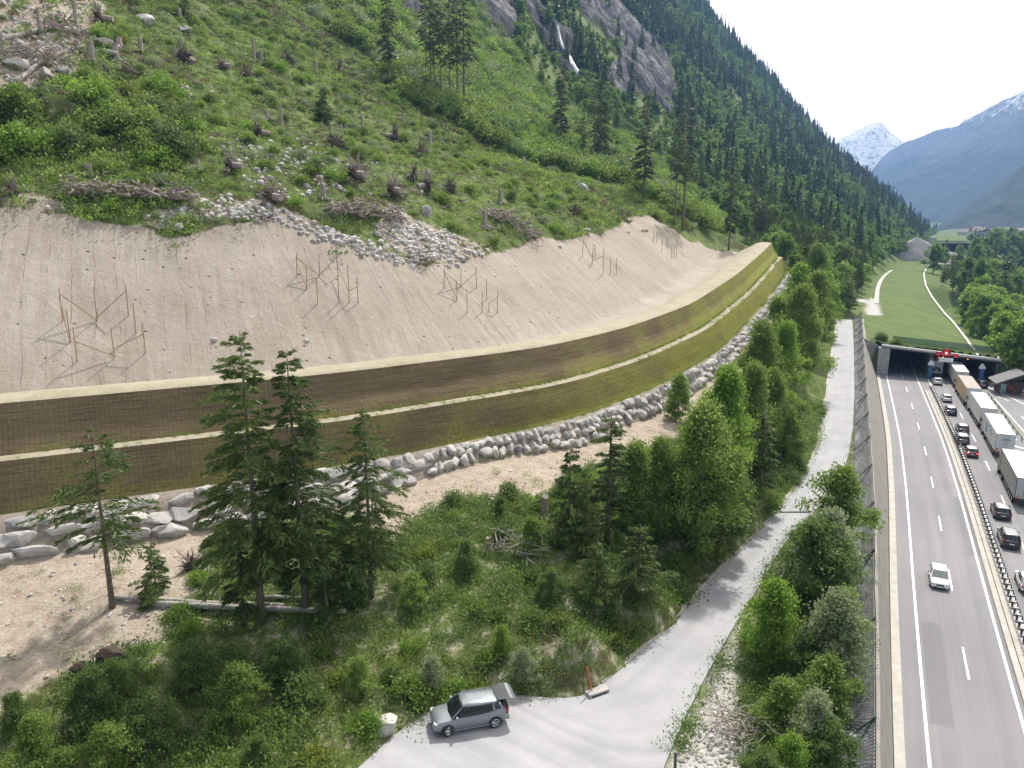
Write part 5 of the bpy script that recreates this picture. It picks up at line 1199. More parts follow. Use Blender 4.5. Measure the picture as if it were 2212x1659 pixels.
# wooden shelter
M['darkwood'] = simple('dark_timber', (.10, .07, .05), .85, var=.3, scale=2, bmp=.3); M['slate'] = simple('slate_roof', (.16, .155, .16), .8, var=.2, scale=2)
hp = W(2199, 850, 0); o = tag(empty('timber_shelter', hp, R(-20)), 'dark timber roadside shelter with a grey pitched roof at the right edge', 'shelter')
MB().box((0, 1.2, 1.3), (8, 3, 2.6)).build('wall', M['darkwood'], o); q = MB(); q.prism([(-5.2, 2.3), (-5.2, 2.5), (0, 5.0), (5.2, 2.5), (5.2, 2.3), (0, 4.75)], -3.2, 3.6); q.build('roof', M['slate'], o)
for x in (-4.2, -1.4, 1.4, 4.2): MB().box((x, -2.7, 1.25), (.22, .22, 2.5)).build('post', M['darkwood'], o)
MB().box((-3.1, -.34, 1.0), (1.3, .06, 2.0)).build('door', simple('pale_poster', (.35, .50, .47), .6, var=.2), o); MB().box((-1.6, -.34, 1.2), (.7, .06, .9)).build('notice_board', simple('red_board', (.40, .05, .05), .6), o)
p = W(2159, 840, 0); o = tag(empty('yield_sign', p, R(-15)), 'white triangular give-way sign with red rim on a post by the shelter', 'traffic sign'); q = MB(); q.tube((0, 0, 0), (0, 0, 2.1), .04); q.build('post', M['steel'], o)
q = MB(); q.prism([(-.62, 3.1), (.62, 3.1), (0, 2.05)], -.03, .0); q.build('rim', simple('red_sign_rim', (.5, .03, .03), .5), o); q = MB(); q.prism([(-.48, 3.02), (.48, 3.02), (0, 2.22)], -.045, -.03); q.build('face', M['white'], o)
p = W(2208, 858, 0); o = tag(empty('marker_post', p), 'red and white banded marker post in front of the shelter', 'marker post')
for k in range(5): q = MB(); q.tube((0, 0, k*.4), (0, 0, k*.4+.4), .07); q.build('band', M['white'] if k % 2 else simple('red_band', (.5, .03, .03), .5), o)

# ---- roadside things near the viewer
p = W(1290, 1497, 6.5); o = tag(empty('drain_inlet', p, R(28)), 'small concrete drain inlet at the edge of the service road beside the orange stake', 'drain'); q = MB(); q.box((0, 0, .16), (1.5, .55, .14)); q.box((-.7, 0, .02), (.15, .6, .3)); q.box((.7, 0, .02), (.15, .6, .3)); q.build('slab', M['concrete'], o); MB().box((0, -.2, .03), (1.2, .2, .14)).build('opening', M['black'], o)  # black block painted as the shade of the inlet hole
p = G(1279, 1493); o = MB().tube((0, 0, 0), (-.35, .1, 1.7), .05, .04, n=6).mesh('marker_stake', simple('orange_stake', (.62, .16, .05), .6)); tag(link('marker_stake', o, None, p), 'leaning orange wooden stake beside the drain inlet', 'stake')
p = W(1458, 1659, 6.5); o = MB(); o.tube((0, 0, -.1), (0, 0, 1.05), .09, n=8); tag(link('bollard', o.mesh('bollard', simple('dark_blue_grey_post', (.07, .09, .11), .5)), None, p), 'dark rounded marker post at the right edge of the service road, bottom of picture', 'bollard')
bo = W(828, 1592, 6.5); vv, ff = rprot[3]; tag(link('boulder', mesh_np('boulder', vv*np.array([2.0, 1.3, 1.9]), ff, [M['granite']]), None, bo+[0, .3, .5], .4), 'lone pale pointed boulder at the left edge of the turning place', 'boulder')
# electrical cabinet at the wall
ci = min(range(len(fl)), key=lambda i: abs(PX(*fl[i])[1]-1600)); cp = fl[ci]; n_ = nf[ci]; cb = np.array([cp[0]+n_[0]*2.0, cp[1]+n_[1]*2.0, cp[2]])
o = tag(empty('control_cabinet', cb, math.atan2(n_[1], n_[0])), 'dark metal control cabinet with bright sloping cover on the ledge behind the wall net', 'cabinet'); MB().box((0, 0, .75), (.8, 1.0, 1.5)).build('housing', simple('cabinet_paint', (.09, .10, .11), .5), o)
MB().box((-.5, .9, .7), (1.5, .7, .12), M=np.array(Matrix.Rotation(.25, 3, 'X'))).build('cover', simple('bright_metal', (.72, .75, .78), .3, .5), o)
# ================================================================ PLANTS
def trunk_mb(h, r0, rng, lean=0.03, segs=7, crook=.02):
    P_ = [np.array([0, 0, -.4])]; x = y = 0
    for k in range(1, segs+1): x += rng.normal()*crook*h/segs+lean*h/segs; y += rng.normal()*crook*h/segs; P_.append(np.array([x, y, h*k/segs]))
    rr = [r0*(1-(k/(segs))**1.1)+.02 for k in range(segs+1)]; rr[0] = r0*1.35
    return P_, rr
def tpos(P_, h, z):
    P_ = np.array(P_); return np.stack([np.interp(z, P_[:, 2], P_[:, k]) for k in (0, 1)]+[z], 1)
def conifer(seed, h=20.0, r=3.2, hb=.12, dens=1.0, card=.17, per=80, droop=.35, gap=.0, r0=.22, prof=.8, mat='spruce', dead=0, step=.45, irreg=.25, topw=.0):
    rng = np.random.RandomState(seed); P_, rr = trunk_mb(h, r0, rng, .005, 8, .006); tb = MB(); tb.path(P_, rr, 7)
    C = []; D = []; Sz = []; z = h*hb; side_b = rng.uniform(0, 6.28); 
    while z < h-.25:
        f = (z-h*hb)/(h*(1-hb)); Lm = r*((1-f)**prof)*(1 if f > .12 else .55+3.7*f)+.18+topw
        nb = max(3, int(6*dens+rng.randint(-1, 2)))
        for k in range(nb):
            if rng.rand() < gap: continue
            a = rng.uniform(0, 6.283); L = Lm*(1+rng.normal()*irreg); L = max(.2, L)*(1+.18*math.cos(a-side_b))
            zz_ = z+rng.uniform(-.2, .2); up = .25 if f > .7 else .05; dr_ = droop*(1-f*.6)*rng.uniform(.6, 1.3)
            n = max(4, int(per*(L/r)**.8)); t_ = np.sqrt(rng.uniform(.03, 1, n)); out = np.array([math.cos(a), math.sin(a)]); sd_ = np.array([-out[1], out[0]])
            lat = rng.normal(size=n)*.20*L*(1.05-t_*.75); q = np.zeros((n, 3)); c0 = tpos(P_, h, np.array([zz_]))[0]
            q[:, :2] = c0[:2]+np.outer(t_*L, out)+np.outer(lat, sd_); q[:, 2] = zz_+L*(up*t_-dr_*t_**2)-np.abs(lat)*.25-rng.uniform(0, .16, n)
            d = np.zeros((n, 3)); d[:, :2] = out+np.outer(np.sign(lat)*.7, sd_); d[:, 2] = -.35-dr_*t_; C.append(q); D.append(d); Sz.append(np.full(n, card*(.75+.35*(1-f))))
            if L > .6*r and k % 2 == 0: tb.tube(c0, [c0[0]+out[0]*L*.7, c0[1]+out[1]*L*.7, zz_+L*(up*.7-dr_*.49)], .035, .012, n=3, cap=False)
        z += step*rng.uniform(.75, 1.3)
    for k in range(dead):
        zz_ = h*hb*rng.uniform(.2, 1.0); a = rng.uniform(0, 6.28); L = rng.uniform(.5, 1.6); c0 = tpos(P_, h, np.array([zz_]))[0]; tb.tube(c0, c0+[math.cos(a)*L, math.sin(a)*L, -.15*L], .025, .008, n=3, cap=False)
    C = np.vstack(C); D = np.vstack(D); Sz = np.concatenate(Sz)
    V, F = leaf_quads(C, Sz, rng, aspect=2.7, D=D, jit=1.6); V = V.reshape(-1, 4, 3); mid = V.mean(1, keepdims=True); V[:, 1] = mid[:, 0]+(V[:, 1]-mid[:, 0])*.62; V[:, 3] = mid[:, 0]+(V[:, 3]-mid[:, 0])*.62
    crown = mesh_np('crown', V.reshape(-1, 3), F, [M[mat]], fattrs={'tint': rng.rand(len(F))*.999})
    return tb.mesh('trunk', M['bark'], smooth=True), crown
def broadleaf(seed, h=10.0, r=2.6, hb=.18, nclus=70, leaves=95, leaf=.24, mat='birch', bark='bark_pale', shape=1.0, spread=.75, droop=.2, r0=.13, stems=1):
    rng = np.random.RandomState(seed); tb = MB(); C = []; ends = []
    for s_ in range(stems):
        P_, rr = trunk_mb(h*.93, r0, rng, rng.uniform(-.05, .05), 7, .03); off_ = rng.normal(size=3)*(.25 if stems > 1 else 0); off_[2] = 0; P_ = [p+off_ for p in P_]; tb.path(P_, rr, 6); ends.append(P_)
    for k in range(nclus):
        f = rng.uniform(0, 1)**.85; z = h*(hb+(1-hb)*f); prof_ = math.sin(math.pi*min(1, (.16+.84*f)**.75))**.7 if shape == 1.0 else (1-f)**.6*.9+.12
        a = rng.uniform(0, 6.283); rad = r*prof_*rng.uniform(.25, 1.08)*(1+.22*math.sin(a*2+seed)+.15*math.sin(a*3+seed*2+f*5)); P_ = ends[k % stems]; c0 = tpos(P_, h, np.array([z*.8]))[0]
        c = np.array([c0[0]+math.cos(a)*rad, c0[1]+math.sin(a)*rad, z]); 
        if k % 2 == 0: tb.tube(c0*[1, 1, .95], c, .035*r/2.6, .012, n=3, cap=False)
        n = int(leaves*rng.uniform(.6, 1.4)); g = rng.normal(size=(n, 3))*[spread*.62, spread*.62, spread*.42]*rng.uniform(.6, 1.25); g[:, 2] -= np.abs(rng.normal(size=n))*droop*spread
        C.append(c+g)
    C = np.vstack(C); C = C[C[:, 2] > .1]
    return tb.mesh('trunk', M[bark], smooth=True), leaf_mesh('crown', C, leaf, rng, M[mat], aspect=1.45)
def bush(seed, h=2.0, r=1.5, ncl=22, leaves=55, leaf=.17, mat='shrub', spread=.38):
    rng = np.random.RandomState(seed); C = []
    for k in range(ncl):
        a = rng.uniform(0, 6.283); rad = r*math.sqrt(rng.rand())*.85; zz_ = h*rng.uniform(.25, 1)*(1-(rad/r)**2*.6); n = int(leaves*rng.uniform(.5, 1.5))
        C.append(np.array([math.cos(a)*rad, math.sin(a)*rad, zz_])+rng.normal(size=(n, 3))*[spread, spread, spread*.7])
    C = np.vstack(C); C[:, 2] = np.abs(C[:, 2]); tb = MB()
    for k in range(5): a = rng.uniform(0, 6.28); tb.tube((0, 0, -.2), (math.cos(a)*r*.5, math.sin(a)*r*.5, h*.7), .03, .01, n=3, cap=False)
    return tb.mesh('stem', M['bark']), leaf_mesh('foliage', C, leaf, rng, M[mat], aspect=1.5)
def plant(name, proto, pos, rz, s, label, cat, group=None, parts=('trunk', 'crown'), sxy=None):
    o = empty(name, pos, rz); tag(o, label, cat, group); sc_ = (s*(sxy or 1), s*(sxy or 1), s)
    o.scale = sc_; link(parts[0], proto[0], o); link(parts[1], proto[1], o); return o

SPR = [conifer(101, 20, 2.9, .20, 1.15, per=120, dead=10, prof=.6), conifer(102, 20, 2.9, .16, 1.1, per=115, droop=.42, dead=8, prof=.58), conifer(103, 20, 3.0, .22, 1.0, per=115, droop=.5, gap=.08, prof=.6, irreg=.4, dead=12)]
SPY = [conifer(111, 6, 1.7, .04, 1.0, card=.13, per=85, droop=.15, r0=.08, step=.26), conifer(112, 6, 1.4, .05, .9, card=.13, per=80, droop=.2, r0=.08, step=.28, irreg=.35)]
TALL = conifer(121, 14, 3.0, .40, .9, card=.16, per=85, droop=.3, gap=.15, r0=.17, irreg=.4, dead=26, prof=.7)
SLIM = [conifer(131, 10, .95, .18, .8, card=.15, per=60, droop=.4, r0=.12, step=.35, irreg=.4)]
BARE_ = [conifer(141, 26, 2.6, .40, .55, card=.45, per=13, droop=.35, gap=.25, r0=.26, mat='pine', dead=24, prof=.35, step=.55, irreg=.45), conifer(142, 24, 2.3, .22, .75, card=.42, per=18, droop=.42, gap=.12, r0=.24, mat='pine', dead=16, prof=.6, step=.5), conifer(143, 25, 1.8, .45, .5, card=.42, per=10, droop=.3, gap=.3, r0=.2, mat='pine', dead=30, prof=.3, step=.6, irreg=.5)]
DEC = [broadleaf(201, 10, 2.5, .12, 120, 190, leaf=.155, spread=.62), broadleaf(202, 10, 2.9, .15, 125, 190, droop=.7, leaf=.155, spread=.62), broadleaf(203, 10, 2.2, .12, 95, 170, mat='bright', leaf=.16, spread=.6), broadleaf(204, 10, 3.0, .10, 130, 190, stems=2, mat='bright', leaf=.155, spread=.6), broadleaf(205, 10, 1.9, .1, 90, 170, shape=0, mat='birch', droop=.5, leaf=.15, spread=.6)]
WIL = broadleaf(211, 8, 3.1, .05, 100, 125, leaf=.19, mat='willow', stems=3, bark='bark')
BRT = broadleaf(212, 8, 2.6, .06, 85, 125, leaf=.20, mat='bright', stems=2, bark='bark')
GRN = [broadleaf(213, 8, 2.8, .04, 95, 120, leaf=.20, mat='shrub_dark', stems=3, bark='bark'), broadleaf(214, 8, 3.0, .04, 95, 120, leaf=.20, mat='birch', stems=3, bark='bark')]
MID = [broadleaf(221+i, 12, 3.8, .08, 46, 48, leaf=.55, mat=m_, spread=1.15, r0=.2) for i, m_ in enumerate(('bright', 'birch', 'shrub_dark', 'forest_dec'))]
BSH = [bush(301, 2.0, 1.6, 26, 60, mat='shrub'), bush(302, 1.6, 1.3, 20, 55, mat='shrub'), bush(303, 2.2, 1.4, 24, 55, mat='shrub_dark'), bush(304, 1.3, 1.2, 18, 55, mat='shrub_yellow'), bush(305, 1.8, 1.5, 24, 55, mat='willow', leaf=.14), bush(306, 2.4, 1.6, 26, 60, mat='bright')]
rng = np.random.RandomState(77)

# ---- conifers in the foreground: (trunk foot px, row), top row, prototype, height of prototype, width factor, label
FG = [((565, 1345), 712, SPR[0], 20, .98, 'tallest dark spruce in front of the dam, left of the foreground pair'),
      ((662, 1322), 752, SPR[1], 20, 1.0, 'tall dark spruce right beside the tallest one, slightly smaller'),
      ((803, 1292), 872, SPR[2], 20, .95, 'spruce with drooping branches standing alone right of the big pair'),
      ((243, 1312), 915, TALL, 14, 1.0, 'slender spruce with bare lower trunk at the left, by the fallen logs'),
      ((1311, 1178), 882, SLIM[0], 10, 1.5, 'narrow dark spruce with a pointed top in front of the boulder wall'),
      ((1228, 1180), 960, SPY[1], 6, .75, 'young spruce with thin top left of the narrow dark spruce'),
      ((1264, 1195), 1020, SPY[0], 6, .8, 'small dense spruce between the two pointed spruces'),
      ((1288, 1292), 1160, SPY[0], 6, 1.05, 'bushy young spruce on the bank, left one of the low pair'),
      ((1378, 1283), 1130, SPY[1], 6, 1.25, 'bushy young spruce on the bank, right one of the low pair'),
      ((530, 1352), 1100, SLIM[0], 10, 1.0, 'thin spruce tucked under the left side of the tallest spruce'),
      ((708, 1345), 1150, SLIM[0], 10, 1.2, 'thin spruce tucked between the foreground pair and the lone spruce'),
      ((338, 1275), 1165, SPY[1], 6, .9, 'spindly sapling on the gravel behind the bare-trunked spruce'),
      ((320, 1312), 1240, SPY[0], 6, .8, 'little green sapling at the left end of the fallen logs'),
      ((1822, 668), 598, SPY[0], 6, 1.1, 'dark cone-shaped spruce at the top end of the service road'),
      ((1640, 1075), 880, SLIM[0], 10, 1.7, 'dark spruce half hidden among the roadside birches'),
      ((1712, 985), 865, SPY[1], 6, 1.0, 'dark young spruce under the birches near the bend of the road')]
for (bx, by), ty, pt, ph, wf, lb in FG:
    p = G(bx, by); hh_ = tall(p, ty); plant('spruce_tree', pt, p-[0, 0, .1], rng.uniform(0, 6.28), hh_/ph, lb, 'spruce tree', sxy=wf*1.12)
# ---- broadleaf trees on the bank left of the service road
BK = [((1503, 925), 808, DEC[2], 1.25, 'lone bright green young tree in front of the boulder wall'),
      ((1410, 1190), 955, DEC[4], 1.0, 'leafy tree right of the narrow dark spruce'), ((1462, 1180), 950, DEC[1], .85, 'mid green tree behind the leafy tree by the narrow spruce'),
      ((1545, 1195), 880, DEC[1], .95, 'largest birch on the bank above the bend of the service road'), ((1500, 1160), 990, DEC[0], 1.0, 'rounded lower tree at the left foot of the largest birch'),
      ((1598, 1105), 800, DEC[3], .75, 'tall birch behind the largest birch'), ((1655, 1040), 790, DEC[0], .8, 'birch in the middle of the roadside row'), ((1590, 1165), 1000, GRN[0], 1.0, 'dark bushy tree at the roadside below the tall birches'),
      ((1700, 1000), 800, DEC[1], .8, 'birch nearest to the straight part of the service road'), ((1672, 930), 700, DEC[0], .85, 'tall birch near the far end of the boulder wall'),
      ((1722, 900), 700, DEC[3], .8, 'broad birch beside the straight service road'), ((1700, 800), 640, DEC[4], 1.0, 'slender birch below the far end of the dam'),
      ((1742, 830), 620, DEC[1], .9, 'drooping birch near the far end of the service road'), ((1765, 760), 590, DEC[0], .95, 'birch before the dark cone-shaped spruce'),
      ((1730, 720), 570, DEC[2], 1.0, 'bright tree just right of the dam end'), ((1790, 715), 590, DEC[3], .9, 'birch at the last bend of the service road'), ((1770, 660), 530, DEC[1], 1.0, 'big rounded tree behind the dam end'),
      ((1740, 1010), 900, GRN[1], .8, 'low bushy tree leaning over the service road')]
for (bx, by), ty, pt, wf, lb in BK:
    bx -= (38 if by > 860 else 26 if by > 760 else 10); by -= (18 if by > 860 else 6); p = G(bx, by); hh_ = tall(p, ty); ph = 8 if pt in GRN else 10; plant('birch_tree', pt, p-[0, 0, .15], rng.uniform(0, 6.28), hh_/ph*1.02, lb, 'tree', sxy=wf*1.0)
# ---- trees and tall bushes between the service road and the retaining wall
RT = [((1815, 1190), 1012, GRN[1], .95, 'round green bush tree over the edge of the service road, topmost of the strip'), ((1790, 1290), 1105, WIL, 1.0, 'large grey-green bush tree in the middle of the strip beside the wall'),
      ((1755, 1310), 1130, GRN[0], 1.05, 'dark green bush tree left of the large grey-green one'), ((1668, 1430), 1255, BRT, 1.0, 'bright light green young tree at the edge of the gravel'),
      ((1812, 1480), 1285, WIL, 1.0, 'silvery willow bush next to the wall net'), ((1735, 1480), 1370, GRN[0], 1.0, 'dark bush below the bright light green tree'), ((1790, 1570), 1420, GRN[1], 1.05, 'green bush tree below the silvery willow'),
      ((1690, 1590), 1470, GRN[1], 1.2, 'loose green bush on the gravel bank, lower left of the strip'), ((1755, 1640), 1495, WIL, .9, 'pale bush in the lower middle of the strip'), ((1810, 1680), 1560, GRN[0], 1.1, 'dark green bush at the foot of the wall ledge, bottom of picture'),
      ((1710, 1700), 1590, BRT, 1.1, 'bright leafy bush at the bottom edge right of the gravel'), ((1640, 1730), 1620, GRN[0], 1.1, 'low green bush at the bottom edge by the gravel'), ((1835, 1400), 1270, GRN[1], .8, 'narrow green bush squeezed against the wall ledge')]
for (bx, by), ty, pt, wf, lb in RT:
    p = G(bx, by); 
    if p is None: continue
    hh_ = tall(p, ty); p = p-[.55 if bx > 1780 else 0, 0, 0]; plant('bush_tree', pt, p-[0, 0, .15], rng.uniform(0, 6.28), hh_/8*1.02, lb, 'bush', sxy=wf*.92)
# ---- bigger bushes on the near bank
NB = [(205, 1560, 1450, GRN[0]), (90, 1660, 1545, GRN[1]), (430, 1500, 1392, GRN[0]), (520, 1560, 1440, GRN[1]), (620, 1480, 1385, GRN[0]), (330, 1620, 1500, GRN[0]), (240, 1690, 1570, GRN[1]),
      (250, 1520, 1430, GRN[0]), (780, 1500, 1420, GRN[1]), (935, 1490, 1418, WIL), (1130, 1470, 1400, WIL), (1080, 1120, 1075, GRN[0]), (1010, 1240, 1170, GRN[0]), (890, 1320, 1240, GRN[1]), (1190, 1300, 1230, GRN[0]), (1085, 1405, 1350, BRT), (760, 1300, 1190, GRN[0]), (1150, 1200, 1120, GRN[1]), (40, 1580, 1500, GRN[0]), (150, 1720, 1620, GRN[1]), (560, 1650, 1590, GRN[0])]
for i, (bx, by, ty, pt) in enumerate(NB):
    p = G(bx, by)
    if p is None: continue
    hh_ = tall(p, ty); plant('bush', pt, p-[0, 0, .15], rng.uniform(0, 6.28), hh_/8*1.05, 'large leafy bush on the shaded bank above the parked car', 'bush', 'large bushes on the near bank', parts=('stem', 'foliage'), sxy=.95)

# ---- conifers left standing on the cleared hillside
HC = [((428, 388), 190, SPR[2], 20, .9, 'half bare spruce with tufted top standing in the thicket, left part of the hillside', 'T'), ((698, 268), 182, SPY[0], 6, 1.0, 'small dark cone-shaped spruce alone on the cleared hillside', None),
      ((842, 180), -70, BARE_[1], 24, .9, 'single tall conifer left of the bare group', None), ((99, 78), -90, BARE_[2], 25, .5, 'bare tall trunk at the top left by the log heap', None),
      ((598, 78), -120, BARE_[2], 25, .45, 'left one of two thin bare trunks at the top of the picture', None), ((618, 95), -120, BARE_[2], 25, .45, 'right one of two thin bare trunks at the top of the picture', None), ((400, 42), -30, SPY[1], 6, .9, 'small dark conifer at the upper edge above the grey boulder', None),
      ((922, 190), -60, BARE_[0], 26, .8, 'leftmost trunk of the group of bare tall conifers', None), ((932, 230), -45, BARE_[2], 25, .9, 'second trunk from the left in the group of bare tall conifers', None), ((940, 232), -20, BARE_[0], 26, .7, 'third trunk from the left in the group of bare tall conifers', None),
      ((953, 238), -40, BARE_[2], 25, .9, 'middle trunk of the group of bare tall conifers', None), ((972, 238), -10, BARE_[0], 26, .8, 'third trunk from the right in the group of bare tall conifers', None), ((989, 245), -50, BARE_[2], 25, 1.0, 'second trunk from the right in the group of bare tall conifers', None), ((1003, 256), -60, BARE_[0], 26, .9, 'rightmost trunk of the group of bare tall conifers', None),
      ((1212, 325), 132, BARE_[1], 24, 1.15, 'tall conifer with open symmetric crown, left of the row of three', None), ((1297, 375), 165, SPR[1], 20, .8, 'dense dark conifer in the middle of the row of three', None), ((1282, 372), 190, BARE_[0], 26, .8, 'thinner conifer half behind the dense dark one', None), ((1258, 352), 230, BARE_[1], 24, .8, 'small conifer left of the dense dark one', None),
      ((1390, 432), 200, BARE_[1], 24, 1.1, 'tall conifer with open crown, right of the row of three', None), ((1457, 486), 262, BARE_[2], 25, .9, 'left one of two bare-stemmed conifers above the excavated slope', None), ((1475, 496), 214, BARE_[0], 26, 1.0, 'right one of two bare-stemmed conifers above the excavated slope', None),
      ((1574, 540), 345, BARE_[1], 24, .9, 'tall conifer just above the far end of the crest', None), ((1624, 530), 330, BARE_[0], 26, .8, 'bare-stemmed conifer behind the dam end', None), ((1641, 520), 395, BARE_[1], 24, .9, 'shorter brownish conifer behind the dam end', None)]
for (bx, by), ty, pt, ph, wf, lb, fl_ in HC:
    p = G(bx, by)
    if p is None: continue
    if fl_ == 'T': pt = conifer(151, 20, 2.6, .70, .9, per=34, r0=.14, dead=20, prof=.5, mat='spruce', step=.4); ph = 20
    hh_ = tall(p, ty); plant('conifer_tree', pt, p-[0, 0, .2], rng.uniform(0, 6.28), hh_/ph, lb, 'conifer tree', sxy=wf)

# ---- scattering helpers
FBND = [(1010, -40), (1060, 100), (1180, 215), (1400, 330), (1540, 440), (1640, 520), (1700, 545)]     # where the closed forest begins
def fb_x(y): return np.interp(y, [q[1] for q in FBND], [q[0] for q in FBND])
def samples(n, u0, u1, v0, v1, seed):
    r = np.random.RandomState(seed); u = r.uniform(u0, u1, n); v = r.uniform(v0, v1, n); x = .506*u-.862*v; y = .862*u+.506*v; z = height(x, y); return x, y, z, r
def inrock(px, py):
    k = np.zeros(px.shape, bool)
    for P_ in ROCKS: k |= inpoly(px, py, P_)
    return k
def scatter(name, pts_, pid, rz, scl, protos, label, cat, kind='stuff'):
    me = bpy.data.meshes.new(name); me.vertices.add(len(pts_)); me.vertices.foreach_set('co', np.asarray(pts_, np.float32).ravel())
    for k, a, ty in (('pid', pid, 'INT'), ('rz', rz, 'FLOAT'), ('scl', scl, 'FLOAT')): at = me.attributes.new(k, ty, 'POINT'); at.data.foreach_set('value', np.asarray(a, np.int32 if ty == 'INT' else np.float32))
    o = link(name, me); tag(o, label, cat, kind=kind); cc = bpy.data.collections.new(name+'_kinds')
    for i, m_ in enumerate(protos): cc.objects.link(bpy.data.objects.new('%s_kind_%s' % (name, 'abcdefghij'[i]), m_))
    g = bpy.data.node_groups.new(name, 'GeometryNodeTree'); g.interface.new_socket('Geometry', in_out='INPUT', socket_type='NodeSocketGeometry'); g.interface.new_socket('Geometry', in_out='OUTPUT', socket_type='NodeSocketGeometry')
    gi = g.nodes.new('NodeGroupInput'); go = g.nodes.new('NodeGroupOutput'); ip = g.nodes.new('GeometryNodeInstanceOnPoints'); ci = g.nodes.new('GeometryNodeCollectionInfo'); ci.inputs[0].default_value = cc
    ci.inputs['Separate Children'].default_value = True; ci.inputs['Reset Children'].default_value = True
    def na(nm, ty): n_ = g.nodes.new('GeometryNodeInputNamedAttribute'); n_.data_type = ty; n_.inputs[0].default_value = nm; return n_.outputs[0]
    cx = g.nodes.new('ShaderNodeCombineXYZ'); g.links.new(na('rz', 'FLOAT'), cx.inputs[2])
    g.links.new(gi.outputs[0], ip.inputs['Points']); g.links.new(ci.outputs[0], ip.inputs['Instance']); ip.inputs['Pick Instance'].default_value = True
    g.links.new(na('pid', 'INT'), ip.inputs['Instance Index']); g.links.new(cx.outputs[0], ip.inputs['Rotation']); g.links.new(na('scl', 'FLOAT'), ip.inputs['Scale']); g.links.new(ip.outputs[0], go.inputs[0])
    md = o.modifiers.new('scatter', 'NODES'); md.node_group = g; return o

# ---- forest on the mountainside
def lowcon(seed, h=24, r=3.4, n=430, size=1.25, mat='forest_con'):
    r_ = np.random.RandomState(seed); f = r_.rand(n)**1.25; z = h*(.06+.94*f); a = r_.uniform(0, 6.28, n); rad = r*(1-f)**.85*r_.uniform(.35, 1.1, n)+.15
    C = np.column_stack([np.cos(a)*rad, np.sin(a)*rad, z-rad*.25]); D = np.column_stack([np.cos(a), np.sin(a), np.full(n, -.55)]); V, F = leaf_quads(C, size*(.55+.6*(1-f)), r_, 1.7, D=D); return mesh_np('crown', V, F, [M[mat]], fattrs={'tint': r_.rand(n)*.999})
def lowdec(seed, h=13, r=4.6, n=560, size=1.05, mat='forest_dec'):
    r_ = np.random.RandomState(seed); nc = 16; cc = np.column_stack([r_.normal(size=nc)*r*.42, r_.normal(size=nc)*r*.42, h*r_.uniform(.3, .9, nc)]); k = r_.randint(nc, size=n); d = r_.normal(size=(n, 3)); d /= np.linalg.norm(d, axis=1)[:, None]
    C = cc[k]+d*r*.36*r_.uniform(.7, 1.1, n)[:, None]*[1, 1, .8]; C[:, 2] = np.abs(C[:, 2]); return leaf_mesh('crown', C, size, r_, M[mat], aspect=1.3)
FC = [lowcon(401), lowcon(402, 21, 2.8), lowcon(403, 27, 3.2, 460)]; FD = [lowdec(411), lowdec(412, 11, 5.0), lowdec(413, 14, 4.2, mat='forest_dec'), lowdec(414, 9, 4.0, mat='birch')]
protosF = FC+FD
x, y, z, r = samples(36000, 120, 1950, 26, 640, 5); px, py, Zc = PX(x, y, z); s_, q_ = toe_sq(x, y)
_q = [PX(x, y, z+k)[:2] for k in (6, 12, 18, 24)]; onrock = (inrock(px, py) | inrock(*_q[0]) | inrock(*_q[1]) | inrock(*_q[2]) | inrock(*_q[3])) & (r.rand(len(x)) > .07)
cover = (fbm(x, y, 45, 3, 91) > -.42)
lowveg = onrock & ~inrock(px, py) & (r.rand(len(x)) < .9); onrock &= ~lowveg
ok = (px > -120) & (px < 2330) & (py > -330) & (py < 760) & (px > fb_x(py)-12+r.normal(size=len(x))*22) & ~onrock & cover & ((q_ > 6) | (s_ > TS[-1]-2)) & (Zc > 120)
ok &= ~inpoly(px, py, [(1830, 700), (1855, 630), (1880, 588), (1920, 555), (2012, 560), (2060, 650), (2150, 790), (1890, 745)])
dens_ = np.clip(1.25-Zc/1700, .45, 1); ok &= r.rand(len(x)) < dens_
x, y, z, Zc, px, py, lowveg = (a[ok] for a in (x, y, z, Zc, px, py, lowveg)); v = -.862*x+.506*y
pc = np.clip((v-60)/480, .08, .72)+fbm(x, y, 60, 3, 55)*.95; con = (r.rand(len(x)) < np.clip(pc, .06, .96)) & ~lowveg
pid = np.where(con, r.randint(0, 3, len(x)), 3+r.randint(0, 4, len(x))); rz_ = r.uniform(0, 6.28, len(x)); scl = r.uniform(.55, 1.1, len(x))*np.where(con, .95, .9)*np.where(lowveg, .5, 1)
print('forest', len(x)); order = np.argsort(Zc); nearN = order[:300]; farN = order[300:]
for i in nearN:
    m_ = protosF[pid[i]]
    if con[i]: pr_ = (SPR[0][0], SPR[i % 2][1]); o = plant('conifer_tree', pr_, (x[i], y[i], z[i]-.3), rz_[i], scl[i]*.85, 'dark conifer in the closed forest on the mountainside, nearer part', 'conifer tree', 'near conifers of the mountain forest')
    else: pr_ = MID[3] if i % 3 else MID[1]; o = plant('broadleaf_tree', pr_, (x[i], y[i], z[i]-.3), rz_[i], scl[i]*.95, 'rounded light green tree in the forest edge on the mountainside', 'tree', 'near broadleaf trees of the mountain forest')
scatter('mountain_forest', np.column_stack([x, y, z-.4])[farN], pid[farN], rz_[farN], scl[farN], protosF, 'mixed dark conifer and light green forest covering the steep mountainside', 'forest')

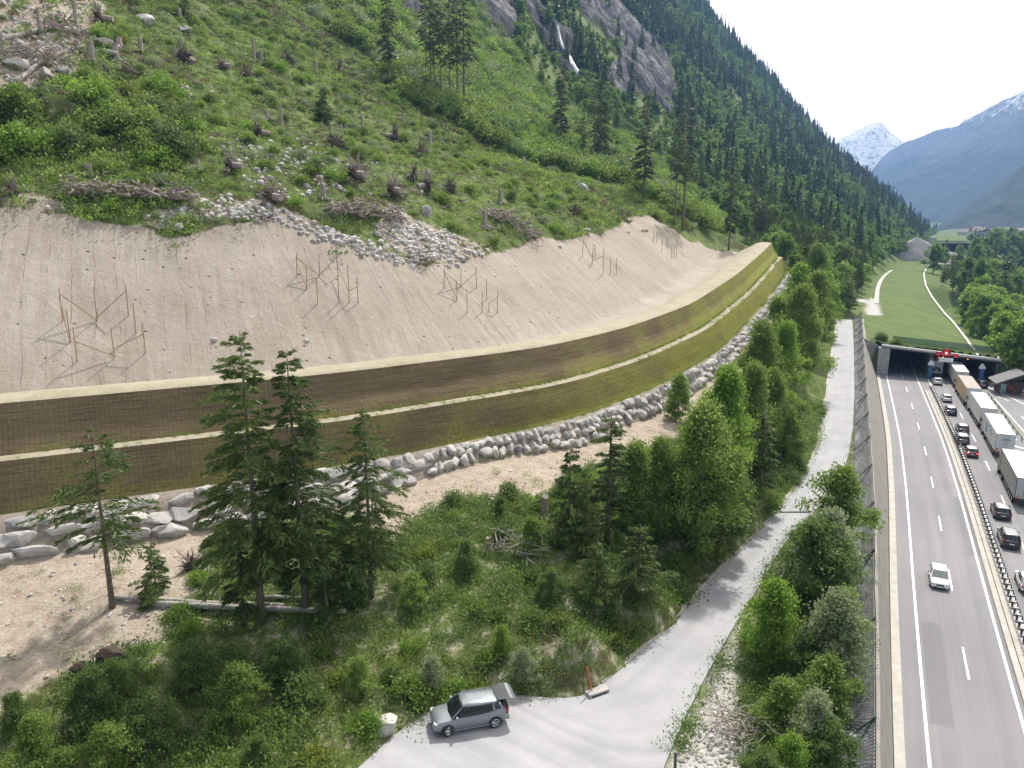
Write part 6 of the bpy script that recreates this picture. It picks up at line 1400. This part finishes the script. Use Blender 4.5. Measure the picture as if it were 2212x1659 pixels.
# ---- thickets and bushes on the cleared hillside
x, y, z, r = samples(21000, -110, 420, 62, 380, 15); px, py, Zc = PX(x, y, z); s_, q_ = toe_sq(x, y)
jx2, jy2 = fbm(x, y, 6, 4, 21)*14, fbm(x, y, 6, 4, 33)*14
THICK = [(-100, 165), (60, 195), (180, 190), (260, 215), (340, 195), (400, 230), (420, 330), (380, 370), (250, 355), (140, 350), (120, 395), (0, 405), (-100, 410)]
TH2 = [(620, -60), (1010, -60), (1180, 215), (1400, 345), (1540, 450), (1600, 545), (1500, 490), (1380, 420), (1250, 380), (1130, 350), (1040, 310), (960, 260), (880, 230), (800, 130), (700, 60)]
base_d = .20+.45*(fbm(x, y, 11, 4, 13) > .02); base_d = np.where(inpoly(px, py, THICK), .95, base_d); base_d = np.where(inpoly(px, py, TH2), .95, base_d)
base_d = np.where(inpoly(px, py, TOPG), .05, base_d); base_d = np.where((py > 380) & (px > 430) & (px < 1150), base_d*.35, base_d)
for P_ in RUB: base_d = np.where(inpoly(px, py, P_), .02, base_d)
ok = (px > -150) & (px < fb_x(py)+30) & (py > -150) & (py < 600) & (q_ > 17) & ~inpoly(px+jx2, py+jy2, SOIL) & (r.rand(len(x)) < base_d) & (Zc < 520)
x, y, z, Zc, px, py = (a[ok] for a in (x, y, z, Zc, px, py)); thick = inpoly(px, py, THICK) | inpoly(px, py, TH2)
scl = np.where(thick, r.uniform(1.0, 2.0, len(x)), r.uniform(.45, 1.1, len(x))); scl = np.where(inpoly(px, py, TH2), scl*1.45, scl); pid = r.choice([0, 0, 0, 1, 1, 2, 5, 4, 3], len(x)); rz_ = r.uniform(0, 6.28, len(x))
print('hill bushes', len(x)); order = np.argsort(Zc/scl); n_ = 280
for i in order[:n_]:
    plant('bush', BSH[pid[i]], (x[i], y[i], z[i]-.15), rz_[i], scl[i], 'light green bush in the scrub of the cleared hillside', 'bush', 'scrub bushes on the cleared hillside', parts=('stem', 'foliage'))
k = order[n_:]; scatter('hillside_scrub', np.column_stack([x, y, z-.15])[k], pid[k], rz_[k], scl[k], [b_[1] for b_ in BSH], 'light green scrub covering the cleared hillside', 'scrub')

# ---- low herbs and grass tufts
def tuft(seed, n=46, r=.45, h=.35, leaf=.09, mat='shrub'):
    r_ = np.random.RandomState(seed); n = n*2; leaf *= .52; C = np.column_stack([r_.normal(size=n)*r*.6, r_.normal(size=n)*r*.6, np.abs(r_.normal(size=n))*h*.6+.04]); D = r_.normal(size=(n, 3))*.6; D[:, 2] = np.abs(D[:, 2])+.4
    V, F = leaf_quads(C, leaf, r_, 2.0, D=D); return mesh_np('tuft', V, F, [M[mat]], fattrs={'tint': r_.rand(n)*.999})
TU = [tuft(501), tuft(502, mat='shrub_dark'), tuft(503, mat='shrub_yellow'), tuft(504, 60, .6, .5, .16, 'shrub_dark'), tuft(505, 40, .4, .3, .12, 'bright'), tuft(506, 60, .7, .6, .15, 'birch')]
def region_mask(x, y, z): px, py, Zc = PX(x, y, z); return px, py, Zc
r = np.random.RandomState(31); n = 30000; x = r.uniform(-45, 48, n); y = r.uniform(30, 112, n); z = height(x, y); px, py, Zc = PX(x, y, z); s_, q_ = toe_sq(x, y)
jx2, jy2 = fbm(x, y, 6, 4, 21)*14*np.clip(Zc/90, .4, 2), fbm(x, y, 6, 4, 33)*14*np.clip(Zc/90, .4, 2)
isb = inpoly(px+jx2, py+jy2, BARE) | inpoly(px+jx2, py+jy2, GRAV); road = inpoly(x, y, np.vstack([outline, outline[:1]])[:, :2])
dR = np.full(n, 99.0)
for p in outline[::2]: dR = np.minimum(dR, np.hypot(x-p[0], y-p[1]))
rightside = (x > 8) & (y < 112) & (np.interp(y, SR[::-1][:, 1], SR[::-1][:, 0]) < x)
wtx = np.interp(y, wtr[:, 1], wtr[:, 0]); ledge_ = x > wtx-2.6
ok = (px > -60) & (px < 1890) & (py < 1760) & (q_ < -5) & ~road & ~ledge_ & (dR > .45) & (~isb | (r.rand(n) < .05)) & ((fbm(x, y, 2.5, 3, 8) > -.34) | (py < 1180))
ok &= (r.rand(n) < np.where(rightside, .9, .75))
x, y, z, px, py, isb, rs2 = (a[ok] for a in (x, y, z, px, py, isb, rightside | isb)); yel = (px > 640) & (px < 1150) & (py > 1380) | (px < 120)
pid = np.where(yel & (r.rand(len(x)) < .55), 2, r.choice([0, 1, 3, 3, 5, 4, 1], len(x))); print('ground cover', len(x))
k = np.array([i for i in np.argsort(r.rand(len(x))) if not rs2[i]][:190]); 
for i in k:
    q_i = r.choice([0, 2, 2, 1, 5, 3, 2], 1)[0]; plant('undergrowth_bush', BSH[q_i], (x[i], y[i], z[i]-.1), r.uniform(0, 6.28), r.uniform(.35, .85), 'tangled low bush in the undergrowth of the near bank', 'bush', 'undergrowth bushes of the near bank', parts=('stem', 'foliage'))
scatter('ground_cover', np.column_stack([x, y, z-.03]), pid, r.uniform(0, 6.28, len(x)), r.uniform(.6, 1.6, len(x))*np.where(isb, .6, 1), TU, 'low green herbs and brambles covering the banks beside the service road', 'ground cover')
x, y, z, r = samples(52000, -60, 330, 62, 250, 25); px, py, Zc = PX(x, y, z); s_, q_ = toe_sq(x, y); jx2, jy2 = fbm(x, y, 6, 4, 21)*14, fbm(x, y, 6, 4, 33)*14
ok = (px > -60) & (px < 1700) & (py > -60) & (py < 600) & (q_ > 17) & (~inpoly(px+jx2*1.6, py+jy2*1.6, SOIL) | ((r.rand(len(x)) < .02))) & (Zc < 330)
ok &= r.rand(len(x)) < np.where(inpoly(px, py, RUB[0]) | inpoly(px, py, TOPG) | inpoly(px, py, RUB[2]), .35, .95)
open_ = np.where(inpoly(px, py, [(430, 300), (760, 230), (1000, 330), (1300, 480), (1100, 560), (850, 560), (600, 500), (430, 440)]), .62, np.where(inpoly(px, py, [(240, 20), (560, 20), (760, 230), (430, 300), (250, 200)]), .75, 1.0))[ok]
x, y, z = x[ok], y[ok], z[ok]; print('hill herbs', len(x)); M['dead_herb'] = leafmat('dry_brown_leaves', (.085, .065, .035), (.15, .115, .06), (.24, .19, .10), .2)
TUH = [tuft(521, 34, 1.0, .75, .42, 'shrub'), tuft(522, 34, 1.1, .8, .42, 'shrub_dark'), tuft(523, 30, .9, .6, .40, 'shrub_yellow'), tuft(524, 34, 1.2, .9, .45, 'birch'), tuft(525, 30, .9, .7, .40, 'bright'), tuft(526, 30, 1.0, .45, .42, 'dead_herb')]
pk_ = fbm(x, y, 9, 4, 63)+r.normal(size=len(x))*.25; hp_ = np.where(pk_ > .25, 3, np.where(pk_ > .05, 0, np.where(pk_ > -.15, r.choice([0, 4, 2, 5], len(x)), np.where(pk_ > -.35, 1, 5))))
scatter('hillside_herbs', np.column_stack([x, y, z-.05]), hp_, r.uniform(0, 6.28, len(x)), r.uniform(.5, 1.2, len(x))*open_, TUH, 'grass and low herbs between the stumps of the cleared hillside', 'grass')

# ---- trees right of the meadow and down to the river, and by the track
def trees_px(polys, n, protos, hs_, label, cat, group, name, seed, parts=('trunk', 'crown')):
    r = np.random.RandomState(seed); P_ = np.array(polys); got = 0; tries = 0; used = []
    while got < n and tries < n*40:
        tries += 1; a, b_ = r.uniform(P_[:, 0].min(), P_[:, 0].max()), r.uniform(P_[:, 1].min(), P_[:, 1].max())
        if not inpoly(np.array([a]), np.array([b_]), polys)[0]: continue
        p = G(a, b_)
        if p is None or p[1] > 900: continue
        if any((p[0]-u_[0])**2+(p[1]-u_[1])**2 < (hs_[0]*.30)**2 for u_ in used): continue
        used.append(p); pt, ph = protos[r.randint(len(protos))]; h_ = r.uniform(*hs_); plant(name, pt, p-[0, 0, .3], r.uniform(0, 6.28), h_/ph, label, cat, group, parts, sxy=r.uniform(.9, 1.2)); got += 1
    print(name, got)
trees_px([(2075, 700), (2035, 650), (2020, 625), (2060, 640), (2130, 660), (2230, 700), (2300, 860), (2180, 825), (2150, 790), (2120, 745)], 46, [(MID[0], 12), (MID[0], 12), (MID[1], 12)], (9, 15), 'bright green broadleaf tree in the wood right of the meadow', 'tree', 'broadleaf trees between meadow and river', 'broadleaf_tree', 61)
trees_px([(2006, 595), (2012, 575), (2080, 560), (2150, 570), (2230, 600), (2260, 690), (2130, 655), (2050, 630), (2020, 620)], 60, [(MID[1], 12), (MID[3], 12), (SPR[0], 20), (SPR[1], 20), (MID[2], 12)], (10, 17), 'mid green tree in the mixed wood beyond the bright broadleaf trees', 'tree', 'mixed trees towards the river', 'mixed_tree', 62)
trees_px([(2085, 548), (2110, 522), (2230, 520), (2260, 600), (2150, 568)], 40, [(SPR[0], 20), (SPR[1], 20), (MID[3], 12)], (15, 24), 'dark conifer in the distant wood before the village', 'conifer tree', 'distant conifers before the village', 'conifer_tree', 63)
trees_px([(1722, 590), (1755, 560), (1815, 555), (1870, 580), (1872, 610), (1858, 640), (1800, 650), (1765, 640)], 26, [(MID[1], 12), (MID[2], 12), (MID[3], 12)], (8, 13), 'rounded green tree at the foot of the mountain left of the gravel track', 'tree', 'trees left of the gravel track', 'broadleaf_tree', 64)
trees_px([(1895, 740), (1895, 725), (1925, 733), (1960, 742), (1935, 745)], 5, [(BSH[0], 2), (BSH[2], 2)], (1.2, 1.8), 'low bush on the grass edge above the left end of the portal', 'bush', 'bushes above the portal', 'bush', 65, ('stem', 'foliage'))

# ================================================================ DEAD WOOD, STONES, STAKES
def stump(seed, h=1.2, r0=.35, roots=True):
    r = np.random.RandomState(seed); q = MB(); n = 10; secs = []
    for z, f in ((-.2, 1.8), (.06, 1.3), (.3, 1.05), (h*.6, .95), (h, .9)): secs.append(np.array([(math.cos(a)*r0*f*(1+r.normal()*.06), math.sin(a)*r0*f*(1+r.normal()*.06), z+(r.uniform(-.12, .12) if z == h else 0)) for a in np.arange(n)*2*math.pi/n]))
    q.loft(secs)
    if roots:
        for k in range(6): a = k*1.05+r.uniform(-.3, .3); L = r.uniform(.6, 1.1); q.tube((math.cos(a)*r0*.8, math.sin(a)*r0*.8, .25), (math.cos(a)*(r0+L), math.sin(a)*(r0+L), -.15), .13, .04, n=5)
    return q.mesh('tree_stump', M['deadwood'])
def rootplate(seed, R0=1.0):
    """an overturned stump: a disc of soil and a crown of roots standing on edge, with a short trunk"""
    r = np.random.RandomState(seed); q = MB(); v, f = rock_proto(seed, .1, 2, 5); q.add(v*np.array([R0*.7, R0*1.5, R0*1.4])+[0, 0, R0*.6], f.tolist())
    for k in range(60):
        a = r.uniform(0, 6.28); L = R0*r.uniform(.6, 1.5); b0 = np.array([r.uniform(-.1, .2), math.cos(a)*R0*.3, R0*.6+math.sin(a)*R0*.3]); m_ = b0+[r.uniform(-.3, .1), math.cos(a)*L*.5, math.sin(a)*L*.5]; e = m_+np.array([r.uniform(-.4, .3), math.cos(a+r.normal()*.5)*L*.5, math.sin(a+r.normal()*.5)*L*.5]); q.tube(b0, m_, .06, .04, 4, False); q.tube(m_, e, .04, .012, 4, False)
    q.tube((0, 0, R0*.6), (R0*1.15, r.uniform(-.4, .4), R0*.5), R0*.3, R0*.24, 8)
    me = q.mesh('root_plate', [M['rootsoil'], M['deadwood']]); mi = np.zeros(len(me.polygons), np.int32); mi[len(f):] = (r.rand(len(mi)-len(f)) < .55); mi[-10:] = 1; me.polygons.foreach_set('material_index', mi); return me
STM = [stump(601, 1.0, .36), stump(602, 1.8, .30), stump(603, 3.4, .22, False), stump(604, .7, .42)]; RPL = [rootplate(611), rootplate(612), rootplate(613), rootplate(614)]
stumps = [(88, 78, 2), (165, 55, 2), (168, 107, 0), (200, 132, 1), (252, 132, 1), (258, 102, 0), (305, 110, 1), (389, 43, 1), (550, 134, 2), (566, 138, 1), (683, 157, 1), (652, 170, 0), (326, 192, 0), (254, 213, 0), (577, 256, 0), (192, 375, 0),
          (426, 360, 0), (699, 428, 1), (693, 398, 0), (870, 267, 1), (929, 310, 1), (1081, 439, 1), (1131, 360, 1), (1156, 356, 0), (1047, 490, 1), (1031, 1222, 3), (1056, 1192, 1), (1065, 1090, 0)]
for px_, py_, k in stumps:
    p = G(px_, py_)
    if p is None: continue
    near_ = py_ > 1000
    tag(link('tree_stump', STM[k], None, p-[0, 0, .1], rng.uniform(0, 6.28), rng.uniform(.8, 1.15)*(.8 if near_ else 1.45)), 'weathered grey tree stump on the near bank below the boulder wall' if near_ else 'weathered grey tree stump standing on the cleared hillside', 'tree stump', 'stumps on the near bank' if near_ else 'stumps of the cleared hillside')
for px_, py_, k, s_, lb in ((608, 268, 2, 1.15, 'thick tall broken trunk in the middle of the cleared hillside'), (783, 292, 2, 1.3, 'tall forked broken trunk right of the small dark spruce'), (417, 450, 1, 1.1, 'cut stump standing right above the excavated slope'), (1176, 1118, 1, 1.2, 'tall grey stump at the top of the near bank left of the young spruces')):
    p = G(px_, py_); tag(link('tree_stump', STM[k], None, p-[0, 0, .1], 1.0, s_), lb, 'tree stump')
roots_ = [(398, 136, 1.3), (482, 150, 1), (276, 170, 1), (231, 174, 1), (534, 167, 1), (337, 314, 1.1), (559, 297, 1.1), (498, 370, 1.1), (276, 212, .8), (735, 158, 1.2), (215, 52, 1.3), (624, 138, 1), (895, 390, 1.0), (923, 412, 1.1), (974, 415, 1.0), (855, 304, 1.4), (913, 342, 1.2), (726, 325, 1.2), (1246, 466, 1), (30, 420, .8)]
for px_, py_, s_ in roots_:
    p = G(px_, py_)
    if p is not None: tag(link('root_plate', RPL[rng.randint(4)], None, p-[0, 0, .2], rng.uniform(-.5, 3.64), s_*1.6), 'dark overturned root plate lying on the cleared hillside', 'root plate', 'overturned root plates on the hillside')
for px_, py_, s_, lb in ((588, 440, 1.5, 'big dark root plate just above the gravelly edge of the excavated slope'), (769, 392, 1.7, 'tall upturned root plate with pale trunk left of the round one'), (850, 424, 1.5, 'round dark root plate with a pale stub, above the driftwood heap'), (417, 1228, .7, 'small root with upright spikes on the gravel below the boulder wall')):
    p = G(px_, py_); tag(link('root_plate', RPL[rng.randint(4)], None, p-[0, 0, .2], -.6+rng.uniform(-.4, .4), s_*1.3), lb, 'root plate')
def heap(px_, py_, wpx, lab, n=120, seed=0, depth=3.0, thick=1.0):  # stick heap
    r = np.random.RandomState(seed); p = G(px_, py_); a_, b_ = G(px_-wpx/2, py_-6), G(px_+wpx/2, py_+10); d = b_-a_; q = MB()
    for k in range(n):
        f = r.rand(); c = a_+d*f-p+[r.normal()*.4, r.normal()*depth*.35, abs(r.normal())*.85+.3]; an = r.uniform(0, 6.28); L = r.uniform(.6, 2.4); e = c+[math.cos(an)*L, math.sin(an)*L*.6, r.normal()*.35*L]; m_ = (c+e)/2+r.normal(size=3)*.15; rr = r.uniform(.05, .2)*thick; q.tube(c, m_, rr, rr*.8, 5, True); q.tube(m_, e, rr*.8, rr*.3, 5, True)
    tag(link('driftwood_heap', q.mesh('driftwood_heap', M['deadwood']), None, p), lab, 'heap of roots')
heap(280, 428, 260, 'long heap of tangled grey roots above the left part of the excavated slope', 420, 1, 3.0); heap(790, 468, 150, 'pale heap of roots in the middle above the excavated slope', 300, 2, 3.2); heap(1082, 476, 62, 'small dark heap of roots beside the stump with spread roots', 110, 3); heap(1138, 508, 48, 'little heap of branches at the upper edge of the mat', 60, 4)
heap(1120, 1205, 90, 'heap of thin grey branches on the near bank', 70, 5, 2.0, .3); heap(1590, 1590, 70, 'thin brushwood scattered on the gravel right of the service road', 70, 6, 3.0, .3)
def logt(a, b_, r0, lab, r1=None, mat='bark_pale'):
    A_, B_ = G(*a), G(*b_)
    A_ = A_+[0, 0, r0*1.2]; B_ = B_+[0, 0, (r1 or r0)*1.2]; q = MB(); n = 8; r = np.random.RandomState(int(a[0]))
    Ps = [(A_+(B_-A_)*k/n)-A_+[0, r.normal()*.03, r.normal()*.03] for k in range(n+1)]; q.path(Ps, list(np.linspace(r0, r1 or r0*.7, n+1)), 8)
    tag(link('fallen_log', q.mesh('fallen_log', M[mat], smooth=True), None, A_), lab, 'log')
logt((249, 1297), (612, 1316), .17, 'long pale fallen log below the bare-trunked spruce, upper one of the crossing pair', .22); logt((325, 1312), (748, 1329), .24, 'thick pale fallen log under the spruces, lower one', .2); logt((540, 1296), (684, 1296), .17, 'short pale log behind the lone spruce')
logt((0, 93), (133, 62), .45, 'thick pale log pointing out of the heap at the upper left', .35, 'bark_pale'); logt((36, 186), (108, 122), .4, 'pale slanting log below the log heap at the upper left', .3, 'bark_pale'); logt((0, 114), (68, 110), .22, 'thin pale log at the left edge of the picture', None, 'bark_pale'); logt((134, 60), (160, 22), .28, 'pale log leaning up towards the broken trunk at the upper left', None, 'bark_pale'); logt((395, 60), (420, 68), .3, 'short white log in the grass above the thicket', None, 'bark_pale')
heap(70, 130, 150, 'heap of broken branches and splinters among the logs at the upper left', 260, 9, 7.0, .8); heap(150, 75, 70, 'tangle of roots beside the tall bare trunk at the upper left', 120, 10, 4.0, .8)
# splinters and dead branches strewn over the clearing
x_, y_, z_, r = samples(9000, -50, 260, 66, 240, 52); px, py, Zc = PX(x_, y_, z_); s_, q_ = toe_sq(x_, y_); ok = (q_ > 22) & (px > -40) & (px < 1400) & (py > -60) & ~inpoly(px, py, SOIL) & (fbm(x_, y_, 12, 3, 47) > -.05) & ~inpoly(px, py, TH2)
def litter(seed, n=7):
    r_ = np.random.RandomState(seed); q = MB()
    for k in range(n): a = r_.uniform(0, 6.28); L = r_.uniform(.4, 1.6); c = r_.normal(size=3)*[.5, .5, .06]+[0, 0, .2]; q.tube(c, c+[math.cos(a)*L, math.sin(a)*L, r_.normal()*.25], r_.uniform(.03, .08), .015, 4)
    return q.mesh('branches', M['deadwood'] if seed % 2 else M['rootsoil'])
scatter('dead_branches', np.column_stack([x_, y_, z_])[ok], r.randint(0, 4, ok.sum()), r.uniform(0, 6.28, ok.sum()), r.uniform(.5, 1.3, ok.sum()), [litter(801), litter(802), litter(803), litter(804)], 'dead branches and splinters strewn over the cleared hillside', 'dead wood'); print('litter', ok.sum())
# rocks
def rock_at(px_, py_, wpx, lab, k=0, sq=.7, grp=None, mat=None, rz=None):
    p = G(px_, py_); Zc = PX(*p)[2]; s_ = wpx*Zc/FPX; tag(link('boulder', rpm[k], None, p+[0, 0, s_*.12], rng.uniform(0, 6.28) if rz is None else rz, (s_, s_*.8, s_*sq)), lab, 'boulder', grp)
for a in ((319, 50, 48, 'largest pale flat boulder near the top of the hillside', 1, .6), (219, 98, 55, 'flat pale boulder right of the log heap', 4, .35), (233, 122, 44, 'low brownish boulder below the flat pale one', 5, .35), (400, 70, 40, 'pale angular rock above the thicket', 6, .4), (102, 165, 36, 'pale wedge-shaped boulder at the foot of the log heap', 2, .8), (47, 105, 30, 'grey boulder behind the thin pale log', 7, .8), (140, 160, 40, 'grey boulder pile right of the slanting log', 8, .6), (35, 145, 50, 'dark boulder under the log heap', 9, .6),
          (484, 331, 28, 'pale boulder right of the half bare spruce', 3, .6), (387, 188, 24, 'small white boulder above the thicket', 2, .7), (387, 496, 28, 'rounded white boulder in the grass tongue on the excavated slope', 10, .8), (1257, 412, 30, 'tall grey boulder right of the scrub', 11, 1.1), (920, 462, 26, 'pale pointed boulder above the rubble patch', 12, 1.3), (1267, 502, 26, 'pale flat boulder at the upper edge of the mat', 13, .5), (1250, 398, 20, 'small grey boulder leaning on the tall one', 3, .9)):
    rock_at(*a)
x_, y_, z_, r = samples(34000, -60, 260, 60, 260, 45); px, py, Zc = PX(x_, y_, z_); s_, q_ = toe_sq(x_, y_)
pr_ = np.full(len(x_), .035); r3 = 0; 
for P_ in RUB: pr_ = np.where(inpoly(px, py, P_), .35, pr_)
pr_ = np.where(inpoly(px, py, TOPG), .6, pr_); pr_ = np.where(inpoly(px, py, [(-20, 405), (120, 405), (170, 462), (-20, 455)]), .6, pr_); pr_ = np.where(inpoly(px, py, [(560, 330), (760, 300), (900, 400), (1000, 440), (900, 480), (700, 420), (520, 430), (470, 360)]), .12, pr_)
pr_ = np.where(inpoly(px, py, [(600, 470), (740, 500), (860, 540), (920, 575), (900, 590), (820, 560), (700, 525), (600, 490)]), .8, pr_)
pr_ = np.where(inpoly(px+jx2[0]*0, py, SOIL) & ~inpoly(px, py, [(600, 470), (740, 500), (860, 540), (920, 575), (900, 590), (820, 560), (700, 525), (600, 490)]), .004, pr_)
ok = (q_ > 18) & (r.rand(len(x_)) < pr_) & (px > -40) & (px < 1600) & (py > -40)
P1 = np.column_stack([x_, y_, z_])[ok]
r = np.random.RandomState(8); n = 9000; x = r.uniform(-50, 42, n); y = r.uniform(36, 130, n); z = height(x, y); px, py, Zc = PX(x, y, z); s_, q_ = toe_sq(x, y)
pr_ = np.where(inpoly(px, py, BARE), .30, .01); pr_ = np.where(inpoly(px, py, [(215, 1290), (360, 1300), (390, 1340), (360, 1420), (240, 1450), (260, 1380)]), .9, pr_); pr_ = np.where(inpoly(px, py, GRAV), .8, pr_); pr_ = np.where(inpoly(px, py, [(890, 1165), (990, 1150), (1000, 1230), (900, 1230)]), .9, pr_)
ok = (q_ < -5.5) & (r.rand(n) < pr_) & ~inpoly(x, y, outline[:, :2]) & (px > -60)
M['pale_stone'] = rockmat('pale_stone', [(.3, (.16, .15, .14)), (.46, (.36, .345, .32)), (.6, (.55, .53, .49)), (.75, (.66, .64, .60))])
P2_ = np.column_stack([x, y, z])[ok]; P3 = []
for P_, n_ in ((RUB[0], 200), (RUB[2], 300), ([(440, 432), (560, 440), (640, 480), (560, 478), (470, 466)], 90), ([(600, 475), (740, 500), (860, 540), (920, 575), (900, 585), (820, 555), (700, 522)], 150), ([(850, 480), (960, 500), (1000, 540), (930, 570), (860, 530)], 220), ([(480, 310), (700, 300), (760, 420), (560, 430)], 260), ([(0, 10), (200, 10), (190, 110), (150, 165), (0, 185)], 230), (GRAV, 500)):
    P_ = np.array(P_); k = 0
    while k < n_:
        a_, b_ = r.uniform(P_[:, 0].min(), P_[:, 0].max()), r.uniform(P_[:, 1].min(), P_[:, 1].max())
        if inpoly(np.array([a_]), np.array([b_]), P_)[0]:
            g_ = G(a_+r.normal()*4, b_+r.normal()*4); k += 1
            if g_ is not None: P3.append(g_)
P3 = np.array(P3); PP = np.vstack([P1, P2_, P3]); rp = [mesh_np('stone', rock_proto(700+i, .4, 1, 6)[0], rock_proto(700+i, .4, 1, 6)[1], [M['pale_stone']]) for i in range(5)]
scl = np.concatenate([r.uniform(.25, .95, len(P1))**1.5*1.25, r.uniform(.12, .45, len(P2_)), r.uniform(.3, 1.0, len(P3))**1.9*1.25*np.where(P3[:, 1] < 80, .28, 1)]); print('stones', len(PP))
scatter('loose_stones', PP, r.randint(0, 5, len(PP)), r.uniform(0, 6.28, len(PP)), scl, rp, 'loose pale stones and rubble strewn over the bare ground', 'stones')

# tufts that have taken hold along the foot of the dam, the berm and the crest
r = np.random.RandomState(12); L_ = []
for o_f, dz, n, sp_ in ((-.15, .0, 1700, .25), (1.55, 4.1, 250, .15), (2.5, 4.25, 1500, .10), (-2.5, -1.5, 500, .9)):
    i = (r.beta(1.6, 1.0, n)*(n_s-70)+65).astype(int); k = fbm(TS[i], np.full(n, o_f*7), 6, 3, 5) > -.25; i = i[k]; P_ = TOE[i].copy(); P_[:, :2] += tr_[i]*(o_f+r.normal(size=len(i))*sp_)[:, None]; P_[:, 2] += dz*hs[i]-.05; L_.append(P_)
L_ = np.vstack(L_); print('dam tufts', len(L_)); scatter('dam_grass', L_, r.choice([2, 2, 0, 4], len(L_)), r.uniform(0, 6.28, len(L_)), r.uniform(.35, .9, len(L_)), TU, 'yellow-green grass tufts along the foot, berm and crest of the dam', 'grass')
# brown root balls in the bushes at the lower left
for px_, py_, s_, lb in ((179, 1458, 1.5, 'dark root ball between the bushes at the lower left'), (244, 1430, 2.0, 'rust-brown root ball with pale rim at the lower left')):
    p = G(px_, py_); tag(link('root_ball', mesh_np('root_ball', rprot[8][0], rprot[8][1], [M['rootsoil']]), None, p+[0, 0, .3], .4, (s_, s_*.7, s_*.95)), lb, 'root ball')
# wooden stake frames on the excavated slope
M['stake'] = simple('stake_wood', (.32, .22, .16), .85, var=.25, scale=3)
def c4(x, y): return x*.3584, 495.5+y*.3584
def c5(x, y): return 694+x*.3584, 495.5+y*.3584
FR = [(c4, [(380, 550, 355), (585, 550, 345), (775, 520, 335), (425, 680, 490), (465, 795, 590), (690, 775, 590), (820, 625, 440), (878, 745, 560)], [(0, .85, 1, .03), (2, .8, 1, .08), (0, .75, 3, .05), (4, .6, 5, .08), (7, .62, 5, .3)], 'group of wooden stakes with slanting rails on the mat, leftmost frame'),
      (c4, [(1790, 285, 140), (1927, 280, 150), (2040, 285, 140), (1850, 360, 210), (1915, 450, 290), (2043, 445, 290), (2105, 440, 215), (2160, 440, 290)], [(0, .8, 1, .03), (2, .85, 1, .03), (0, .7, 3, .03), (2, .5, 6, .3), (7, .65, 6, .3)], 'group of wooden stakes with rails, second frame from the left'),
      (c5, [(740, 355, 230), (842, 345, 230), (935, 355, 225), (818, 430, 305), (880, 505, 365), (970, 500, 370), (997, 425, 295), (1062, 500, 370), (1010, 495, 440)], [(0, .85, 1, .03), (2, .75, 1, .03), (0, .8, 3, .1), (7, .7, 8, .9)], 'group of wooden stakes with rails, middle frame of the five'),
      (c5, [(1575, 165, 60), (1632, 215, 90), (1652, 165, 90), (1698, 275, 110), (1742, 270, 170), (1778, 270, 170)], [(0, .95, 1, .35), (2, .9, 1, .5), (3, .7, 1, .2)], 'group of slim stakes high on the mat, second frame from the right'),
      (c5, [(2000, 75, 10), (2020, 80, 15), (2052, 135, 60), (2085, 110, 45), (2112, 170, 90), (2125, 165, 88), (2140, 165, 85)], [(1, .9, 0, .1)], 'group of slim stakes at the far right end of the mat, last frame')]
for fn, posts, br, lb in FR:
    B_ = [G(*fn(a, b_)) for a, b_, c_ in posts]; o = tag(empty('stake_frame', B_[0]), lb, 'stake frame', 'wooden stake frames on the excavated slope'); o0 = B_[0]; Hh = [min(5.5, tall(p, fn(0, c_)[1])) for p, (a, b_, c_) in zip(B_, posts)]
    for p, h_ in zip(B_, Hh): MB().tube(p-o0-[0, 0, .3], p-o0+[rng.normal()*.06, 0, h_], .06, .05, n=6).build('post', M['stake'], o)
    for i, fi, j, fj in br: MB().tube(B_[i]-o0+[0, -.1, Hh[i]*fi], B_[j]-o0+[0, -.1, Hh[j]*fj], .06, n=5).build('rail', M['stake'], o)

# ================================================================ HAZE
bpy.context.view_layer.update()
_b = [(o.matrix_world @ Vector(c)) for o in COL.objects if o.type == 'MESH' and len(o.data.vertices) for c in o.bound_box]
_lo = [min(v[i] for v in _b) for i in range(3)]; _hi = [max(v[i] for v in _b) for i in range(3)]; print('scene bounds', _lo, _hi)
_lo = [_lo[0]-20, _lo[1]-20, _lo[2]-1]; _hi = [_hi[0]+20, _hi[1]+20, _hi[2]+5]
hb = MB(); hb.box([(a+b_)/2 for a, b_ in zip(_lo, _hi)], [b_-a for a, b_ in zip(_lo, _hi)]); hz = hb.build('haze', [])
hz.data.materials.clear(); m = bpy.data.materials.new('haze'); m.use_nodes = True; t = m.node_tree; t.nodes.clear(); o2 = t.nodes.new('ShaderNodeOutputMaterial'); pv = t.nodes.new('ShaderNodeVolumePrincipled')
pv.inputs['Color'].default_value = (.27, .53, 1.0, 1); pv.inputs['Density'].default_value = HAZE_D; pv.inputs['Anisotropy'].default_value = .25
t.links.new(pv.outputs[0], o2.inputs['Volume']); hz.data.materials.append(m); tag(hz, kind='stuff')
